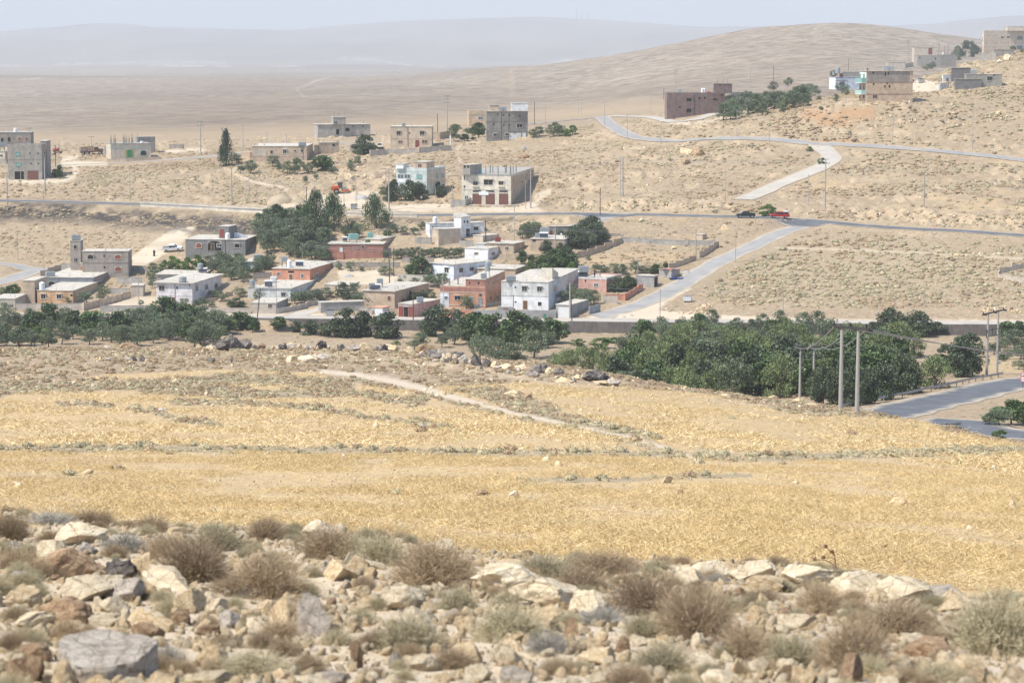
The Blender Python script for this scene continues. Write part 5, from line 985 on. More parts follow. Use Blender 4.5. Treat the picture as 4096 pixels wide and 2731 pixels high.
b = Bld('tan_store', 'windowless tan store block in front of the white villa', 'outbuilding'); b.box('I',90,170,450,520,308, 'tan2', yaw=68)
b = Bld('cream_store', 'small cream store right of the rough block wall below the white villa', 'outbuilding'); b.box('I',605,728,930,492,390, 'beige', yaw=40); wall_run('I', [(430,510),(605,518)],1.5, 'block', 'rough block wall below the white villa door', hp=66); wall_run('I', [(-120,480),(88,492)],1.5, 'grey2', 'grey garden wall left of the tan store block', hp=76)
b = Bld('tan_pink_house', 'pinkish tan low house with a thin green roof edge and red water tank', 'house'); b.box('I',765,1112,1250,612,488, 'tan', yaw=22, over=.3); TP = b.b; b.band('turq', 'I',492, hh=.12); b.win('k',(1007,522,1047,563)); b.win('p',(815,525,858,542)); b.box('I',640,756,764,580,492, 'bluewhite', yaw=10, part='left_lean_to', roofname='lean_to_roof', dep=4); tank_box('I',913,462,68,60, TP, 'red and white water tank on the pinkish tan house', mat='redpaint', legs=.15)
b = Bld('white_cube_house', 'plain white cube house with two small dark windows', 'house'); b.box('I',497,790,922,700,555, 'white', yaw=22); b.win('b',(622,595,665,620),(838,595,870,625))
b = Bld('bluish_white_house', 'bluish white house with dark windows and a broad cream roof', 'house'); b.box('I',68,362,838,962,750, 'bluewhite', yaw=42, over=.3); BW = b.b; b.win('k',(247,790,298,845),(427,790,475,845),(560,780,607,825),(695,770,748,790)); dish('I',196,745,34, BW, 'small grey dish on the bluish white house',-.4)
b = Bld('red_edge_house', 'pinkish house with a dark red roof edge behind dark olive trees', 'house'); b.box('I',1318,1745,1892,605,436, 'tan', yaw=14, over=.15); RE = b.b; b.band('redpaint', 'I',444, hh=.28); b.win('h',(1348,444,1390,458)); b.panel('bluewhite',(1748,450,1888,600)); tank_box('I',1498,402,96,122, RE, 'pale tank above solar tubes on the red-edged house', legs=.5); tank_box('I',1408,408,52,56, RE, 'small pale blue tank on the red-edged house', legs=.1); solar('I',1490,415,110,74, RE, 'solar heater under the pale tank on the red-edged house'); dish('I',1705,385,26, RE, 'small white dish on the red-edged house',.2); dish('I',1830,385,20, RE, 'smallest white dish, right end of the red-edged roof',.6)
b = Bld('rear_grey_house', 'grey flat-roofed house with a red edge behind the red-edged house', 'house'); b.box('I',1545,1556,1955,385,272, 'grey2', yaw=80); b.band('redpaint', 'I',276, hh=.16, sides='r'); b.win('E',(1560,315,1590,372))
b = Bld('flat_tan_house', 'windowless tan low house with a broad cream roof above the two-storey terracotta house', 'house'); b.box('I',655,1132,1264,922,808, 'tan', yaw=14, over=.2); b.win('T',(1195,855,1222,912))
b = Bld('terracotta_house', 'two-storey terracotta house with unfinished roof posts and silver tanks', 'house'); b.box('I',188,758,1005,1292,1030, 'terracotta', yaw=12, roof='roof', para=.1); TC = b.b; B['terra'] = b; b.panel('brick',(190,1030,756,1096), name='upper_band'); b.band('trimwhite', 'I',1102, hh=.1, sides='l'); b.band('trimwhite', 'I',1262, hh=.1, sides='l'); b.panel('bluewhite',(190,1100,300,1288)); b.win('p',(245,1145,285,1180),(557,1152,603,1192)); b.win('w',(372,1145,443,1190)); b.win('h',(680,1117,710,1142)); b.win('B',(672,1170,716,1272)); b.win('w',(895,1138,930,1185)); b.win('v',(820,1152,832,1182))
b.box('I',508,755,1002,1034,938, 'terracotta', on=TC, yaw=12, part='upper_storey', roofname='upper_roof', over=.15); TU = b.b; b.panel('brick',(512,945,752,1028)); b.win('k',(810,982,828,1020),(898,967,920,1005)); b.win('v',(552,976,570,990),(662,978,685,994)); b.column('I', [195,307,416],1030,940, b=TC, w=.4, mat='grey2', rebar=False); b.panel('cream',(430,1030,505,1031), b=TC)
tank_cyl('I',800,905,70,202, TU, 'tall stacked silver water tanks on a white frame above the terracotta house', mat='galv', legs=.4); tank_box('I',736,922,70,64, TU, 'square grey water tank beside the stacked silver tanks', legs=.1)
b = Bld('big_white_house', 'weathered white two-storey house with a sloping stair roof', 'house'); b.box('I',957,1549,1935,1322,975, 'whiteold', yaw=12, over=.1); WH = b.b; B['white'] = b; b.panel('white',(960,1148,1548,1320), name='painted_ground_floor'); b.panel('bluewhite',(1551,1148,1930,1318), name='painted_ground_floor'); b.band('whiteold', 'I',1146); b.win('w',(1218,1024,1277,1078),(1408,1029,1465,1080),(1612,1022,1648,1072),(1768,1007,1803,1057)); b.win('v',(1125,1020,1143,1040),(1125,1207,1148,1225)); b.win('d',(1232,1200,1283,1307)); b.win('k',(1418,1215,1460,1262)); b.pipe('I',1108,1125,1300)
tank_box('I',1058,962,116,66, WH, 'wide grey water tank on the weathered white house', legs=.1); dish('I',1398,922,26, WH, 'left small dish on the weathered white house',-.5); dish('I',1462,928,30, WH, 'right grey dish on the weathered white house',1.4)
s0 = on_roof('I',1640,935, WH); s1 = on_roof('I',1900,905, WH); d_ = Vector((s1.x - s0.x, s1.y - s0.y,0)); L_ = d_.length; d_.normalize(); n_ = Vector((-d_.y, d_.x,0)); o_ = s0 - b.C0; mb = MB()
a_, b_, c_, e_ = o_, o_ + d_ * L_, o_ + d_ * L_ + n_ * 2.6, o_ + n_ * 2.6; ha, hb = Vector((0,0,2.7)), Vector((0,0,1.0)); mb.quad(a_, b_, b_ + hb, a_ + ha); mb.quad(b_, c_, c_ + hb, b_ + hb); mb.quad(c_, e_, e_ + ha, c_ + hb); mb.quad(e_, a_, a_ + ha, e_ + ha); mb.quad(a_ + ha, b_ + hb, c_ + hb, e_ + ha); mb.build('stair_roof', 'cream', b.root)
b = Bld('garage', 'grey roadside garage with a white roller door', 'garage'); b.box('I',1645,1820,2058,1420,1258, 'greyplaster', yaw=20, over=.12); b.win('S',(1674,1285,1806,1416))
b = Bld('gated_wall', 'grey roadside wall with a raised gateway and orange door', 'wall'); b.box('I',612,1640,1646,1420,1322, 'greyplaster', yaw=1, dep=.35, roof=None, part='wall_body'); b.box('I',915,1110,1112,1418,1278, 'greyplaster', yaw=1, dep=.5, roof=None, part='gateway', back=-.12); b.win('O',(985,1292,1032,1402))
wall_run('I', [(190,1406),(420,1410),(608,1412)],2, 'salmon', 'salmon roadside wall right of the dark fig trees', hp=96); wall_run('I', [(2058,1372),(2140,1352),(2196,1335)],2, 'greyplaster', 'grey wall running back from the roadside garage', hp=94); wall_run('I', [(620,1300),(760,1275),(950,1238)],1.6, 'block', 'block wall between the terracotta and weathered white houses', hp=40)
b = Bld('salmon_low_house', 'salmon single-storey house with a white parapet and people on its roof', 'house'); b.box('J',562,850,1015,812,672, 'pink', yaw=20, para=.35); SL = b.b; b.band('whiteold', 'J',676, hh=.4); b.win('p',(722,712,765,748)); b.win('v',(625,684,640,697)); tank_box('J',612,652,100,118, SL, 'grey tank above solar tubes on the salmon single-storey house', legs=.5); solar('J',605,655,106,70, SL, 'solar heater below the grey tank on the salmon single-storey house')
b = Bld('open_garage', 'grey lean-to garage with a dark open end beside the side road', 'garage'); b.box('J',1165,1345,1396,760,642, 'greyplaster', yaw=22); b.win('N',(1348,648,1380,748))
b = Bld('ruined_hut', 'tumbledown block hut with orange tarpaulin on its roof', 'hut'); b.box('J',1405,1530,1622,668,578, 'block', yaw=32, roof='roofgrey'); RHt = b.b
p_ = on_roof('J',1510,578, RHt); t = empty('tarpaulin', p_, 'crumpled orange tarpaulin on the tumbledown hut roof', 'tarpaulin'); mb = MB()
for i in range(5):
 for j in range(2): f_ = lambda a, q: (a * .8 - 2, q * .7 - .6,.12 + .12 * math.sin(a * 2.1 + q)); mb.quad(f_(i, j), f_(i + 1, j), f_(i + 1, j + 1), f_(i, j + 1))
mb.build('sheet', 'tarpred', t)
p_ = at(*P('J',1575,672),535); t = empty('tarpaulin', p_, 'crumpled blue tarpaulin on the ground beside the tumbledown hut', 'tarpaulin'); mb = MB()
for i in range(7):
 for j in range(2): f_ = lambda a, q: (a * .5 - 1.6, q * .8 - .6,.25 + .22 * math.sin(a * 2.4 + q * 2)); mb.quad(f_(i, j), f_(i + 1, j), f_(i + 1, j + 1), f_(i, j + 1))
mb.build('sheet', 'blue', t)
b = Bld('pump_hut', 'tiny tan hut at the top corner of the walled field', 'hut'); b.box('J',1785,1855,1900,262,208, 'tan2', yaw=30)
wall_run('J', [(845,888),(1040,893),(1230,770)],2, 'salmon', 'salmon garden wall around the salmon single-storey house', hp=62, piers=3); wall_run('J', [(820,915),(970,930)],2, 'plaster', 'rough plastered wall stub beside the olive garden', hp=78)
wall_run('J', [(1010,285),(1300,300),(1700,318),(1990,325)],2, 'block', 'grey block wall with piers along the top of the walled field', hp=50, piers=3); wall_run('J', [(2025,322),(1915,395),(1820,448)],2, 'tan', 'tan stepped wall, upper stretch beside the side road', hp=58); wall_run('J', [(1775,470),(1650,520),(1500,570)],2, 'tan', 'tan stepped wall, lower stretch beside the side road', hp=52)
wall_run('J', [(0,470),(440,476),(650,430),(830,372),(1010,290)],2, 'tan', 'long tan garden wall stepping up beside the dark olive trees', hp=62); wall_run('I', [(935,690),(1250,696)],2, 'tan', 'tan wall below the pinkish tan house', hp=76); wall_run('J', [(800,222),(1005,225)],2, 'greybrown', 'brown wall behind the dark olive trees', hp=30)
b = Bld('pink_garage', 'pink roadside garage with open red doors', 'garage'); b.box('H',1095,1272,1566,1428,1282, 'pink', yaw=30, over=.1); PG = b.b; b.panel('greyplaster',(1097,1284,1270,1308)); b.win('N',(1165,1308,1215,1420)); b.win('E',(1112,1310,1160,1422),(1220,1310,1264,1422)); b.win('h',(1505,1282,1525,1318)); tank_box('H',1442,1262,70,58, PG, 'grey water tank on the pink roadside garage', legs=.1)
b = Bld('block_store', 'long roadside block store with a flat cream roof', 'outbuilding'); b.box('H',195,232,712,1382,1264, 'block', yaw=78)
wall_run('H', [(665,1385),(810,1390)],2, 'plaster', 'plastered wall between the block store and the rusty white shed', hp=72); wall_run('H', [(1000,1394),(1092,1392)],2, 'tan2', 'short tan wall left of the pink roadside garage', hp=66)
b = Bld('rusty_shed', 'rusty white metal shed with an orange corrugated roof behind the parked car', 'shed'); b.box('H',808,925,998,1398,1322, 'shutter', yaw=28, roof='corrug');
b = Bld('tank_roof_house', 'tan house with a broad cream roof and dark solar panels behind olive trees', 'house'); b.box('H',700,1060,1440,1335,1138, 'tan', yaw=22, over=.3); TR = b.b; b.win('b',(982,1187,1017,1235)); tank_box('H',805,1112,64,68, TR, 'left blue-grey tank on the tan house with solar panels', legs=.1); tank_box('H',895,1090,66,98, TR, 'right tank on a tall frame on the tan house with solar panels', legs=.5); solar('H',845,1115,120,66, TR, 'solar heater on the tan house behind the olive trees')
wall_run('H', [(1097,1042),(1430,1048)],2, 'cream', 'cream retaining wall below the bright green fig tree', hp=92); wall_run('H', [(305,858),(700,866),(1120,866)],2, 'rough', 'long grey stone wall across the middle of the village', hp=52); wall_run('H', [(1148,812),(1430,815),(1500,818)],2, 'rough', 'grey stone wall behind the bright green fig tree', hp=58); wall_run('H', [(160,800),(160,900)],2, 'rough', 'ruined grey wall beside the solar heater', hp=30)
b = Bld('cream_canopy', 'cream flat canopy between the off-white house and the olive trees', 'canopy'); b.box('H',268,560,726,1120,1068, 'beige', yaw=16)
wall_run('K', [(4400/1 if False else 2700,870),(2352,848),(2150,815),(2155,775),(2352,732),(2700,700)],1.6, 'beige', 'pale empty stone pen at the right edge of the hillside', hp=40, name='stone_pen')
# --- utility poles
POLE = {}
def pole(c, x, yb, yt, label, kind='s', key=None, lamp=False, arms=0, tilt=0.0, dmin=300):
 p = at(*P(c, x, yb), dmin); H = (yb - yt) * CROP[c][2] * p.y / F; H = min(max(H,3.5),15)
 nm = 'street_lamp' if lamp else 'utility_pole'; t = empty(nm, p, label, 'street lamp' if lamp else 'utility pole', 'utility poles', rz=random.uniform(-.2,.2)); t.rotation_euler.y = tilt
 r0, r1 = {'c': (.21,.13), 's': (.09,.07), 'w': (.13,.10)}[kind]; mt_ = {'c': 'concpole', 's': 'concpole', 'w': 'woodpole'}[kind]
 mb = MB(); mb.cyl((0,0,-1),(0,0, H), r0, r1, n=8); mb.build('post', mt_, t)
 for k in range(arms):
  z = H - 0.25 - 1.1 * k; mb = MB(); mb.box(0,0, z,1.9 if k != 1 else 2.4,.09,.09); mb.build('crossarm', 'darkmetal', t)
  mb = MB()
  for sx in (-.85,0,.85): mb.cyl((sx,0, z + .09),(sx,0, z + .30),.05,.03, n=6)
  mb.build('insulators', 'darkmetal', t)
 if not arms: mb = MB(); mb.box(0,0, H - .35,.5,.06,.06); mb.build('bracket', 'darkmetal', t)
 if lamp: mb = MB(); mb.cyl((0,0, H - .9),(1.1,0, H - .3),.035, n=5); mb.box(1.35,0, H - .36,.6,.22,.12); mb.build('lamp_head', 'galv', t)
 POLE[key or label] = p + Vector((math.sin(tilt) * H,0, H - .3)); return t
for a in [('A',90,1145,700,'concrete pole crossing the main road at the left edge','c','a1'),('A',532,958,535,'thick concrete pole below the three-level garage house','c','a2'),('A',248,935,605,'thin pole in front of the open dark garage','s','a3'),('A',1531,992,655,'thin pole alone on the scrub slope at left','s','a4'),('A',352,378,182,'concrete pole behind the far left grey house','c','a5',2),
 ('A',655,640,388,'brown pole beside the red tank trailer','w','a6'),('A',703,588,325,'thin grey pole right of the red tank trailer','s','a7'),('A',1622,540,245,'slim pole in front of the cream house with roof columns','s','a8'),('A',1076,405,335,'short pole behind the old stake truck','s','a9',1),
 ('B',303,650,255,'tall concrete pole on the plain left of the cypress','c','b1',2),('B',800,600,285,'slim pole right of the cypress','s','b2'),('B',1081,498,365,'small pole far out on the plain','s','b3'),('B',668,1208,800,'concrete pole on the slope below the cypress','c','b4'),('B',872,1215,895,'thin pole beside the earth mounds','s','b5'),('B',1550,1345,1022,'dark pole in front of the leaning pines','w','b6'),('B',1988,1275,995,'thin pole in front of the orange roller','s','b7'),('B',2130,1240,962,'thin pole beside the pale gravel heap','s','b8'),('B',1975,478,185,'pole in front of the grey block tower house','s','b9'),('B',2225,440,262,'short pole at right end of the grey block house','s','b10'),('B',1313,530,440,'tiny pole behind the long tan house','s','b11'),
 ('C',458,1358,865,'tall concrete pole beside the dark olive trees','c','c1',2),('C',1208,1352,1045,'slim pale pole left of the shop building','s','c2'),('C',1005,1215,1090,'short leaning pole by the green two-storey house','s','c3'),('C',2125,1330,885,'thick concrete pole at the shop building corner','c','c4',2),('C',2063,1340,1003,'thin pole left of the shop corner pole','s','c5'),('C',1932,1520,1300,'slim pole at the main road below the shop','s','c6'),('C',1142,435,10,'tallest concrete pole with double crossarms on the skyline plain','c','c7',3),('C',1030,455,222,'dark wooden pole beside the two-storey beige house','w','c8'),('C',2170,350,90,'dark pole right of the three-storey block','w','c9'),('C',2295,350,22,'grey pole second right of the three-storey block','s','c10'),
 ('O',30,165,35,'left pole of the distant skyline pair','s','o1'),('O',57,162,35,'right pole of the distant skyline pair','s','o2'),('O',252,255,50,'pole at the bend of the hill road','s','o3'),('O',446,378,170,'slim pole beside the descending hill road','s','o4'),('O',734,452,235,'slim pole below the hill road bend','s','o5'),('O',1384,355,130,'slim pole below the mauve-brown house','s','o6'),('O',1660,450,205,'pole beside the upper hill road','s','o7'),('O',388,865,535,'left thin pole of the close pair above the road bank','s','o8'),('O',408,868,530,'thick right pole of the close pair above the road bank','c','o9'),('O',215,1028,795,'dark pole by the road at the side-road turn','w','o10'),('O',73,1075,835,'thin pole on the slope below the side-road turn','s','o11'),('O',1286,915,650,'pole on the flat terrace above the main road','s','o12'),('O',1995,945,680,'thin pole below the pale gravel road','s','o13'),('O',2138,975,545,'thick concrete pole above the red pickup','c','o14',2),('O',1543,1112,895,'pole between the two pickups on the main road','s','o15'),
 ('D',268,620,342,'pole left of the mauve-brown house','s','d1'),('D',528,450,205,'tall pole behind the mauve-brown house','c','d2',3),('D',405,520,402,'short dark pole at the left wall of the mauve-brown house','w','d3'),('D',1308,440,190,'pole behind the block wall on the hill','s','d4'),('D',1550,415,165,'dark pole behind the hillside olive grove','w','d5'),
 ('E',508,610,480,'short dark pole behind the low white hill house','w','e1'),('E',526,590,452,'thin grey pole behind the low white hill house','s','e2'),('E',1134,530,290,'concrete pole left of the unfinished hilltop block','c','e4',3),('E',1436,512,285,'pole in front of the unfinished hilltop block','s','e5',1),('E',1650,575,330,'slim pole beside the hilltop olive trees','s','e6'),('E',974,1180,1095,'slim pole on the scrub slope under the green balconies','s','e7'),
 ('Q',770,500,190,'slim pole above the upper hill road','s','q1'),('Q',1680,565,180,'rightmost slim pole above the upper hill road','s','q2'),('Q',1126,1220,820,'pole on the terrace at the far right','c','q3',1),
 ('F',240,605,235,'pole beside the left road fork','s','f1'),('F',1868,1312,840,'tall pale pole on the village road near the dumpster','s','f3'),
 ('G',1703,1328,840,'straight pale pole beside the roadside hut','s','g1'),('G',2050,608,375,'pole in the middle of the olive grove','s','g3'),('G',1237,860,640,'dark pole among the central olive trees','w','g4'),
 ('H',28,790,595,'short pole behind the salmon red house','s','h1'),('H',1050,965,650,'thin brown pole in the middle of the village','w','h2'),('H',1347,775,445,'pale pole right of the grey garden wall','s','h3'),('H',1610,1350,1020,'pole before the terracotta house','s','h5'),('H',1268,1458,1135,'dark thin pole before the pink roadside garage','w','h6'),
 ('I',760,520,185,'black pole beside the cream store','w','i1'),('I',1123,470,-10,'slim tall pole behind the pinkish tan house','s','i2'),('I',1635,705,280,'tall pale pole below the red-edged house','c','i3'),('I',1817,1420,970,'pale concrete pole at the roadside garage','c','i4'),('I',1988,205,0,'pole at the upper side road','s','i6'),
 ('J',1411,1128,772,'slim pole at the side-road junction','s','j1'),('J',1178,800,450,'pole beside the grey lean-to garage','s','j2'),('J',1784,470,150,'pole at the gap of the stepped wall','c','j3'),('J',2200,500,150,'pole beside the side road','s','j4'),
 ('K',455,1155,895,'pole on the pale road at the orchard wall','s','k1'),('K',1563,1110,900,'pole behind the tallest fig tree','s','k2')]:
 c, x, yb, yt, lb, kd, key = a[:7]; pole(c, x, yb, yt, lb, kd, key, arms=a[7] if len(a) > 7 else 0, dmin=535)
pole('F',592,820,460, 'street lamp pole behind the blue-grey house', 's', 'f2', lamp=True, dmin=535); pole('G',1442,1385,975, 'leaning dark wooden pole at the orchard wall', 'w', 'g2', tilt=.11, dmin=535)
pole('H',1105,1290,1065, 'leaning pale lamp pole before the tan house', 's', 'h4', lamp=True, tilt=-.04, dmin=535); pole('H',1003,1060,780, 'black street lamp pole in the middle of the village', 'w', 'h7', lamp=True, dmin=535); pole('I',1842,1470,1060, 'dark thin pole at the orchard wall beside the garage', 'w', 'i5', tilt=-.03, dmin=535); pole('E',992,515,405, 'street lamp behind the beige shed', 's', 'e3', lamp=True, dmin=535)
def cable(keys, label, r=.03, sag=.02, offs=((0,0),), drop=0.0):
 pts = [POLE[k] if isinstance(k, str) else k for k in keys]; O = pts[0].copy(); root = empty('overhead_cable', O, label, 'cable', 'overhead cables')
 for (ox, oz) in offs:
  mb = MB()
  for a, b in zip(pts[:-1], pts[1:]):
   L = (b - a).length; N = 10; prev = None
   for k in range(N + 1):
    t = k / N; p = a.lerp(b, t) - O + Vector((ox,0, oz - sag * L * 4 * t * (1 - t) * .5))
    if prev is not None: mb.cyl(prev, p, r, n=4, cap=False)
    prev = p
  mb.build('wire', 'wire', root)
o4 = ((0,0),(0,-.45),(0,-.9))
cable(['f3', 'g1', 'g2', 'h5'], 'cables along the village road from the dumpster pole to the terracotta house', offs=o4); cable(['h5', 'i4'], 'cables from the terracotta house to the roadside garage', offs=o4); cable(['i4', 'j1', 'k1'], 'cables from the roadside garage along the pale road', offs=((0,0),))
cable(['h1', 'h2', 'h3', 'i3', 'j3'], 'cables crossing the middle of the village', offs=o4[:2]); cable(['g3', 'h3'], 'cables from the olive grove to the garden wall pole', offs=o4[:2]); cable(['h3', 'i1', 'i2'], 'cables rising past the white villa', offs=o4[:2]); cable(['i2', 'c6', 'o11'], 'cables crossing the main road below the shop', offs=((0,0),))
cable(['c1', 'c4', 'o9'], 'cables from the dark olive trees past the shop building', offs=o4); cable(['b6', 'c1'], 'cables between the leaning pines and the dark olive trees', offs=o4[:2]); cable(['b4', 'b6'], 'cables along the road slope above the pines', offs=((0,0),)); cable(['b1', 'c7'], 'cables over the plain behind the tan house', offs=o4[:2], sag=.03); cable(['a5', 'b1'], 'cables over the plain from the far left house', offs=o4[:2], sag=.03)
cable(['o9', 'o14'], 'cables above the two pickups', offs=o4[:2]); cable(['d2', 'd4', 'e4'], 'cables along the hill behind the houses', offs=o4[:2]); cable(['o3', 'o4', 'o5', 'o6', 'o7'], 'cable following the hill road', offs=((0,0),)); cable(['q1', 'q2'], 'cable across the upper right slope', offs=((0,0),)); cable(['c7', 'd2'], 'long cable over the plain towards the mauve-brown house', offs=((0,0),), sag=.03)
# --- H-frame power pylons
HF = []
def hframe(xa, xb, yb, yt, label, dmin=240, dmax=3000, lower=False, D=None):
 pa, pb = P('L', *xa), P('L', *xb); A = at(*pa, dmin, dmax); Bp = at(*pb, dmin, dmax)
 if D: A = Vector((ray(*pa)[0] * D, D,0)); A.z = float(height(A.x, A.y)); Bp = Vector((ray(*pb)[0] * D, D,0)); Bp.z = float(height(Bp.x, Bp.y))
 zt = pyv(P('L',0, yt)[1]) * A.y; t = empty('h_frame_pylon', A, label, 'power pylon', 'H-frame power pylons'); q = Bp - A
 for o_ in (Vector((0,0,0)), q):
  mb = MB(); mb.cyl((o_.x, o_.y, o_.z - 1.5),(o_.x, o_.y, zt - A.z),.26,.15, n=10); mb.build('post', 'concpole', t)
 d = Vector((q.x, q.y,0)); L = d.length; d.normalize(); z = zt - A.z; mb = MB(); e0 = -d * L * .55; mb.obox(e0 + Vector((0,-.34, z - .16)), d * L * 2.15, Vector((-d.y, d.x,0)) * .2,(0,0,.24)); mb.build('crossarm', 'darkmetal', t)
 for k in (-.45,.55,1.5):
  mb = MB(); c0 = d * L * k + Vector((0,0, z - .05)); mb.cyl(c0, c0 + Vector((.6,-.1,-.12)),.2,.14, n=7); mb.cyl(c0, c0 + Vector((-.1,-.2,.5)),.1,.07, n=6); mb.build('insulator', 'darkmetal', t);
 HF.append([A + d * L * k + Vector((0,0, z)) for k in (-.45,.55,1.5)])
 if lower:
  mb = MB()
  for dz in (-3.2,-4.3): mb.obox(e0 * .3 + Vector((0,-.1, z + dz)), d * L * 1.7, Vector((-d.y, d.x,0)) * .12,(0,0,.12))
  for k in (-.1,.45,1.4): mb.box(d.x * L * k, d.y * L * k - .1, z - 4.3,.12,.12,1.5)
  mb.build('switch_frame', 'darkmetal', t); mb = MB(); mb.box(q.x + .35, q.y - .2,1.6,.4,.3,.5); mb.build('meter_box', 'galv', t)
hframe((588,1095),(735,1120),0,348, 'tallest concrete H-frame pylon at the field edge', dmin=200, dmax=290); hframe((222,1020),(343,1060),0,527, 'left concrete H-frame pylon standing behind the field edge', D=385); hframe((1897,790),(1988,775),0,228, 'right concrete H-frame pylon behind the roadside guardrail', dmin=300, lower=True)
def hwire(a, b, label, r=.05, sag=.6):
 root = empty('overhead_cable', a[0], label, 'cable', 'overhead cables')
 for p, q in zip(a, b):
  mb = MB(); prev = None
  for k in range(15):
   t = k / 14; v = p.lerp(q, t) - a[0] + Vector((0,0,-sag * 4 * t * (1 - t)))
   if prev is not None: mb.cyl(prev, v, r, n=4, cap=False)
   prev = v
  mb.build('wire', 'wire', root)
hwire(HF[1], HF[0], 'three slack cables between the left and the tallest H-frame pylons', sag=1.1)
end = [Vector(atz(4500, y,420)) for y in (1432,1437,1450)]; hwire(HF[0], end, 'three pale cables crossing the orchard to the right edge', sag=1.0)
gp = at(*P('L',20,890),380,500); hwire([HF[1][0]], [Vector((gp.x, gp.y - 8, float(height(gp.x, gp.y - 8))))], 'stay wire left of the left H-frame pylon', sag=0.1)
# --- guardrail and parapets
def guardrail():
 pts = [at(*P('L', x, y),285,520) for x, y in [(600,1098),(850,1035),(1030,1008),(1200,975),(1400,932),(1600,888),(1800,842),(2045,800)]]; line = smooth_line(pts,2.0)
 root = empty('guardrail', line[0], 'long steel guardrail between the dark fig trees and the valley road', 'guardrail'); O = line[0]; beam = MB(); last = -9
 for i in range(len(line) - 1):
  a, b = line[i] - O, line[i + 1] - O; za = float(height(line[i].x, line[i].y)) - O.z; zb = float(height(line[i + 1].x, line[i + 1].y)) - O.z
  for dz, dy in ((.55,0),(.68,-.05),(.80,0)):
   p, q = Vector((a.x, a.y, za + dz)), Vector((b.x, b.y, zb + dz)); beam.quad(p + Vector((0, dy,-.07)), q + Vector((0, dy,-.07)), q + Vector((0, dy + .04,.07)), p + Vector((0, dy + .04,.07)))
  if i % 2 == 0: mb = MB(); mb.box(a.x, a.y + .12, za - .5,.12,.12,1.3); mb.build('post', 'darkmetal', root)
 beam.build('beam', 'railmetal', root)
MAT['railmetal'] = plain('rail_metal',(.30,.30,.31),.4,.6); guardrail()
def parapet(pts, label, h=.6):
 line = [at(a, b,560) for a, b in pts]; root = empty('road_parapet', line[0], label, 'parapet'); O = line[0].copy(); L_ = smooth_line(line,6); mb = MB(); mc = MB()
 for a, b in zip(L_[:-1], L_[1:]):
  a = Vector((a.x, a.y, float(height(a.x, a.y)))); b = Vector((b.x, b.y, float(height(b.x, b.y)))); d = b - a; n = Vector((-d.y, d.x,0)).normalized() * .35
  mb.obox(a - O - Vector((0,0,.6)), d, n,(0,0, h + .6)); mc.obox(a - O + Vector((0,0, h)) - n * .1, d, n * 1.2,(0,0,.08))
 mb.build('wall_body', 'cream', root); mc.build('coping', 'roof', root)
parapet([(561,826),(840,840),(1125,854),(1400,864),(1668,870)], 'white parapet along the near side of the main road'); parapet([(561,812),(840,826),(1125,838),(1400,849),(1668,855)], 'white parapet along the far side of the main road',.4)
# --- road signs
def tri_sign(c, x, yb, yt, label, S=.9, extra=False, dmin=280):
 p = at(*P(c, x, yb), dmin); H = (yb - yt) * CROP[c][2] * p.y / F; t = empty('road_sign', p, label, 'road sign', rz=-math.atan(p.x / p.y)); mb = MB(); mb.cyl((0,0,-.4),(0,0, H),.05, n=8); mb.build('post', 'woodpole' if extra else 'galv', t)
 if extra:
  zt = (1) and (yb - 740) * CROP[c][2] * p.y / F
 else: zt = H
 def tri(s, y, m, nm, z0): mb = MB(); a, b_, c_ = Vector((-s / 2, y, z0)), Vector((s / 2, y, z0)), Vector((0, y, z0 + s * .87)); mb.poly([a, b_, c_]); q = Vector((0,.03,0)); mb.poly([c_ + q, b_ + q, a + q]); mb.quad(a, a + q, b_ + q, b_); mb.quad(b_, b_ + q, c_ + q, c_); mb.quad(c_, c_ + q, a + q, a); return mb.build(nm, m, t)
 z0 = zt - S * .9; tri(S,-.10, 'signred', 'warning_triangle', z0); inner = tri(S * .68,-.112, 'signwhite', 'triangle_face', z0 + S * .09)
 mb = MB(); mb.quad((-.02,-.13, z0 + S * .16),(.09,-.13, z0 + S * .16),(.09,-.13, z0 + S * .22),(-.02,-.13, z0 + S * .22))
 for k in range(5): a0, a1 = k * .5, k * .5 + .52; r_ = S * .14; cx_, cz_ = .04, z0 + S * .30; mb.quad((cx_ - r_ * math.cos(a0),-.13, cz_ + r_ * math.sin(a0) - .04),(cx_ - r_ * math.cos(a1),-.13, cz_ + r_ * math.sin(a1) - .04),(cx_ - r_ * .6 * math.cos(a1),-.13, cz_ + r_ * .6 * math.sin(a1) - .04),(cx_ - r_ * .6 * math.cos(a0),-.13, cz_ + r_ * .6 * math.sin(a0) - .04))
 mb.build('bend_symbol', 'black', t)
 if extra:
  r_ = .46; cz = z0 - r_ - .05; mb = MB(); mb.cyl((0,-.10, cz),(0,-.07, cz), r_, n=24); mb.build('round_disc', 'signred', t); mb = MB(); mb.cyl((0,-.115, cz),(0,-.101, cz), r_ * .78, n=24); mb.build('round_face', 'signwhite', t)
  for sx, m in ((-.17, 'signred'),(.17, 'black')): mb = MB(); mb.box(sx,-.125, cz - .08,.22,.01,.10); mb.box(sx,-.125, cz + .02,.13,.01,.06); mb.build('car_symbol', m, t)
tri_sign('L',2220,905,470, 'road sign with warning triangle over a round no-overtaking disc at the right edge',1.0, True, dmin=300)
tri_sign('O',2142,1060,962, 'small triangular warning sign beside the red pickup',.9, dmin=560); tri_sign('Q',1225,1540,1425, 'small triangular warning sign on the main road verge at far right',1.1, dmin=560)
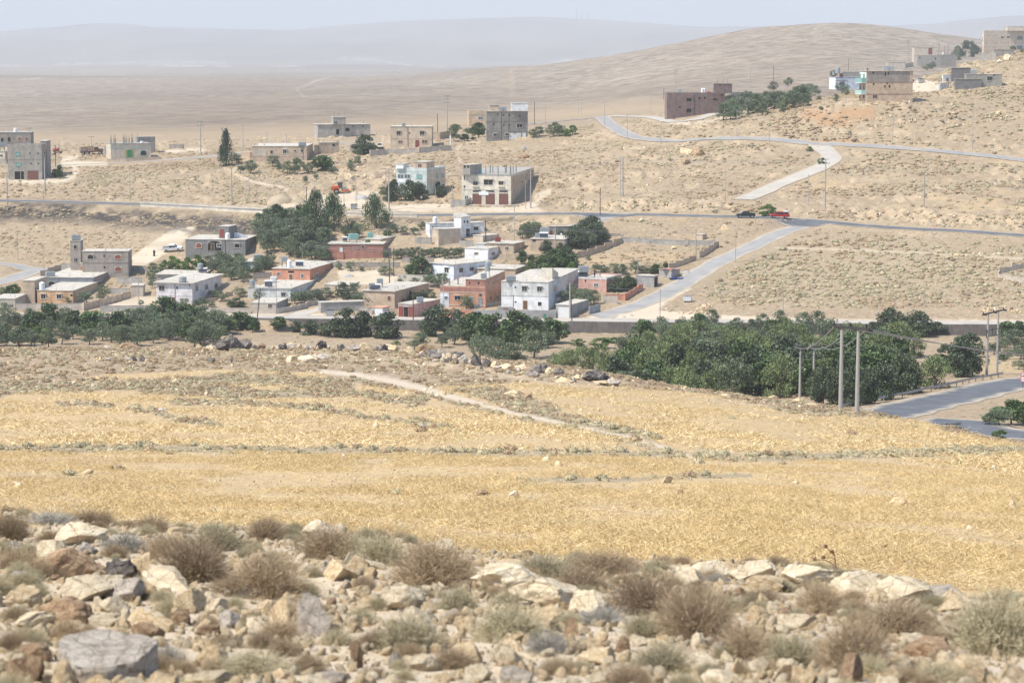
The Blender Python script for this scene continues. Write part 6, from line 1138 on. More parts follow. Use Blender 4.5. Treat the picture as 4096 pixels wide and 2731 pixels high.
# --- vehicles
def wheel(t, x, y, r, w=.24):
 mb = MB(); mb.cyl((x, y - w / 2, r),(x, y + w / 2, r), r, n=18); o = mb.build('wheel', 'tyre', t); mb = MB(); s_ = 1 if y > 0 else -1; mb.cyl((x, y + s_ * w / 2, r),(x, y + s_ * (w / 2 + .02), r), r * .58, n=14); mb.build('rim', 'galv', o)
def prism(mb, pts, y0, y1, inset=0.0, m=0):
 """side profile (x, z) extruded across"""
 n = len(pts); a = [Vector((x, y0, z)) for x, z in pts]; b = [Vector((x, y1, z)) for x, z in pts]
 mb.poly(a, m); mb.poly(b[::-1], m)
 for i in range(n): j = (i + 1) % n; mb.quad(a[j], a[i], b[i], b[j], m)
def place_vehicle(name, c, x, y, label, cat, heading, dmin=560, road=0.08):
 p = at(*P(c, x, y), dmin); p.z = float(height(p.x, p.y)) + road; e = 1.0
 gx = (float(height(p.x + e, p.y)) - float(height(p.x - e, p.y))) / (2 * e); gy = (float(height(p.x, p.y + e)) - float(height(p.x, p.y - e))) / (2 * e)
 t = empty(name, p, label, cat); n = Vector((-gx,-gy,1)).normalized(); f = Vector((math.cos(heading), math.sin(heading),0)); f = (f - n * f.dot(n)).normalized(); s_ = n.cross(f); t.rotation_euler = Matrix((f, s_, n)).transposed().to_euler(); return t
def pickup(c, x, y, label, paint, heading, load=False, double=True, cage=False):
 t = place_vehicle('pickup_truck', c, x, y, label, 'pickup truck', heading); w = .86; body = MB()
 prism(body, [(-2.55,.48),(2.45,.45),(2.55,.62),(2.5,.98),(1.35,1.08),(-2.55,1.08)],-w, w); body.build('body', paint, t)
 cab = MB(); rear = -.95 if double else -.15
 prism(cab, [(1.32,1.08),(.62,1.68),(.45,1.74),(rear + .15,1.74),(rear,1.08)],-.76,.76); cab.build('cab', paint, t)
 for s_ in (-1,1):
  y0 = .765 * s_; y1 = .785 * s_
  for (a, b_, cc, dd) in ([(1.12,.58,.62,.2),(.12,.12,-.85 + .07,-.78)] if double else [(1.12,.58,-.05,0)]):
   g = MB()
   if a > 1: prism(g, [(1.16,1.12),(.62,1.62),(.28 if double else .0,1.64),(.28 if double else .0,1.12)], min(y0, y1), max(y0, y1))
   else: prism(g, [(.20,1.12),(.20,1.64),(-.72,1.64),(-.82,1.12)], min(y0, y1), max(y0, y1))
   g.build('side_window', 'glass', t)
 g = MB(); g.quad((1.325,-.66,1.12),(1.325,.66,1.12),(.70,.60,1.665),(.70,-.60,1.665)); g.build('windscreen', 'glass', t)
 bd = MB(); bd.box((-2.5 + rear) / 2,0,1.081,(rear + 2.5) * .94,1.5,.01); bd.build('load_bed', 'black', t)
 rl = MB(); rl.box((-2.52 + rear) / 2,-w + .04,1.085, rear + 2.5,.07,.12); rl.box((-2.52 + rear) / 2, w - .04,1.085, rear + 2.5,.07,.12); rl.box(-2.5,0,1.085,.07,1.6,.12); rl.build('bed_side', paint, t)
 for s_ in (-1,1):
  for xx in (1.62,-1.55): wheel(t, xx, s_ * .80,.37)
  m = MB(); m.box(2.54, s_ * .62,.70,.06,.32,.17); m.build('headlight', 'shutter', t); m = MB(); m.box(-2.56, s_ * .74,.72,.04,.16,.28); m.build('tail_light', 'redpaint', t)
 m = MB(); m.box(2.58,0,.46,.12,1.7,.2); m.build('bumper', 'darkmetal', t)
 if cage:
  m = MB()
  for xx in (-2.4,-1.7,-1.05):
   for s_ in (-.78,.78): m.cyl((xx, s_,1.1),(xx, s_,1.75),.025, n=4)
  for z in (1.4,1.75): m.cyl((-2.4,-.78, z),(-1.05,-.78, z),.025, n=4); m.cyl((-2.4,.78, z),(-1.05,.78, z),.025, n=4)
  m.build('cage', paint, t)
 return t
pickup('G',305,488, 'white double-cab pickup parked on the dirt below the burnt slope', 'carwhite',.0, cage=True)
pickup('O',1460,1052, 'dark green pickup driving left on the main road', 'cardark', math.pi + .05); rp = pickup('O',1748,1056, 'red pickup loaded with furniture driving left on the main road', 'carred', math.pi + .05, double=True, cage=True)
L_ = empty('furniture_load', rp.location + Vector((1.6,0,1.1)), 'pale furniture piled in the red pickup bed', 'load'); m = MB(); m.box(0,0,0,1.4,1.3,.55, rz=.1); m.build('crate', 'darkmetal', L_); m = MB(); m.box(.1,.1,.55,1.2,.9,.3, rz=-.2); m.build('mattress', 'cloth', L_); m = MB()
for k in range(4): m.cyl((-.5 + .3 * k,.2,.8),(-.3 + .3 * k,-.1,1.25),.03, n=4)
m.build('chair_legs', 'galv', L_)
cp = pickup('C',348,630, 'cream pickup parked facing the yard right of the round green tree', 'carcream',-math.pi / 2 + .1, double=False)
def car(c, x, y, label, paint, heading):
 t = place_vehicle('parked_car', c, x, y, label, 'car', heading, dmin=535); b_ = MB(); prism(b_, [(-2.15,.32),(2.1,.30),(2.2,.52),(2.12,.74),(1.15,.90),(-1.65,.94),(-2.2,.82)],-.82,.82); b_.build('body', paint, t); g = MB(); prism(g, [(1.05,.90),(.40,1.34),(-.85,1.36),(-1.55,.94)],-.70,.70); g.build('glasshouse', 'glass', t); r_ = MB(); prism(r_, [(.48,1.335),(.38,1.40),(-.85,1.41),(-.98,1.36)],-.68,.68); r_.build('roof', paint, t)
 for s_ in (-1,1):
  for xx in (1.3,-1.35): wheel(t, xx, s_ * .74,.31,.2)
  m = MB(); m.box(2.16, s_ * .6,.55,.05,.3,.14); m.build('headlight', 'shutter', t); p_ = MB(); p_.box(-.22, s_ * .705,.92,.08,.02,.42); p_.build('door_pillar', paint, t)
 return t
car('H',955,1440, 'silver white saloon car parked behind the large fig trees', 'carwhite', math.pi + .0)
car('E',1166,742, 'dark car half hidden behind the house with green balconies', 'cardark', math.pi / 2)
def roller():
 t = place_vehicle('road_roller', 'B',1940,1098, 'orange road roller parked in the quarry yard', 'road roller',.15, dmin=640); m = MB(); m.box(-1.2,0,.8,2.0,1.5,1.3); m.build('engine_cover', 'machine', t); m = MB(); m.cyl((1.6,-.95,.75),(1.6,.95,.75),.75, n=22); m.build('drum', 'galv', t); m = MB(); m.box(1.6,-1.08,.6,2.0,.16,.45); m.box(1.6,1.08,.6,2.0,.16,.45); m.box(2.55,0,.6,.16,2.0,.45); m.box(.62,0,.6,.16,2.0,.5); m.build('drum_frame', 'machine', t)
 for s_ in (-1,1): wheel(t,-1.1, s_ * .95,.72,.5)
 m = MB()
 for sx in (-.45,.65):
  for sy in (-.65,.65): m.box(sx, sy,1.3,.09,.09,1.55)
 m.build('cab_post', 'darkmetal', t); m = MB(); m.box(.1,0,2.85,1.6,1.6,.14); m.build('cab_roof', 'darkmetal', t); m = MB(); m.box(.1,0,1.45,.95,1.2,1.3); m.build('cab_glass', 'glassblue', t); m = MB(); m.box(-2.22,0,1.0,.05,1.1,.8); m.build('grille', 'black', t)
roller()
def stake_truck():
 t = place_vehicle('stake_truck', 'A',1090,494, 'old rusty truck with a staked load bed on the plain', 'truck',.0, dmin=700, road=0); m = MB(); m.box(-.6,0,.75,6.6,1.0,.25); m.build('chassis', 'rust', t); m = MB(); m.box(-1.7,0,1.0,4.4,2.2,.2)
 m.build('bed_floor', 'rust', t); m = MB()
 for k in range(9):
  for sy in (-1.05,1.05): m.box(-3.8 + k * .52, sy,1.2,.07,.07,1.35)
 for z in (1.5,1.9,2.35):
  for sy in (-1.05,1.05): m.box(-1.7, sy, z,4.4,.05,.12)
 m.build('stakes', 'brownmetal', t); m = MB(); prism(m, [(.75,1.0),(.75,2.3),(1.7,2.3),(1.95,1.7),(2.1,1.0)],-1,1); m.build('cab', 'rust', t); m = MB(); m.box(2.75,0,.85,1.3,1.3,.8); m.build('bonnet', 'rust', t); m = MB(); m.box(-2.6,0,1.2,1.8,1.6,.6); m.build('load', 'galv', t); m = MB(); m.box(1.35,0,1.65,.7,2.03,.5); m.build('cab_window', 'glass', t)
 for s_ in (-1,1):
  for xx in (2.6,-1.4,-2.9): wheel(t, xx, s_ * .95,.5,.3)
stake_truck()
t = place_vehicle('tank_trailer', 'A',680,500, 'dark red tank trailer beside the three-level garage house', 'trailer',.0, dmin=640, road=0); m = MB(); m.cyl((-1.0,0,1.75),(1.0,0,1.75),.62, n=16); m.build('tank', 'redpaint', t); m = MB(); m.box(0,0,.7,3.0,1.0,.16); m.box(-.7,0,.8,.12,1,.5); m.box(.7,0,.8,.12,1,.5); m.build('frame', 'rust', t)
for s_ in (-1,1):
 for xx in (-1.0,1.0): wheel(t, xx, s_ * .7,.42)
def dumpster(c, x, y, label, mat='basin', dmin=535):
 p = at(*P(c, x, y), dmin); t = empty('dumpster', p, label, 'dumpster', 'dumpsters', rz=random.uniform(-.3,.3)); m = MB(); w, d_, h_ = .85,.6,1.25
 m.quad((-w,-d_,.25),(w,-d_,.25),(w * 1.15,-d_ * 1.2, h_),(-w * 1.15,-d_ * 1.2, h_)); m.quad((w,-d_,.25),(w, d_,.25),(w * 1.15, d_ * 1.2, h_),(w * 1.15,-d_ * 1.2, h_)); m.quad((w, d_,.25),(-w, d_,.25),(-w * 1.15, d_ * 1.2, h_),(w * 1.15, d_ * 1.2, h_)); m.quad((-w, d_,.25),(-w,-d_,.25),(-w * 1.15,-d_ * 1.2, h_),(-w * 1.15, d_ * 1.2, h_)); m.quad((-w,-d_,.25),(-w, d_,.25),(w, d_,.25),(w,-d_,.25)); m.build('bin', mat, t)
 m = MB(); N = 6
 for k in range(N): a0, a1 = k / N * math.pi * .55,(k + 1) / N * math.pi * .55; m.quad((-w * 1.1,.7 * math.cos(a0), h_ + .3 * math.sin(a0)),(w * 1.1,.7 * math.cos(a0), h_ + .3 * math.sin(a0)),(w * 1.1,.7 * math.cos(a1), h_ + .3 * math.sin(a1)),(-w * 1.1,.7 * math.cos(a1), h_ + .3 * math.sin(a1)))
 m.build('lid', mat, t)
 for sx in (-1,1):
  for sy in (-1,1): m = MB(); m.cyl((sx * w * .8, sy * .5 - .04,.12),(sx * w * .8, sy * .5 + .04,.12),.12, n=8); m.build('caster', 'tyre', t)
for a in [('F',2090,1332, 'grey wheeled dumpster on the village road at left'),('H',340,1410, 'grey dumpster before the roadside block store'),('H',606,218, 'grey dumpster beside the main road below the gravel heap'),('E',1274,742, 'grey dumpster in the hill yard')]: dumpster(*a)
dumpster('J',1700,908, 'whitish open dumpster right of the side road', 'shutter')
p_ = at(*P('I',1502,1430),535); t = empty('waste_bin', p_, 'small dark green bin against the grey roadside wall', 'bin'); m = MB(); m.box(0,0,0,.6,.5,1.0); m.build('bin', 'green', t); m = MB(); m.box(0,0,1.0,.66,.56,.07); m.build('lid', 'darkmetal', t)
for i,(x, y) in enumerate([(1030,1068),(1110,1052)]): p_ = at(*P('J', x, y),535); t = empty('concrete_block', p_, ['left', 'right'][i] + ' of the two small concrete blocks on the road junction', 'block'); m = MB(); m.box(0,0,-.1,.55,.35,.5); m.box(.1,.02,.4,.3,.3,.12); m.build('block', 'whitestone', t)
p_ = at(*P('X',1400,165),400,545); t = empty('sacks', p_, 'heap of white sacks among the olive trees below the wall', 'sacks')
for k in range(7): m = MB(); m.cyl((-.9 + k * .28,.2 * math.sin(k * 2),.2 + .25 * (k % 2)),(-.6 + k * .28,.2 * math.cos(k * 3),.25 + .3 * (k % 2)),.28,.22, n=9); m.build('sack', 'cloth', t, smooth=True)
p_ = at(*P('I',1600,745),535); t = empty('canopy_tent', p_, 'pale pink striped fabric canopy behind the garden wall', 'canopy'); m = MB()
for k in range(8): a0, a1 = k / 8 * 6.283,(k + 1) / 8 * 6.283; m.poly([(2.6 * math.cos(a0),2.0 * math.sin(a0),1.5),(2.6 * math.cos(a1),2.0 * math.sin(a1),1.5),(0,0,2.6)])
m.build('canopy', 'pinkcloth', t); m = MB()
for a0 in (.4,2.7,3.6,5.9): m.cyl((2.4 * math.cos(a0),1.8 * math.sin(a0),-.3),(2.4 * math.cos(a0),1.8 * math.sin(a0),1.6),.05, n=5)
m.build('legs', 'galv', t)
# --- people
def person(p, label, h, top, bottom, robe=False, bend=0.0, rz=0.0):
 t = empty('person', p, label, 'person', rz=rz); k = h / 1.75; me = bpy.data.meshes.new('body'); b = bend
 J = {'pelvis': (0,0,.93,.135), 'chest': (b * .35,0,1.28,.145), 'neck': (b * .55,0,1.50,.055), 'head': (b * .62,0,1.63,.098), 'crown': (b * .64,0,1.71,.07)}
 V = []; E = []; Rr = []; I = {}
 def add(n, x, y, z, r, par=None): I[n] = len(V); V.append((x * k, y * k, z * k)); Rr.append(r * k); (E.append((I[par], I[n])) if par else None)
 add('pelvis', *J['pelvis']); add('chest', *J['chest'], 'pelvis'); add('neck', *J['neck'], 'chest'); add('head', *J['head'], 'neck'); add('crown', *J['crown'], 'head'); add('nose', J['head'][0] + .11,0,1.62,.02, 'head')
 for s_, n in ((-1, 'l'),(1, 'r')):
  cx = b * .4; add(n + 'sh', cx, s_ * .19,1.40,.06, 'chest'); add(n + 'el', cx + .05, s_ * .26,1.13,.045, n + 'sh'); add(n + 'wr', cx + .22, s_ * .22,.93,.03, n + 'el'); add(n + 'palm', cx + .28, s_ * .21,.87,.03, n + 'wr')
  for q in range(4): add(n + 'f%d' % q, cx + .33 + .01 * q, s_ * (.185 + .018 * q),.80 - .01 * (1.5 - abs(q - 1.5)),.009, n + 'palm')
  add(n + 'th', cx + .33, s_ * .165,.86,.010, n + 'palm')
  add(n + 'hip',0, s_ * .10,.88,.10, 'pelvis'); add(n + 'kn',.03, s_ * .11,.48,.06, n + 'hip'); add(n + 'an',-.02, s_ * .12,.09,.04, n + 'kn'); add(n + 'toe',.14, s_ * .13,.035,.03, n + 'an')
 me.from_pydata(V, E, []); o = bpy.data.objects.new('body', me); COL.objects.link(o); o.parent = t; o.modifiers.new('skin', 'SKIN')
 for i, r_ in enumerate(Rr): me.skin_vertices[0].data[i].radius = (r_, r_)
 me.skin_vertices[0].data[0].use_root = True; me.materials.append(MAT['skin']); s2 = o.modifiers.new('sub', 'SUBSURF'); s2.levels = s2.render_levels = 1
 def lathe(nm, prof, mat, cx0=0, cx1=0):
  mb = MB(); N = 12
  for (r0, z0),(r1, z1) in zip(prof[:-1], prof[1:]):
   for q in range(N):
    a0, a1 = q / N * 6.283,(q + 1) / N * 6.283; f = lambda r_, a, z: ((r_ * math.cos(a) * .75 + bend * .45 * max(0, z - .9)) * k, r_ * math.sin(a) * k, z * k); mb.quad(f(r0, a0, z0), f(r0, a1, z0), f(r1, a1, z1), f(r1, a0, z1))
  mb.build(nm, mat, t, smooth=True)
 if robe:
  lathe('robe', [(.30,.03),(.28,.3),(.24,.7),(.23,1.0),(.26,1.3),(.21,1.45),(.09,1.53)], top); lathe('headscarf', [(.24,1.30),(.19,1.46),(.13,1.58),(.13,1.68),(.09,1.77),(.0,1.79)], top)
  for s_ in (-1,1): mb = MB(); mb.cyl((0, s_ * .2 * k,1.4 * k),(.06, s_ * .3 * k,1.12 * k),.075 * k,.07 * k, n=8); mb.cyl((.06, s_ * .3 * k,1.12 * k),(.2 * k, s_ * .24 * k,.95 * k),.07 * k,.06 * k, n=8); mb.build('sleeve', top, t, smooth=True)
 else:
  lathe('shirt', [(.20,.86),(.19,1.0),(.225,1.3),(.20,1.43),(.08,1.51)], top); lathe('hair', [(.105,1.63),(.115,1.69),(.09,1.76),(.0,1.79)], 'black')
  for s_ in (-1,1):
   mb = MB(); mb.cyl((0, s_ * .10 * k,.93 * k),(.03 * k, s_ * .11 * k,.48 * k),.12 * k,.085 * k, n=8); mb.cyl((.03 * k, s_ * .11 * k,.48 * k),(-.02 * k, s_ * .12 * k,.09 * k),.085 * k,.065 * k, n=8); mb.build('trouser_leg', bottom, t, smooth=True)
   mb = MB(); cx = b * .4 * k; mb.cyl((cx, s_ * .19 * k,1.41 * k),(cx + .05 * k, s_ * .26 * k,1.13 * k),.075 * k,.06 * k, n=8); mb.build('sleeve', top, t, smooth=True)
 return t
person(at(*P('G',56,552),560), 'person in a long black robe and headscarf walking near the white pickup',1.66, 'black', 'black', True, rz=-1.2)
pA = on_roof('J',728,645, SL); pB = on_roof('J',785,650, SL); person(pA, 'person dressed in black standing on the salmon single-storey roof',1.75, 'black', 'black', False,.1, rz=-.6); person(pB, 'person in a green shirt bending on the salmon single-storey roof',1.45, 'greenshirt', 'jean', False,.5, rz=3.0)
# --- earth and gravel heaps
def heap(c, x, yb, w, h, mat, label, dmin=600, seed=1, cat='heap', name='earth_heap'):
 p = at(*P(c, x, yb), dmin); s_ = CROP[c][2] * p.y / F; rw, hh = w * s_ / 2, h * s_; N, Mr = 28,9; mb_v = []; f = []
 p = p + Vector((0, rw * .6,0)); p.z = float(height(p.x, p.y))
 for j in range(Mr + 1):
  t = j / Mr
  for k in range(N):
   a = 6.283 * k / N; rr = rw * (1 - t) * (1 + .16 * float(vnoise(np.array([k * .5 + seed]), np.array([j * .6]), seed)[0] - .5) * 2); z = hh * .8 * (t ** 1.0) * (1 - .25 * t * t) * (1 + .05 * math.sin(k * 1.7 + j)); mb_v.append((rr * math.cos(a), rr * .75 * math.sin(a), z - (.8 if j == 0 else 0)))
 for j in range(Mr):
  for k in range(N): f.append((j * N + k, j * N + (k + 1) % N,(j + 1) * N + (k + 1) % N,(j + 1) * N + k))
 me = bpy.data.meshes.new(name); me.from_pydata(mb_v, [], f); me.materials.append(MAT[mat]); me.update(); me.shade_smooth(); o = bpy.data.objects.new(name, me); COL.objects.link(o); o.location = p; tag(o, label, cat); return o
MAT['gravelheap'] = mat_road('heap_gravel',(.36,.345,.325),(.43,.41,.385),1.5); MAT['earthheap'] = mat_road('heap_earth',(.33,.265,.18),(.44,.36,.25),.6)
heap('B',1240,1225,400,170, 'earthheap', 'large pointed tan earth mound above the main road', seed=2); heap('B',1440,1215,260,120, 'earthheap', 'smaller tan earth mound touching the pointed one', seed=5); heap('B',1610,1118,200,90, 'earthheap', 'brown earth mound left of the road roller', seed=7); heap('B',2185,1168,240,70, 'gravelheap', 'pale grey gravel heap near the road roller', seed=3, name='gravel_heap'); heap('B',1960,972,170,85, 'earthheap', 'rounded tan mound above the road roller', seed=9)
heap('H',540,975,150,42, 'gravelheap', 'pale gravel heap right of the salmon red house', seed=4, dmin=535, name='gravel_heap'); heap('J',1690,610,110,42, 'gravelheap', 'white gravel heap beside the blue tarpaulin', seed=8, dmin=535, name='gravel_heap'); heap('A',2090,440,220,32, 'earthheap', 'low sand heap in front of the ruined stone hut', seed=6)
# --- trees, read off the crops
trees('cypress', 'B', 'left of the long tan house',(605,778,240,365),(545,720,120,160), dmin=600)
trees('olive', 'B', 'in the garden below the long tan house',(720,740,145,110),(770,860,105,90),(890,866,160,155),(1155,785,160,130),(1205,810,100,80),(1320,872,150,150),(1435,875,130,190),(1430,790,110,110),(1570,862,120,115),(1840,872,90,85),(1510,790,70,60), dmin=600)
trees('fig', 'B', 'right end of the garden below the long tan house',(1745,826,240,165), dmin=600); trees('olive', 'B', 'on the stony terraces right of the tan house garden',(1535,974,78,82),(1665,938,76,66),(2070,830,105,118),(2150,772,98,108),(2170,650,90,80), dmin=600)
trees('darkfig', 'B', 'beside the parked cream pickup',(2225,640,250,220), dmin=600); trees('olive', 'C', 'between the beige house and the three-storey block',(1225,548,140,185),(1385,482,120,95),(2160,502,125,95),(2225,482,115,110), dmin=600); trees('fig', 'C', 'between the beige house and the three-storey block',(1345,542,110,78),(1510,500,165,165),(1240,440,130,90),(1447,532,60,36), dmin=600)
trees('olive', 'P', 'right of the three-storey block',(2215,548,62,55),(2240,546,45,45), dmin=600); trees('vine', 'P', 'right of the three-storey block',(2290,541,38,38),(2263,546,34,30), dmin=600)
trees('darkfig', 'C', 'in front of the pale green house',(505,1248,150,235),(700,1240,160,225),(815,1228,190,190), dmin=600); trees('olive', 'C', 'in front of the pale green house',(410,1205,140,125),(610,1242,160,190),(403,1252,42,58),(460,1225,110,140), dmin=600); trees('darkfig', 'C', 'right of the pale green house',(1070,1198,130,130),(1035,1150,80,120), dmin=600)
trees('pine', 'H', 'beside the main road above the olive grove',(180,450,210,420),(380,465,240,375),(0,360,120,190),(60,440,150,260), dmin=560); trees('pine', 'H', 'on the bank right of the gravel yard dumpster',(860,430,230,340), lean=-.12, dmin=560, noun='leaning dark green pine tree'); trees('pine', 'B', 'left of the dark roadside pole',(1370,1520,150,250), lean=-.5, dmin=560, noun='bent dark green pine tree')
G_ = [('olive',1)]; OM = [('olive',8),('fig',1)]
orchard('G', [(1430,170),(1900,90),(2352,300),(2352,640),(2080,600),(1750,560),(1470,480)],40, [('olive',12),('darkfig',1)],(4.2,5.8), 'in the olive grove behind the salmon red house', dmin=540, seed=2, sep=.72)
orchard('G', [(900,640),(1290,730),(1310,930),(1100,900),(960,800),(700,800)],15, G_,(3.4,4.4), 'between the long blue house and the pinkish white house', dmin=540, seed=3, sep=.8); orchard('G', [(1430,690),(1620,660),(1640,760),(1420,790)],5, G_,(3.0,4.0), 'left of the salmon red house', dmin=540, seed=33)
trees('vine', 'G', 'right of the white pickup and robed person',(215,760,170,150),(300,765,150,210),(400,765,180,170),(520,770,170,200),(640,765,160,230),(700,750,120,150), dmin=540, noun='yellow-green reedy bush'); trees('olive', 'G', 'left of the yellow-green reedy bushes',(40,770,150,130),(130,800,130,100),(20,860,140,120),(30,980,120,180), dmin=540)
trees('olive', 'G', 'along the wall below the pinkish white house',(265,1240,130,100),(350,1235,90,80),(460,1238,150,120),(620,1240,110,100),(705,1240,140,135),(830,1240,120,90), dmin=540); trees('olive', 'G', 'in the small garden left of the off-white house',(850,1110,150,110),(960,1160,160,130),(1210,1100,190,120),(1080,1235,130,80), dmin=540)
trees('darkfig', 'G', 'in the small garden left of the off-white house',(1165,1245,220,130), dmin=540); trees('olive', 'G', 'against the walls of the off-white house',(1460,1155,200,150),(1950,1200,220,170),(2080,1180,200,150),(2220,1160,200,160),(880,720,100,90), dmin=540)
trees('olive', 'G', 'in front of the porch house and long blue house',(950,580,140,90),(1140,520,160,100),(1190,580,130,70),(1550,720,180,110),(1640,700,110,80),(1000,745,110,60),(1420,775,180,60), dmin=540); trees('olive', 'F', 'around the orange and blue-grey houses',(920,1186,160,100),(1160,1180,200,160),(1385,1110,180,170),(1340,1130,110,80),(1090,965,110,60),(1895,1220,80,80),(40,1100,150,130), dmin=540); trees('fig', 'F', 'left of the orange house',(190,1110,180,170),(120,1110,120,150), dmin=540)
trees('olive', 'H', 'in the garden above the roadside block store',(60,1280,190,150),(200,1230,150,120),(290,1200,170,110),(600,1160,150,120),(640,1300,180,150),(730,1300,150,170), dmin=540); trees('darkfig', 'H', 'in the garden above the roadside block store',(480,1190,160,150),(530,1280,150,130),(820,1300,190,150),(890,1290,120,120), dmin=540); trees('darkfig', 'H', 'behind the pink roadside garage',(1100,1280,150,120),(1200,1240,160,110),(1300,1260,160,110),(1380,1240,130,110), dmin=540); trees('olive', 'H', 'behind the pink roadside garage',(1060,1300,120,110),(1490,1230,90,90), dmin=540)
for k, x in enumerate(range(1070,1830,62)): trees('olive', 'H', 'in the row below the tan store block',(x,775 - (k * 37) % 30,110,110), dmin=540)
trees('olive', 'H', 'along the grey stone wall right of the salmon house',(437,892,76,75),(565,905,115,100),(265,800,165,165),(960,950,170,100),(690,905,80,50),(965,765,80,90), dmin=540); trees('fig', 'H', 'on the cream retaining wall',(1330,975,240,210),(1250,960,120,120), dmin=540); trees('olive', 'H', 'right of the cream retaining wall',(1450,975,180,140),(1560,960,130,120),(1290,1080,140,100),(1430,1080,170,130),(1540,1090,180,150),(1600,1050,120,120),(1120,1090,110,90), dmin=540)
trees('olive', 'H', 'on the bank left of the white villa',(1040,482,120,100),(1160,502,120,95),(1280,502,110,85),(1370,442,100,85),(650,545,160,170),(600,450,120,100),(520,520,110,120), dmin=545); trees('fig', 'H', 'on the bank left of the white villa',(985,520,110,60), dmin=545); trees('vine', 'H', 'climbing the wall of the brick red house',(765,700,100,140), dmin=545, noun='dark climbing bush')
trees('darkfig', 'I', 'before the red-edged house',(1530,618,160,165),(1700,606,120,130),(1790,606,110,110), dmin=545, noun='dark round olive tree'); orchard('I', [(1830,600),(1860,440),(1950,340),(2080,330),(2190,390),(2190,510),(2000,560)],15, [('darkfig',3),('olive',2)],(3.4,4.4), 'right of the red-edged house', dmin=545, seed=5, sep=.7); orchard('I', [(1170,440),(1300,330),(1450,320),(1460,400),(1300,470)],7, G_,(2.8,3.6), 'behind the red-edged house', dmin=545, seed=6, sep=.8); trees('olive', 'I', 'before the rear grey house',(1680,380,110,85),(1870,385,110,85),(2070,390,130,80), dmin=545)
trees('fig', 'I', 'on the strip below the pinkish tan house',(1215,752,120,175),(1340,725,100,90), dmin=545); orchard('I', [(1380,900),(1400,780),(1600,760),(1860,780),(1880,880),(1600,910)],10, [('vine',1),('fig',3)],(3.2,4.2), 'in the dense garden behind the weathered white house', dmin=540, seed=8, sep=.8); trees('fig', 'I', 'right of the flat tan house',(1322,905,130,195), dmin=540, noun='narrow upright green tree'); trees('olive', 'I', 'right of the weathered white house',(1760,1235,200,170),(1880,1235,220,200),(2010,1260,230,210),(2120,1240,170,170),(1950,1200,160,150), dmin=538)
trees('olive', 'N', 'standing before the salmon front of the terracotta house',(1075,305,165,150), dmin=538); trees('olive', 'J', 'in the row below the walled field',(740,600,110,90),(820,602,110,80),(930,615,120,110),(1020,625,130,110),(1150,612,110,130),(1230,608,90,80),(1280,610,80,60), dmin=540); trees('fig', 'J', 'left of the tumbledown hut',(1370,608,110,90),(1330,612,70,55),(1465,555,80,55), dmin=540); trees('darkfig', 'J', 'right of the salmon single-storey house',(960,800,160,150),(1060,790,150,150),(1120,770,110,110),(900,760,90,90), dmin=540, noun='dark olive tree'); trees('olive', 'J', 'at the left end of the walled field',(662,470,60,50),(537,555,70,60),(1690,595,50,22), dmin=540); trees('olive', 'I', 'over the small white garden wall',(440,915,120,70),(1330,690,80,70), dmin=540)
trees('fig', 'X', 'in the left orchard below the road',(365,262,280,200),(790,262,230,220),(990,280,280,230),(1960,150,310,170),(1490,1000,10,10) if False else (700,250,150,130),(2290,200,160,110), dmin=420)
orchard('X', [(-60,110),(330,120),(640,150),(1150,190),(1200,300),(1080,420),(600,430),(-60,430)],34, [('olive',9),('vine',1),('fig',1)],(3.2,4.4), 'in the left orchard below the road', dmin=440, seed=11, sep=.95)
orchard('X', [(1200,200),(1500,120),(1850,110),(2352,190),(2352,400),(1700,420),(1090,420)],38, [('olive',14),('fig',1)],(4.0,5.4), 'in the dense olive block below the road', dmin=440, seed=12, sep=.75)
trees('fig', 'U', 'between the olive block and the dark rock outcrop',(1500,190,130,90),(1620,200,190,110),(1490,230,190,100),(1870,195,110,80),(1700,215,90,80), dmin=440); trees('darkfig', 'U', 'left of the big fig row',(1990,215,80,70),(2080,232,130,90),(2180,240,100,80), dmin=440)
trees('darkfig', 'V', 'below the wall and the silver car',(60,250,130,110),(150,250,190,190),(270,245,160,160),(420,255,200,165), dmin=440); trees('darkfig', 'V', 'below the salmon roadside wall',(740,238,220,190),(880,240,170,170),(690,240,120,110), dmin=440)
trees('fig', 'V', 'below the grey gated wall',(1020,280,200,190),(1120,300,180,200),(1290,330,220,240),(1400,300,190,160),(1520,290,200,150),(1200,330,130,130),(970,290,110,90), dmin=440); trees('olive', 'V', 'below the grey gated wall',(1420,180,70,70),(1510,160,70,50),(1040,400,150,170),(1140,420,190,170),(1240,440,160,150),(1400,390,190,190),(1500,320,130,110),(785,320,100,90),(870,300,130,130),(840,240,100,80),(640,310,120,90),(600,330,100,60),(1180,440,120,100),(1300,440,130,80),(1070,350,110,110), dmin=440)
trees('vine', 'V', 'on the stony patch left of the lone green tree',(1700,305,100,45),(1860,325,150,70),(1930,290,90,40),(640,280,60,40),(480,300,70,25), dmin=440, noun='low green bush'); trees('fig', 'M', 'standing tallest against the grey wall',(800,500,210,270),(745,470,110,110), dmin=440)
orchard('M', [(950,330),(1200,270),(1700,260),(2352,270),(2352,420),(1700,430),(1000,460)],26, [('olive',8),('fig',1)],(3.4,4.4), 'in the upper rows of the right orchard', dmin=440, seed=21, sep=.85)
orchard('M', [(640,560),(1000,440),(1500,440),(2200,440),(2900,440),(2900,560),(2200,620),(1400,640),(700,640)],40, [('tamarisk',5),('olive',4)],(4.6,6.2), 'in the middle of the right orchard', dmin=400, seed=22, sep=.75)
trees('tamarisk', 'M', 'at the left tip of the right orchard',(40,650,150,150),(100,665,170,190),(180,690,190,240),(280,700,210,260),(370,690,190,250),(470,710,210,280),(560,730,210,260),(640,740,200,260), dmin=400)
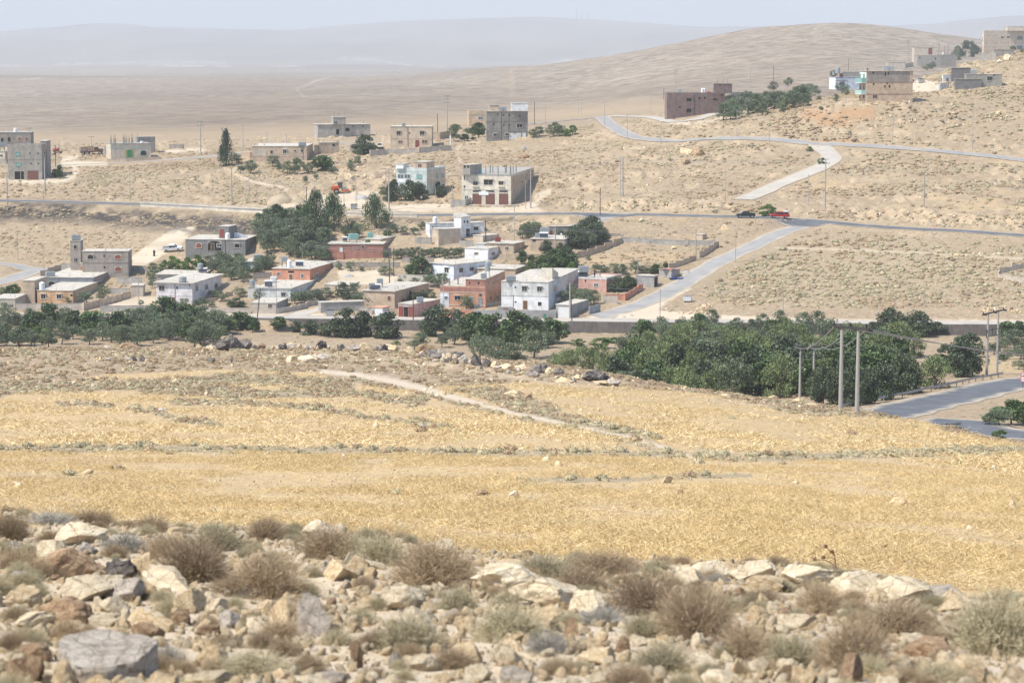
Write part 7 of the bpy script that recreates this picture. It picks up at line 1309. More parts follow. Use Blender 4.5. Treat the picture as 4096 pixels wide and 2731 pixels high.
orchard('M', [(420,760),(1000,700),(1500,680),(2352,660),(3000,640),(3000,830),(2352,900),(2000,840),(1500,800),(700,790)],46, [('darkfig',5),('fig',2),('tamarisk',3)],(4.4,6.4), 'in the dark front rows of the right orchard', dmin=330, seed=23, sep=.7)
trees('darkfig', 'L', 'as the tall dark clump by the pale road',(1020,430,270,230),(1280,440,300,220),(1180,420,200,150),(880,400,120,90),(1450,420,180,110), dmin=440); trees('tamarisk', 'L', 'behind the tallest H-frame pylon',(1100,640,330,330),(950,700,250,230),(1230,620,240,220),(680,640,220,200),(780,760,240,200), dmin=400); trees('tamarisk', 'L', 'in front at the guardrail',(1440,905,340,300),(1330,880,200,200), dmin=380, noun='broad pale green tree'); trees('darkfig', 'L', 'behind the guardrail',(430,1050,220,330),(540,1050,200,330),(690,1060,230,350),(830,1040,220,300),(960,1010,220,330),(1120,960,240,340),(1230,940,160,250),(1680,800,260,300),(1770,790,180,200),(1560,760,250,250),(1720,620,270,200),(380,1000,180,260), dmin=350)
trees('olive', 'L', 'right of the right-hand H-frame pylon',(2150,560,230,180),(2060,540,170,140),(2290,560,200,170),(1960,600,150,110),(2200,640,160,120),(2080,640,110,90),(1900,690,60,60),(2180,730,130,80), dmin=430); trees('fig', 'L', 'right of the right-hand H-frame pylon',(2080,470,180,160),(2190,420,150,110),(2040,660,80,60), dmin=430)
trees('olive', 'L', 'between the two valley roads',(2010,1232,260,160),(1920,1225,140,100), dmin=290); trees('fig', 'L', 'between the two valley roads',(2120,1225,250,210),(2230,1235,200,200),(2010,1180,160,110), dmin=290); trees('vine', 'L', 'on the near verge of the lower valley road',(2010,1362,140,88), dmin=200, noun='round spiky grass bush')
for k, px_ in enumerate(range(2440,3500,62)):
 for D_, hh in ((388,6.2),(415,7.2)):
  u = ray(px_ + (30 if D_ > 400 else 0),1500)[0]; D2 = D_ + (k * 37) % 14; p = Vector((u * D2, D2,0)); p.z = float(height(p.x, p.y)); tree_at(['darkfig', 'tamarisk', 'darkfig', 'tamarisk', 'tamarisk', 'fig', 'olive'][(k * 3 + int(D_)) % 7], p, hh * (.85 + .3 * random.random()),6.4, 'behind the far field edge')
orchard('P', [(2880,485),(2900,440),(3000,412),(3150,392),(3320,372),(3350,400),(3200,440),(3050,460),(2960,490)],34, [('olive',1)],(4.2,5.6), 'in the long olive grove on the hill', dmin=600, seed=36, sep=.6)
orchard('D', [(1330,670),(1390,470),(1600,400),(1800,350),(2091,310),(2400,230),(2450,330),(2150,460),(1900,520),(1650,640),(1450,690)],12, [('olive',1)],(4.2,5.4), 'in the hillside grove right of the mauve-brown house', dmin=600, seed=31, sep=.72)
trees('olive', 'D', 'on the slope below the hillside grove',(1390,690,80,100),(1290,700,50,50),(1640,655,55,50),(1770,590,50,70),(1905,550,60,50),(2030,530,60,50),(1735,615,40,35), dmin=600)
trees('olive', 'E', 'left of the house with green balconies',(440,850,140,110),(480,870,90,60),(375,935,75,75),(215,1022,40,38),(580,800,80,60),(60,940,70,60), dmin=600)
orchard('E', [(1290,600),(1480,540),(1560,440),(1700,380),(1880,350),(1900,430),(1760,520),(1560,560),(1380,620)],20, [('darkfig',3),('olive',2)],(4.0,5.6), 'beside the unfinished hilltop block', dmin=600, seed=41, sep=.7); trees('olive', 'E', 'before the hilltop house',(1940,432,100,70),(2020,430,80,55),(2170,400,110,70),(2235,430,70,80),(1340,610,110,60),(2340,425,60,45), dmin=600)
trees('fig', 'A', 'beside the three-level garage house',(700,780,80,150),(650,760,70,90), dmin=600); trees('vine', 'K', 'on the bank between the two pickups',(330,322,140,88), dmin=600, noun='reedy olive-green bush'); trees('vine', 'O', 'on the slope above the pale gravel road',(2008,480,66,36),(2110,590,70,50), dmin=600, noun='low green bush')
# --- scrub, stones and stubble
LAND = [(150,420,'on the plain behind the garage house'),(500,760,'on the slope below the columned house'),(900,760,'on the slope below the cypress'),(250,900,'below the left stretch of main road'),(700,900,'on the burnt bank'),(1500,700,'below the beige yard wall'),(2100,640,'below the three-storey block'),(2350,760,'right of the shop building'),(2700,700,'on the hillside below the mauve-brown house'),(3000,620,'above the pale gravel road'),(3500,520,'above the upper hill road'),(3900,480,'under the hilltop house'),(3600,780,'on the right terraces'),(3900,860,'on the right road bank'),(2600,960,'around the walled field'),(3300,1020,'right of the side road'),(3800,1040,'near the stone pen'),(3400,1180,'above the pale road at right'),(3900,1180,'above the right end of the pale road'),
  (100,1440,'on the far left ridge'),(500,1450,'on the ridge left of the dark outcrop'),(1000,1440,'beside the dark rock outcrop'),(1500,1440,'above the field track bend'),(2000,1480,'below the ridge boulders'),(2700,1600,'at the far field edge'),(3200,1640,'near the left H-frame pylon'),(100,1560,'in the upper left field band'),(600,1560,'in the field band under the ridge'),(1100,1560,'in the field band beside the track'),(1700,1680,'along the field track'),(2300,1650,'on the scrub island beside the track'),(600,1680,'in the short left field strips'),(400,1800,'in the long hedge line at left'),(1400,1810,'in the middle of the long hedge line'),(2500,1815,'in the long hedge line at the track end'),(3400,1810,'in the right part of the hedge line'),(300,2000,'in the left stubble'),(1200,2000,'in the central stubble'),(2200,1950,'in the stubble right of centre'),(3300,2000,'in the right stubble'),(3900,1950,'in the far right stubble'),
  (120,2180,'at the left rim of the rocks'),(600,2160,'on the rim left of centre'),(1150,2230,'on the rim at centre left'),(1750,2240,'on the rim at centre'),(2400,2320,'behind the central bedrock'),(2900,2330,'on the rim right of centre'),(3500,2340,'on the right bedrock ledge'),(4000,2420,'at the right edge'),(200,2450,'among the left boulders'),(300,2650,'around the big flat grey slab'),(900,2500,'among the stones left of centre'),(1300,2650,'near the upright brown stone'),(1700,2480,'among the central stones'),(2200,2450,'beside the central bedrock'),(2100,2660,'at the lower centre'),(2700,2500,'in the brown thorn thicket'),(2800,2680,'at the bottom right of centre'),(3300,2500,'in the right thorn bushes'),(3700,2600,'among the lower right stones'),(1000,1170,'in the village lanes'),(2200,1200,'beside the village road'),(2500,1360,'on the stony patch under the wall'),(3850,1660,'between the valley roads'),(3700,1500,'beside the guardrail')]
LAx = np.array([a[0] for a in LAND]); LAy = np.array([a[1] for a in LAND])
def where(px, py): return LAND[int(np.argmin(((LAx - px) / 1.6) ** 2 + (LAy - py) ** 2))][2]
def vis_ok(D, px, py): return (px > -40) & (px < 4136) & (py > 0) & (py < 2760)
def roadfree(x, y):
 u = x / y; i = np.clip(np.searchsorted(Ucols, u),0, len(Ucols) - 1); j = np.clip(np.searchsorted(Drows, y),0, len(Drows) - 1); return ROADW[i, j] < 0.25
FOOT = []
for o in list(COL.objects):
 if o.type == 'MESH' and o.parent and o.name.split('.')[0] in ('wall', 'stair_tower', 'rear_block', 'front_room', 'white_wing', 'right_wing', 'left_wing', 'tall_block', 'side_block', 'front_block', 'side_wing', 'left_lean_to', 'wall_body'):
  if o.name.startswith('wall_body') and len(o.data.vertices) > 30: continue
  c = np.array([(o.parent.location + Vector(v.co))[:2] for v in o.data.vertices]); FOOT.append((c.min(0) - .6, c.max(0) + .6))
def footfree(x, y):
 ok = np.ones(x.shape, bool)
 for a, b in FOOT: ok &= ~((x > a[0]) & (x < b[0]) & (y > a[1]) & (y < b[1]))
 return ok
CL = {'twig_brown': [clump_mesh('shrub_tuft',1,120, 'twig_brown'), clump_mesh('shrub_tuft',2,120, 'twig_brown')], 'twig_grey': [clump_mesh('shrub_tuft',3,120, 'twig_grey'), clump_mesh('shrub_tuft',4,120, 'twig_grey')]}
FARC = [clump_mesh('far_shrub',11,26, 'twig_brown',.06), clump_mesh('far_shrub',12,26, 'twig_brown',.06), clump_mesh('far_shrub',13,26, 'twig_grey',.06), clump_mesh('far_shrub',14,26, 'twig_grey',.06)]
SHN = [0]
def shrub(x, y, r, kind, detail=None, zs=1.0):
 z = float(height(x, y)); px, py = (float(q) for q in proj(x, y, z)); me = detail or CL[kind][SHN[0] % 2]; SHN[0] += 1
 o = mesh_obj('dry_shrub', me, loc=(x, y, z - .03 * r), rz=SHN[0] * 2.4, scale=(r, r, r * zs)); noun = {'twig_brown': 'dry brown shrub', 'twig_grey': 'grey-green shrub', 'twig_pale': 'dead grey shrub'}[kind]
 enlist(o, where(px, py), noun, where(px, py), px, py, 'shrub', noun + 's'); return o
x, D, z, px, py, r = polar_points(64000,552,840,.235, seed=5)
zz = zones(px, py, D); cl = fbm(x / 11, D / 11,77,3); grn = fbm(x / 30, D / 30,78,2)
bandT = poly_mask(px, py, [(3200,770),(3420,730),(3900,720),(4200,700),(4200,745),(3700,775),(3500,790)],3) + poly_mask(px, py, [(3330,680),(3500,650),(3750,655),(3900,650),(4200,660),(4200,700),(3800,690),(3600,690),(3350,712)],3)
bare = poly_mask(px, py, [(3300,690),(3500,715),(3900,700),(4200,692),(4200,715),(3900,722),(3500,745),(3300,760)],3) + poly_mask(px, py, [(3060,830),(3300,790),(3700,785),(4200,752),(4200,850),(3300,840)],3)
dens = .40 + 1.0 * poly_mask(px, py, [(2900,1010),(3150,960),(3500,970),(4200,1010),(4300,1240),(3600,1230),(2950,1200),(2750,1140)],20) + 3.4 * np.clip(cl + .05,0,1) + 1.6 * np.clip(fbm(x / 38, D / 20,79,3) - .05,0,1) - .12 + 1.2 * bandT - 1.2 * bare; dens *= 1 - np.clip(zz[1],0,1) * .97; dens *= 1 - .5 * zz[5]
inv = (D < 655) & (py > 905) & (px < 2480); dens = np.where(inv & (px > 560), dens * .5, dens); dens = np.where((py < 600) & (px < 2250), dens * .2, dens); dens = np.where((py < 560) & (px < 1900),0, dens)
keep = (r.random(len(x)) < dens * .55) & roadfree(x, D) & footfree(x, D) & vis_ok(D, px, py); x, D, z, px, py, grn = (a[keep] for a in (x, D, z, px, py, grn))
rad = (.34 + .50 * r.random(len(x)) ** 2); rad *= np.where(py > 900,.95,1.05) * np.where(px > 2800, np.where(py > 950,1.45,1.2),1); kind = np.where(r.random(len(x)) < np.clip(.32 + grn * 1.4 - (py > 950) * .05,.05,.85),1,0)
big = np.argsort(-rad * (1 + .3 * r.random(len(x))))[:90]; mask = np.ones(len(x), bool); mask[big] = False
for i in big: shrub(float(x[i]), float(D[i]), float(rad[i]) * 1.25, 'twig_grey' if kind[i] else 'twig_brown', FARC[2 if kind[i] else 0],.85)
n = mask.sum(); scatter('hillside_scrub', np.stack([x, D, z - .05],1)[mask], np.stack([np.zeros(n), np.zeros(n), r.random(n) * 6.28],1), np.stack([rad, rad, rad * .8],1)[mask], FARC, 'low dry scrub dotted over the hillside',(kind[mask] * 2 + RNG.integers(0,2, n)))
print('hill scrub', n)
x, D, z, px, py, r = polar_points(26000,552,840,.235, seed=9); zz = zones(px, py, D); p_ = .10 + .85 * zz[5] + .35 * np.clip(fbm(x / 9, D / 9,91,3),0,1); keep = (r.random(len(x)) < p_ * .5 * (1 - zz[1] * .8)) & roadfree(x, D) & footfree(x, D) & vis_ok(D, px, py)
x, D, z = x[keep], D[keep], z[keep]; n = len(x); s_ = .10 + .42 * r.random(n) ** 4; scatter('hillside_stones', np.stack([x, D, z],1), r.random((n,3)) * 6.28, np.stack([s_ * 1.3, s_, s_ * .8],1), PEB[:3], 'scattered pale stones on the hillside')
LP_ = []; rl = random.Random(12)
for c, L_, n_, sp_ in [('Q', [(850,275),(1150,215),(1620,120)],90,10),('Q', [(1190,360),(1500,300),(1900,235),(2100,190)],60,8),('Q', [(500,330),(700,290)],26,16),('Q', [(280,260),(760,190)],30,6),('O', [(760,520),(900,440),(1060,400)],40,16),('O', [(560,800),(700,740),(800,700)],22,14),('O', [(900,700),(1150,680)],26,20),('B', [(850,890),(1050,910),(1250,900),(1400,930)],60,9),('B', [(1850,790),(2050,800),(2250,790)],36,8),('B', [(1850,690),(2200,700)],34,8),('B', [(1870,950),(2100,900),(2500,930)],40,20),('C', [(1920,740),(2060,680),(2110,640)],26,14),('E', [(1750,540),(2200,480),(2500,440)],30,16),('K', [(1980,1070),(2200,1050),(2330,1080)],70,14),('J', [(1780,1000),(1880,960),(1960,950)],50,16),('J', [(1600,1030),(1850,1020)],30,6),('K', [(1750,640),(2352,620)],30,16),('O', [(100,960),(700,940),(1300,950)],60,20),('Q', [(400,1330),(1200,1330),(2269,1400)],90,30),('M', [(380,520),(640,560),(300,470)],50,14)]:
 for k in range(n_):
  i = rl.randrange(len(L_) - 1); t_ = rl.random(); a_, b_ = L_[i], L_[i + 1]; px_, py_ = P(c, a_[0] + (b_[0] - a_[0]) * t_, a_[1] + (b_[1] - a_[1]) * t_ + rl.uniform(-sp_, sp_)); p = at(px_, py_,430 if c == 'M' else 545); s_ = rl.uniform(.12,.5) ** 1.2
  LP_.append((p.x, p.y, p.z + s_ * .2, s_))
LP_ = np.array(LP_); n = len(LP_); scatter('ledge_stones', LP_[:, :3], r.random((n,3)) * 6.28, np.stack([LP_[:,3] * 1.5, LP_[:,3] * 1.1, LP_[:,3]],1), [ROCKS['stone_tan'][1], ROCKS['stone_brown'][0], ROCKS['stone_pale'][1], ROCKS['stone_tan'][2]], 'broken stones along ledges, terrace walls and rubble heaps')
x, D, z, px, py, r = polar_points(5000,300,535,.235, seed=15); keep = (r.random(len(x)) < .55) & roadfree(x, D); x, D, z = x[keep], D[keep], z[keep]; n = len(x); s_ = .2 + .3 * r.random(n); scatter('valley_weeds', np.stack([x, D, z],1), np.stack([s_ * 0, s_ * 0, r.random(n) * 6.28],1), np.stack([s_, s_, s_ * .8],1), FARC, 'dry weeds on the valley floor')
x, D, z, px, py, r = polar_points(38000,62,275,.24, seed=21); zz = zones(px, py, D); nonw = (1 - zz[0]) * (1 - np.clip(zz[1] * 1.3,0,1)); zz = list(zz); zz[2] = zz[2] * (1 - np.clip(zz[1] * 1.5,0,1)); d_ = np.clip(zz[2] * 1.3 + nonw * (.38 + .5 * np.clip(fbm(x / 5, D / 5,61,3),0,1)),0,1) + zz[0] * .004
d_ *= np.interp(D, [62,110,180,270], [.9,.75,.8,.9]); keep = (r.random(len(x)) < d_ * .7) & vis_ok(D, px, py); x, D, z, px, py, zb = x[keep], D[keep], z[keep], px[keep], py[keep], zz[2][keep]; n = len(x)
rad = .16 + .30 * r.random(n) ** 2 + .05; rad *= np.interp(D, [62,100,200,270], [.55,.8,1.05,1.2]); kind = (r.random(n) < np.where(zb > .3, np.where(py > 1700,.85,.5),.25)).astype(int)
pxs = rad / D; big = np.argsort(-pxs)[:110]; mask = np.ones(n, bool); mask[big] = False
for i in big: shrub(float(x[i]), float(D[i]), float(rad[i]), 'twig_grey' if kind[i] else 'twig_brown')
m = mask.sum(); scatter('field_scrub', np.stack([x, D, z - .02],1)[mask], np.stack([np.zeros(m), np.zeros(m), r.random(m) * 6.28],1), np.stack([rad, rad, rad * .8],1)[mask], CL['twig_brown'] + CL['twig_grey'], 'low dry scrub on the ridge and field edges', kind[mask] * 2 + RNG.integers(0,2, m)); print('field scrub', m)
RK = [('U',1560,335,150,150,'stone_dark','tallest weathered grey rock of the ridge outcrop'),('U',1480,338,110,70,'stone_dark','low sloping grey rock left of the tallest outcrop rock'),('U',1420,340,90,40,'stone_pale','pale streaked rock at the left foot of the outcrop'),('U',1650,330,130,60,'stone_dark','dark broken rock right of the tallest outcrop rock'),('U',1335,325,50,40,'stone_tan','small tan rock left of the pale streaked rock'),('U',1155,372,62,40,'stone_tan','left of two tan boulders on the left ridge'),('U',1210,370,66,30,'stone_tan','right of two tan boulders on the left ridge'),('U',720,325,90,22,'stone_grey','flat grey rock on the far left ridge crest'),('U',870,325,120,30,'stone_brown','long brown rock on the left ridge crest'),('U',1410,418,60,30,'stone_dark','dark single boulder below the outcrop'),('U',900,410,50,30,'stone_dark','dark boulder in the stone line left of centre'),('U',955,412,55,28,'stone_dark','dark boulder right in the left stone line'),('U',855,405,40,26,'stone_grey','grey boulder in the left stone line'),('U',730,408,60,22,'stone_grey','grey flat boulder at the stone line start'),('U',1550,422,44,24,'stone_dark','small dark boulder below the tallest outcrop rock'),('U',1765,312,60,36,'stone_brown','brown boulder right of the outcrop'),('U',1905,290,66,40,'stone_dark','grey boulder left of the ridge wall of rocks'),('U',2050,292,46,30,'stone_grey','small grey boulder on the ridge crest'),('U',2150,290,110,50,'stone_dark','broad dark boulder on the ridge crest at centre left'),('U',1940,332,110,36,'stone_grey','flat grey boulder below the crest at centre left'),
 ('U',1970,415,130,44,'stone_tan','wide tan ledge rock with dark cracks on the ridge'),('U',2090,420,140,50,'stone_pale','pale ledge rock right of the cracked ledge'),('U',2150,395,120,30,'stone_grey','flat grey ledge rock above the pale ledge'),
 ('V',110,335,60,36,'stone_dark','dark boulder below the silver car fig trees'),('V',190,325,110,40,'stone_grey','flat grey boulder left in the boulder row'),('V',270,335,120,50,'stone_tan','pale jagged boulder left in the boulder row'),('V',385,350,80,46,'stone_dark','dark round boulder in the boulder row'),('V',450,335,160,50,'stone_tan','wide tan boulder in the boulder row'),('V',560,360,110,46,'stone_tan','pale split boulder in the boulder row'),('V',685,345,130,62,'stone_brown','big brown-capped boulder pointing up in the row'),('V',735,400,110,60,'stone_dark','dark boulder below the brown-capped boulder'),('V',780,365,90,50,'stone_grey','grey boulder right of the brown-capped boulder'),('V',835,412,70,50,'stone_tan','pale cracked boulder in mid row'),('V',870,372,120,38,'stone_dark','flat dark boulder atop the mid row'),('V',935,430,90,80,'stone_grey','tall grey boulder near the right end of the row'),('V',1010,440,100,80,'stone_dark','dark split boulder near the right end of the row'),('V',1090,448,80,60,'stone_dark','dark boulder at the right end of the row'),('V',1140,455,60,36,'stone_tan','pale stone right of the boulder row'),('V',1225,465,90,34,'stone_tan','pale low stones below the olive clump'),('V',1320,470,80,36,'stone_tan','pale stone block under the cube stone'),('V',1340,440,36,24,'stone_tan','small cube stone standing on the pale block'),('V',1440,492,120,60,'stone_dark','dark humped rock left of the orchard tip'),('V',1500,498,60,44,'stone_tan','tan rock beside the dark humped rock'),('V',1570,510,110,48,'stone_dark','dark low rock before the orchard tip'),('V',1690,535,70,34,'stone_tan','tan rock left of the largest dark rock'),('V',1820,548,200,82,'stone_dark','largest dark domed rock at the orchard edge'),('V',1930,575,130,44,'stone_grey','grey tapering rock right of the domed rock'),('V',1850,570,160,26,'stone_tan','tan ledge under the domed rock'),('V',1620,555,150,20,'stone_tan','pale flat ledge at the field edge'),
 ('V',1350,665,80,34,'stone_brown','brown rock on the scrub island'),('V',1260,640,110,24,'stone_tan','flat tan rocks on the scrub island'),('V',1180,610,40,16,'stone_brown','small brown rock atop the scrub island'),('V',660,860,80,26,'stone_grey','small grey rocks in the field strip'),('V',735,865,60,30,'stone_brown','brown rock in the field strip'),('V',2300,1230,90,50,'stone_tan','pale boulder in the right of the stubble'),('V',1060,1310,100,30,'stone_brown','brown flat rock in the central stubble'),('V',2210,1120,50,24,'stone_tan','small pale rock beside the hedge line'),
 ('M',1900,885,110,30,'stone_tan','tan rocks at the field edge left of the left pylon'),('M',2120,905,130,34,'stone_tan','long tan rock between the left pylon posts'),('M',2230,955,130,26,'stone_tan','low tan rock at the tallest pylon foot'),('M',1500,870,110,22,'stone_tan','flat tan rock along the field edge'),('M',1700,900,130,24,'stone_tan','flat tan rock at the scrubby field edge'),
 ('T',1500,130,170,60,'stone_tan','tan boulder with a shaded hollow in the right stubble'),('T',365,210,70,34,'stone_brown','brown stone in the right stubble'),('T',1410,420,56,40,'stone_brown','small shaded stone in the lower right stubble'),('T',1998,290,64,38,'stone_pale','pale stone in the far right stubble'),('T',30,45,50,36,'stone_brown','brown stone at the top of the right stubble'),('T',2310,345,50,36,'stone_tan','tan stone at the right edge of the stubble'),('S',1110,165,80,60,'stone_pale','pale stone in the central stubble'),('S',890,48,90,34,'stone_brown','brown flat stone above the pale stubble stone'),('S',2215,40,46,30,'stone_brown','dark stone right of the central stubble'),('U',35,1250,50,22,'stone_pale','white stone in the left stubble'),('U',490,705,70,26,'stone_tan','tan stones in the upper left field'),('U',1090,755,90,30,'stone_grey','grey stones in the short field strip'),
 ('C',2050,740,170,46,'stone_brown','dark brown outcrop on the slope above the shop'),('C',2060,650,80,60,'stone_grey','grey crag above the brown outcrop'),('O',960,500,120,46,'stone_tan','tan outcrop below the hill road'),('O',1040,515,110,60,'stone_brown','brown outcrop right of the tan one'),('O',960,590,90,50,'stone_brown','brown rock in the middle of the hillside'),('E',2180,500,100,52,'stone_pale','pale boulder below the hilltop shed'),('E',2095,530,70,34,'stone_pale','pale boulder left of the hilltop boulder'),('E',2090,1070,70,40,'stone_tan','tan boulder on the hill under the dark cottage'),('E',1152,945,24,36,'stone_pale','upright pale stone right of the balcony house'),('Q',2000,160,90,46,'stone_tan','tan boulder on the upper right slope'),('J',1220,72,70,34,'stone_pale','pale rocks below the main road'),('J',2100,160,110,56,'stone_tan','tan arched rocks near the tiny hut'),('J',1560,355,90,30,'stone_tan','tan rocks inside the walled field')]
def rock(c, x, yb, w, h, mat, label, dmin=None, depth=.8, k=None, loc=None):
 px, py = P(c, x, yb)
 if dmin is None: dmin = 560 if py < 1260 else (62 if py > 1300 and py < 2080 else (27 if py < 2330 else 8))
 p = loc or at(px, py, dmin, {560: 3000,62: 285,27: 70,8: 26}.get(dmin,3000)); s_ = CROP[c][2] * p.y / F; rw, rh = w * s_ / 2, h * s_
 L = ROCKS[mat]; i = SHN[0] if k is None else k; SHN[0] += 1; me = L[i % len(L)]
 o = mesh_obj('rock' if p.y < 60 else 'boulder', me, loc=(p.x, p.y + rw * depth * .6, p.z + rh * (.16 if p.y < 60 else .28)), rz=(i * 2.4) % 6.28, scale=(rw * 1.15, rw * depth * 1.1, rh * .80)); o.rotation_euler.x = .15 * math.sin(i); o.rotation_euler.y = .15 * math.cos(i * 1.7)
 if label: tag(o, label, 'rock', 'rocks')
 else:
  noun = {'stone_tan': 'tan stone', 'stone_pale': 'pale stone', 'stone_grey': 'grey stone', 'stone_brown': 'brown stone', 'stone_dark': 'dark rock'}[mat]; a, b_ = (float(q) for q in proj(p.x, p.y, p.z)); noun = noun if p.y < 60 else noun.replace('stone', 'boulder'); enlist(o, where(a, b_), noun, where(a, b_), a, b_, 'rock', noun + 's')
 return o
for a in RK: rock(*a[:3], a[3] * 1.18, min(a[4] * 1.15, a[3] * .8), *a[5:])
rr = random.Random(4); line = [P('V', *q) for q in [(-500,300),(-200,310),(0,320),(300,335),(600,370),(850,415),(1100,455),(1350,485),(1600,525),(1900,575)]]
for k in range(60):
 i = rr.randrange(len(line) - 1); t_ = rr.random(); px_ = line[i][0] * (1 - t_) + line[i + 1][0] * t_; py_ = line[i][1] * (1 - t_) + line[i + 1][1] * t_ + rr.uniform(-14,14)
 rock('P', px_, py_, rr.uniform(14,46), rr.uniform(10,28), rr.choice(['stone_grey', 'stone_tan', 'stone_grey', 'stone_dark']), None, dmin=62)
x, D, z, px, py, r = polar_points(9000,62,275,.24, seed=25); zz = zones(px, py, D); nonw = (1 - zz[0]); keep = (r.random(len(x)) < .35 * nonw * (py < 1640) + .9 * zz[5] + .05) & vis_ok(D, px, py); x, D, z = x[keep], D[keep], z[keep]; n = len(x); s_ = (.05 + .22 * r.random(n) ** 3); scatter('ridge_stones', np.stack([x, D, z],1), r.random((n,3)) * 6.28, np.stack([s_ * 1.3, s_, s_ * .8],1), PEB, 'small scattered stones on ridge and stubble')
def straw_patch(name, seed, n, size, L, w):
 r = np.random.default_rng(seed); c = np.zeros((n,3)); c[:,0] = r.uniform(-size, size, n); c[:,1] = r.uniform(-size, size, n); a = r.random(n) * 6.28; tilt = np.where(r.random(n) < .14, r.uniform(.4,.9, n), r.uniform(1.05,1.52, n)); ll = L * (.5 + r.random(n)) / 2
 ax = np.stack([np.cos(a) * np.sin(tilt), np.sin(a) * np.sin(tilt), np.cos(tilt)],1) * ll[:, None]; side = np.cross(ax, r.normal(size=(n,3))); side /= np.linalg.norm(side, axis=1)[:, None]; c[:,2] = np.abs(ax[:,2]) * .95
 return quads_mesh(name, c, side * w, ax, np.clip(.5 + .28 * r.normal(size=n),0,1), 'straw')
STRAWN = [straw_patch('straw_patch',1,120,.5,.13,.0022), straw_patch('straw_patch',2,120,.5,.13,.0022), straw_patch('straw_patch',3,100,.5,.15,.0024)]
STRAWF = [straw_patch('straw_far',4,60,.8,.14,.0062), straw_patch('straw_far',5,60,.8,.14,.0062)]
x, D, z, px, py, r = polar_points(19500,33,95,.29, power=1.5, seed=31); zz = zones(px, py, D); keep = (zz[0] > .4) & (r.random(len(x)) < .36 + 1.3 * fbm(x / 2.5, D / 3.5,41,3) + .35 * fbm(x / 12, D / 16,45,2)); x, D, z = x[keep], D[keep], z[keep]; n = len(x); s_ = .8 + .5 * r.random(n); scatter('stubble_straw', np.stack([x, D, z],1), np.stack([np.zeros(n), np.zeros(n), r.random(n) * 6.28],1), np.stack([s_, s_, s_],1), STRAWN, 'golden cereal stubble covering the near field'); print('straw', n)
x, D, z, px, py, r = polar_points(17500,95,270,.26, power=1.5, seed=32); zz = zones(px, py, D); keep = (zz[0] > .4) & (r.random(len(x)) < .45 + 1.2 * fbm(x / 5, D / 7,42,3)); x, D, z = x[keep], D[keep], z[keep]; n = len(x); s_ = 1 + .6 * r.random(n); scatter('distant_stubble', np.stack([x, D, z],1), np.stack([np.zeros(n), np.zeros(n), r.random(n) * 6.28],1), np.stack([s_, s_, s_],1), STRAWF, 'golden cereal stubble on the far part of the field')
x, D, z, px, py, r = polar_points(9000,34,110,.225, power=1.6, seed=33); n = len(x); s_ = .018 + .055 * r.random(n) ** 3; scatter('field_clods', np.stack([x, D, z],1), r.random((n,3)) * 6.28, np.stack([s_ * 1.3, s_, s_ * .8],1), PEB, 'clods and small stones between the stubble')
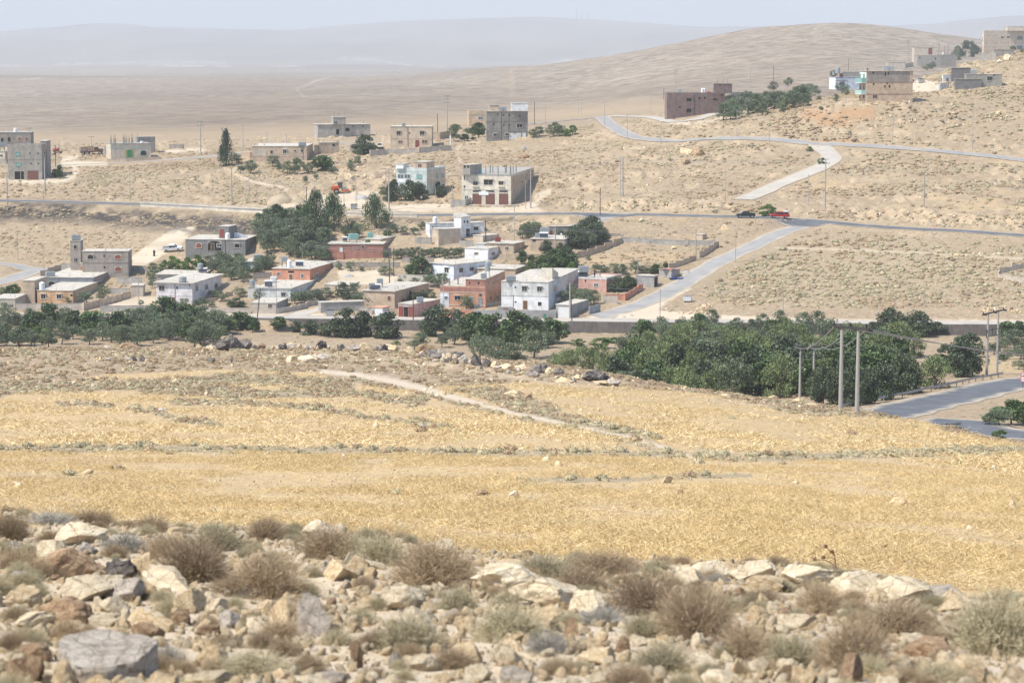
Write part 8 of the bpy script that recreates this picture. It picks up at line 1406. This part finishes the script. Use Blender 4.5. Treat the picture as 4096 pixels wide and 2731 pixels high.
# --- foreground
x, D, z, px, py, r = polar_points(40000,9.5,27,.33, power=1.7, seed=41); keep = py > 2020; x, D, z = x[keep], D[keep], z[keep]; n = len(x); s_ = .006 + .045 * r.random(n) ** 5; scatter('foreground_rubble', np.stack([x, D, z + s_ * .2],1), r.random((n,3)) * 6.28, np.stack([s_ * 1.35, s_ * 1.1, s_ * .8],1), PEB, 'small broken limestone rubble in the foreground')
FG = [('R',640,1215,680,300,'stone_grey','big flat grey slab tilted toward the viewer at lower left',.9),('R',430,1330,200,190,'stone_tan','tan block under the left end of the big slab',.8),('R',650,1330,190,120,'stone_tan','tan block under the middle of the big slab',.8),('R',800,1330,130,80,'stone_pale','pale stone under the right end of the big slab',.8),('R',120,1300,330,260,'stone_brown','dark shaded rock in the bottom left corner',.8),('R',200,1160,240,140,'stone_brown','brown shaded rock left of the big slab',.8),('R',490,590,320,180,'stone_brown','rugged brown boulder below the grey dead bush',.8),('R',760,610,240,160,'stone_dark','dark pitted boulder beside the rugged brown one',.8),('R',930,600,230,220,'stone_tan','tan rounded boulder right of the dark pitted one',.8),('R',570,450,170,110,'stone_grey','grey wedge stone behind the brown boulder',.8),('R',500,370,420,150,'stone_pale','broad pale rock behind the left boulders',.9),('R',380,470,220,160,'stone_pale','pale rounded rock on the far left',.9),('R',120,650,260,110,'stone_grey','flat grey stone at the left edge',.8),('R',90,430,260,70,'stone_grey','long grey stone at the left edge under the shrubs',.8),('R',160,790,280,150,'stone_tan','tan angular stone at the left edge',.8),('R',370,900,360,150,'stone_brown','long brown stone left of centre slab',.8),('R',190,930,400,90,'stone_pale','white topped flat stone at the left edge',.8),('R',230,1030,330,110,'stone_tan','orange tan stone above the big slab',.8),('R',560,740,560,150,'stone_pale','large pale slab right of the tan angular stone',.9),('R',830,750,280,150,'stone_grey','grey flat block on the pale slab',.8),('R',1130,680,400,130,'stone_pale','pale stone with a brown face, upper middle left',.8),('R',740,830,260,90,'stone_pale','small pale block below the grey flat block',.8),('R',1240,830,300,160,'stone_tan','tan jagged stone at middle left',.8),('R',1200,910,180,110,'stone_brown','brown faced stone below the jagged one',.8),('R',1450,840,170,110,'stone_pale','pale grey stone by the brown bush',.8),('R',1540,930,220,110,'stone_grey','grey rounded stone left of the pitted boulder',.8),('R',1730,970,240,120,'stone_pale','cream stone left of the pitted boulder',.8),('R',1930,960,300,270,'stone_tan','large pitted boulder, tan left half',.9),('R',2110,970,250,280,'stone_grey','large pitted boulder, grey right half',.9),('R',1780,840,200,100,'stone_tan','tan stone behind the pitted boulder',.8),('R',1500,1070,260,120,'stone_tan','tan broad stone at lower middle left',.8),('R',1430,1180,260,150,'stone_tan','tan layered stone below the broad one',.8),('R',1390,1320,330,90,'stone_pale','pale flat stone at the bottom edge left of centre',.8),('R',2210,1320,220,110,'stone_grey','blue-grey pointed stone at the bottom edge',.8),('R',2120,1330,400,60,'stone_pale','pale low stone at the bottom edge',.8),('R',1000,1010,240,130,'stone_brown','brown faced stone right of the big slab',.8),('R',680,920,200,70,'stone_pale','white stone behind the big slab',.8),('R',940,930,300,130,'stone_tan','tan rounded stone behind the big slab',.8),('R',1400,980,170,80,'stone_brown','small brown sided stone at middle left',.8),('R',1740,520,220,110,'stone_tan','square tan stone among the brown bushes',.8),('R',1600,530,160,70,'stone_tan','small tan stone left of the square one',.8),('R',2130,310,320,80,'stone_pale','rough pale rock on the rim at left centre',.9),('R',2260,600,300,130,'stone_tan','tan shaded rock right of the brown bushes',.8),('R',2060,570,170,80,'stone_pale','white pitted rock right of the brown bushes',.8),('R',1190,310,200,60,'stone_tan','flat tan stone on the left rim',.8),('R',60,200,100,36,'stone_pale','pale stone at the left rim',.8),('R',900,310,160,40,'stone_pale','pale stone on the left rim, behind the grey bush',.8),
 ('S',40,1190,90,220,'stone_brown','upright dark brown stone left of centre',.8),('S',600,420,220,80,'stone_pale','pale rock behind the central brown bush',.8),('S',60,560,200,120,'stone_tan','tan shaded rock left of the central brown bush',.8),('S',130,540,260,60,'stone_pale','pale flat rock left of the central brown bush',.8),('S',340,800,380,170,'stone_pale','pale rough boulder below the central brown bush',.9),('S',100,730,130,90,'stone_tan','tan stone left of the pale rough boulder',.8),('S',130,820,280,80,'stone_tan','long tan stone at centre left',.8),('S',390,950,330,170,'stone_pale','pale boulder behind the grey-green bush',.9),('S',540,900,130,100,'stone_grey','grey stone beside the pale boulder',.8),('S',680,880,200,70,'stone_grey','flat grey stone at the centre',.8),('S',790,960,140,120,'stone_tan','tan stone with brown end at the centre',.8),
 ('S',1130,700,560,200,'stone_pale','left part of the long pale central bedrock',1.0),('S',1000,620,420,120,'stone_pale','upper part of the long pale central bedrock',1.0),('S',1350,780,560,170,'stone_pale','middle part of the long pale central bedrock',1.0),('S',1620,840,330,150,'stone_pale','rounded right nose of the central bedrock',1.0),('S',1370,890,220,110,'stone_tan','orange pitted rock under the bedrock nose',.8),('S',1500,1000,120,130,'stone_brown','dark brown cleft rock under the bedrock nose',.8),('S',1560,900,130,70,'stone_grey','grey flat stone beside the cleft rock',.8),
 ('S',300,1200,130,120,'stone_grey','grey block at the lower centre left',.8),('S',510,1220,280,130,'stone_pale','cream angular stone at the lower centre',.8),('S',800,1180,290,150,'stone_tan','tan stone with shaded notch, lower centre',.8),('S',1050,1180,290,160,'stone_pale','pale round boulder, lower centre',.8),('S',870,1290,250,100,'stone_pale','cream flat stone at the bottom centre',.8),('S',1110,1300,230,120,'stone_grey','grey stone at the bottom centre right',.8),('S',1650,1180,370,110,'stone_tan','long tan stone with grey underside right of centre',.8),('S',1830,1090,150,100,'stone_brown','brown block behind the long tan stone',.8),('S',1940,1060,160,50,'stone_pale','white flat stone behind the brown block',.8),('S',1700,1320,240,110,'stone_pale','cream dome stone at the bottom right of centre',.8),('S',1890,1270,180,60,'stone_brown','small brown stone at the bottom right of centre',.8),('S',1850,640,280,70,'stone_tan','tan rock on the rim right of centre',.8),('S',1400,560,110,60,'stone_tan','orange tan stone on the rim behind the bedrock',.8),('S',1180,450,120,50,'stone_tan','small tan stone on the rim at centre',.8),('S',1990,600,110,50,'stone_pale','pale stone on the rim right of centre',.8),('S',2300,640,250,110,'stone_pale','pale rock at the left end of the right ledge',.9),
 ('T',220,620,330,110,'stone_pale','pale rough start of the right bedrock ledge',1.0),('T',560,610,420,130,'stone_pale','grey pitted part of the right bedrock ledge',1.0),('T',600,690,300,130,'stone_tan','overhanging tan block of the right ledge',.9),('T',900,640,420,120,'stone_pale','middle of the right bedrock ledge',1.0),('T',1250,730,420,160,'stone_pale','broad pale part of the right bedrock ledge',1.0),('T',1580,760,520,170,'stone_pale','high rough part of the right bedrock ledge',1.0),('T',1850,780,420,120,'stone_grey','grey dropping end of the right bedrock ledge',1.0),('T',330,740,120,60,'stone_brown','brown shaded stone under the right ledge',.8),('T',420,810,180,70,'stone_pale','pale stone with brown side under the ledge',.8),('T',450,720,80,60,'stone_brown','orange brown stone under the ledge',.8),('T',570,900,200,130,'stone_tan','tan upright stone between the thorn bushes',.8),('T',830,950,290,120,'stone_pale','cream boulder between the thorn bushes',.8),('T',740,860,140,60,'stone_brown','brown stone behind the cream boulder',.8),('T',1150,870,150,60,'stone_pale','pale stone at the ledge foot',.8),
 ('T',200,1230,290,160,'stone_pale','pale layered boulder at the lower right of centre',.8),('T',60,1130,170,90,'stone_pale','pale stone at the lower right of centre',.8),('T',420,1230,110,90,'stone_tan','tan shaded stone beside the layered boulder',.8),('T',560,1230,200,110,'stone_pale','white stone right of the layered boulder',.8),('T',740,1290,150,90,'stone_brown','brown topped stone at the bottom right',.8),('T',880,1310,190,130,'stone_tan','tan stone with shaded side at the bottom right',.8),('T',940,1220,130,60,'stone_pale','small pale stone at the bottom right',.8),('T',1190,1290,220,170,'stone_brown','dark hollow boulder under the large thorn bush',.8),('T',1640,1050,280,80,'stone_pale','pale flat stone right of the large thorn bush',.8),('T',1720,1120,380,130,'stone_brown','brown faced block right of the large thorn bush',.8),('T',1870,1180,120,90,'stone_pale','white stone at the right of the brown faced block',.8),('T',2030,1310,320,190,'stone_tan','large tan stone in the lower right corner',.9),('T',2290,1340,320,150,'stone_tan','pinkish stone at the right bottom edge',.9),('T',1450,1330,120,70,'stone_pale','pale stone at the bottom edge under the thorn bush',.8),('T',300,1330,420,70,'stone_pale','pale flat slab at the bottom edge right of centre',.8),('T',1900,820,380,90,'stone_tan','tan ground slab below the ledge end',.9)]
for a in FG[1:]:
 o = rock(a[0], a[1], a[2] + a[4] * .10, a[3] * 1.22, a[4] * 1.16, *a[5:7], depth=a[7] * .95, dmin=8)
p = at(*P('R',660,1330),8,26); s_ = CROP['R'][2] * p.y / F; o = mesh_obj('rock', slab_mesh(), loc=(p.x, p.y + .22, p.z + .04), rz=.2, scale=(330 * s_,.30,.21)); o.rotation_euler.x = .06; tag(o, FG[0][6], 'rock', 'rocks')
rr = random.Random(9)
for k in range(34):
 px_ = rr.uniform(-30,4120); top = np.interp(px_, [0,1200,2000,3200,3700,4096], [2190,2230,2330,2380,2430,2520]); py_ = rr.uniform(top,2790); w_ = rr.uniform(38,105) * (py_ / 2500) ** 2
 rock('P', px_, py_, w_, w_ * rr.uniform(.4,.75), rr.choices(['stone_tan', 'stone_pale', 'stone_grey', 'stone_brown'], [4,4,1.3,1])[0], None, dmin=8)
x, D, z, px, py, r = polar_points(900,9.5,26,.33, power=1.7, seed=44); n = len(x); s_ = .03 + .06 * r.random(n) ** 2; scatter('foreground_stones', np.stack([x, D, z + s_ * .15],1), r.random((n,3)) * 6.28, np.stack([s_ * 1.35, s_ * 1.1, s_ * .75],1), [ROCKS['stone_tan'][0], ROCKS['stone_tan'][1], ROCKS['stone_pale'][0], ROCKS['stone_pale'][1], ROCKS['stone_grey'][0], ROCKS['stone_brown'][0]], 'fist-sized limestone pieces covering the foreground', RNG.choice(6, n, p=[.32,.27,.2,.15,.04,.02]))
TW = {'twig_brown': [twig_mesh('thorn_bush',61,1050,1,.8,.0036, 'twig_brown',1), twig_mesh('thorn_bush',62,1050,1,.85,.0036, 'twig_brown',1)], 'twig_grey': [twig_mesh('sage_bush',63,850,1,.8,.0042, 'twig_grey',2), twig_mesh('sage_bush',64,850,1,.8,.0042, 'twig_grey',2)], 'twig_pale': [twig_mesh('dead_bush',65,700,1,.7,.0045, 'twig_pale',0)]}
FS = [('T',1250,1260,560,420,'twig_brown','largest brown thorn bush at lower right'),('T',1530,1000,470,290,'twig_brown','brown thorn bush in front of the right ledge'),('T',990,850,330,230,'twig_brown','brown thorn bush in the middle of the right ledge'),('T',600,790,260,140,'twig_brown','small brown thorn bush under the overhanging block'),('T',170,1040,480,420,'twig_brown','tall brown thorn bush right of the central bedrock'),('T',480,1150,420,280,'twig_brown','brown thorn bush in the lower right thicket'),('T',800,1210,380,250,'twig_grey','grey-brown bush in the lower right thicket'),('T',2200,1130,560,480,'twig_grey','large pale green-grey bush at the right edge'),('T',2000,1020,260,260,'twig_grey','small pale green-grey bush left of the right edge bush'),('T',1780,1330,360,180,'twig_grey','low bush at the bottom right'),('T',280,650,180,110,'twig_pale','small dead grey bush under the right ledge start'),('T',490,580,90,70,'twig_pale','tiny dead grass tuft on the right ledge'),
 ('S',560,670,560,330,'twig_brown','big brown bush at the centre rim'),('S',200,520,360,230,'twig_grey','grey-green bush left of the big central brown bush'),('S',30,480,260,190,'twig_grey','grey-green bush on the rim left of centre'),('S',720,840,300,200,'twig_grey','grey shrub below the big central brown bush'),('S',390,1110,420,300,'twig_grey','pale flowering bush left of the lower centre'),('S',1080,1040,480,290,'twig_grey','green-grey bush below the central bedrock'),('S',1330,1110,340,190,'twig_pale','dead grey twiggy bush at the lower centre'),('S',1700,930,330,190,'twig_pale','dead grey bush under the bedrock nose'),('S',1960,1010,260,200,'twig_grey','green-grey bush right of the dead grey bush'),('S',1700,590,420,190,'twig_brown','brown bush on the rim right of centre'),('S',1300,600,330,170,'twig_grey','grey bush behind the central bedrock'),('S',1560,700,420,190,'twig_brown','low brown bush behind the bedrock nose'),('S',2000,850,480,300,'twig_brown','spreading brown bush right of the bedrock nose'),('S',2250,1000,420,360,'twig_brown','dense brown bush right of centre'),('S',2100,1250,420,230,'twig_grey','low green-grey bush at the bottom right of centre'),('S',2060,560,220,90,'twig_grey','small grey bush on the rim before the right ledge'),
 ('R',1290,640,520,330,'twig_brown','large brown bush at left centre'),('R',1120,500,300,230,'twig_brown','brown bush left of the square tan stone'),('R',1800,740,520,330,'twig_brown','brown bush right of the square tan stone'),('R',1560,720,330,150,'twig_brown','low brown bush below the small tan stones'),('R',830,440,300,190,'twig_pale','dense dead grey bush at left'),('R',1780,350,280,180,'twig_brown','upright brown bush on the left rim'),('R',1010,300,230,130,'twig_brown','brown bush on the rim behind the dead grey bush'),('R',330,250,330,120,'twig_pale','grey bush on the far left rim'),('R',60,360,260,200,'twig_brown','brown bush at the left rim edge'),('R',100,550,300,170,'twig_brown','brown bush at the left edge'),('R',280,600,170,140,'twig_brown','small brown bush beside the rugged brown boulder'),('R',1110,1170,240,170,'twig_pale','dead grey bush right of the big slab'),('R',1700,1280,520,200,'twig_grey','wispy green bush at the bottom left of centre'),('R',1650,740,160,110,'twig_pale','small dead grey twigs below the brown bushes'),('R',2200,480,420,230,'twig_brown','wide brown bush on the rim left of centre'),('R',1450,420,360,190,'twig_grey','grey-green bush on the left rim'),('R',600,220,300,110,'twig_brown','faint brown bush at the far left rim'),('R',20,280,160,110,'twig_brown','reddish bush at the left edge of the field')]
for c, x_, yb, w_, h_, kd, lab in FS:
 px_, py_ = P(c, x_, yb); p = at(px_, py_,9,26); s_ = CROP[c][2] * p.y / F; rr_ = w_ * s_ / 2; w_ *= 1.4; h_ *= 1.2; rr_ *= 1.4; L = TW[kd]; me = L[SHN[0] % len(L)]; SHN[0] += 1
 o = mesh_obj('thorn_bush' if kd == 'twig_brown' else ('dead_bush' if kd == 'twig_pale' else 'sage_bush'), me, loc=(p.x, p.y + rr_ * .35, p.z - .02), rz=SHN[0] * 1.9, scale=(rr_ * 1.05, rr_ * .9, h_ * s_ * 1.1)); tag(o, lab, 'bush', 'foreground bushes')
x, D, z, px, py, r = polar_points(600,10,25,.33, power=1.6, seed=51); n = len(x); s_ = .05 + .10 * r.random(n); scatter('dry_tufts', np.stack([x, D, z],1), np.stack([s_ * 0, s_ * 0, r.random(n) * 6.28],1), np.stack([s_, s_, s_ * 1.1],1), [TW['twig_grey'][0], TW['twig_brown'][0]], 'small dry tufts between the foreground stones')
x, D, z, px, py, r = polar_points(900,9.5,27,.235, power=1.6, seed=52); n = len(x); s_ = .16 + .2 * r.random(n); scatter('dry_grass', np.stack([x, D, z],1), np.stack([s_ * 0, s_ * 0, r.random(n) * 6.28],1), np.stack([s_, s_, s_ * .7],1), STRAWN, 'short dry grass between the foreground stones')
p = at(*P('T',1100,592),27,60); s_ = CROP['T'][2] * p.y / F; t = empty('thistle', p, 'dry branching thistle standing at the right field edge', 'thistle'); mb = MB()
tip = {}
for a, b_, r0 in [((1100,592),(1080,520),.010),((1080,520),(1072,450),.008),((1072,450),(1010,388),.006),((1080,520),(1010,480),.007),((1010,480),(940,478),.006),((1072,450),(1060,420),.005),((1090,560),(1020,550),.004),((1072,470),(1000,465),.004)]:
 q = lambda v: Vector(((v[0] - 1100) * s_,.03 * math.sin(v[0]),(592 - v[1]) * s_)); mb.cyl(q(a), q(b_), r0 * 1.3, r0, n=5)
mb.build('stem', 'doorbrown', t)
for v in [(1010,388),(936,480),(1056,425),(975,515),(996,465),(1020,550),(1105,548)]:
 mb = MB(); q = Vector(((v[0] - 1100) * s_,0,(592 - v[1]) * s_)); mb.cyl(q - Vector((0,0,.02)), q + Vector((0,0,.03)),.035,.022, n=7)
 for k in range(7): a = k * .9; mb.cyl(q, q + Vector((math.cos(a) * .06, math.sin(a) * .06,.03 * math.sin(k * 2))),.006,.001, n=3)
 mb.build('seed_head', 'doorbrown', t)
for i,(px_, h_, lb) in enumerate([(2306,40, 'left of three faint masts on the mountain crest'),(2328,24, 'middle of three faint masts on the mountain crest'),(2352,26, 'right of three faint masts on the mountain crest')]):
 D_ = 14900.0; u = ray(px_,85)[0]; p = Vector((u * D_, D_, float(height(u * D_, D_)))); t = empty('radio_mast', p, lb, 'mast'); m = MB(); m.cyl((0,0,-5),(0,0, h_ * D_ / F),3.0,1.6, n=6); m.build('mast', 'galv', t)
finish_labels()
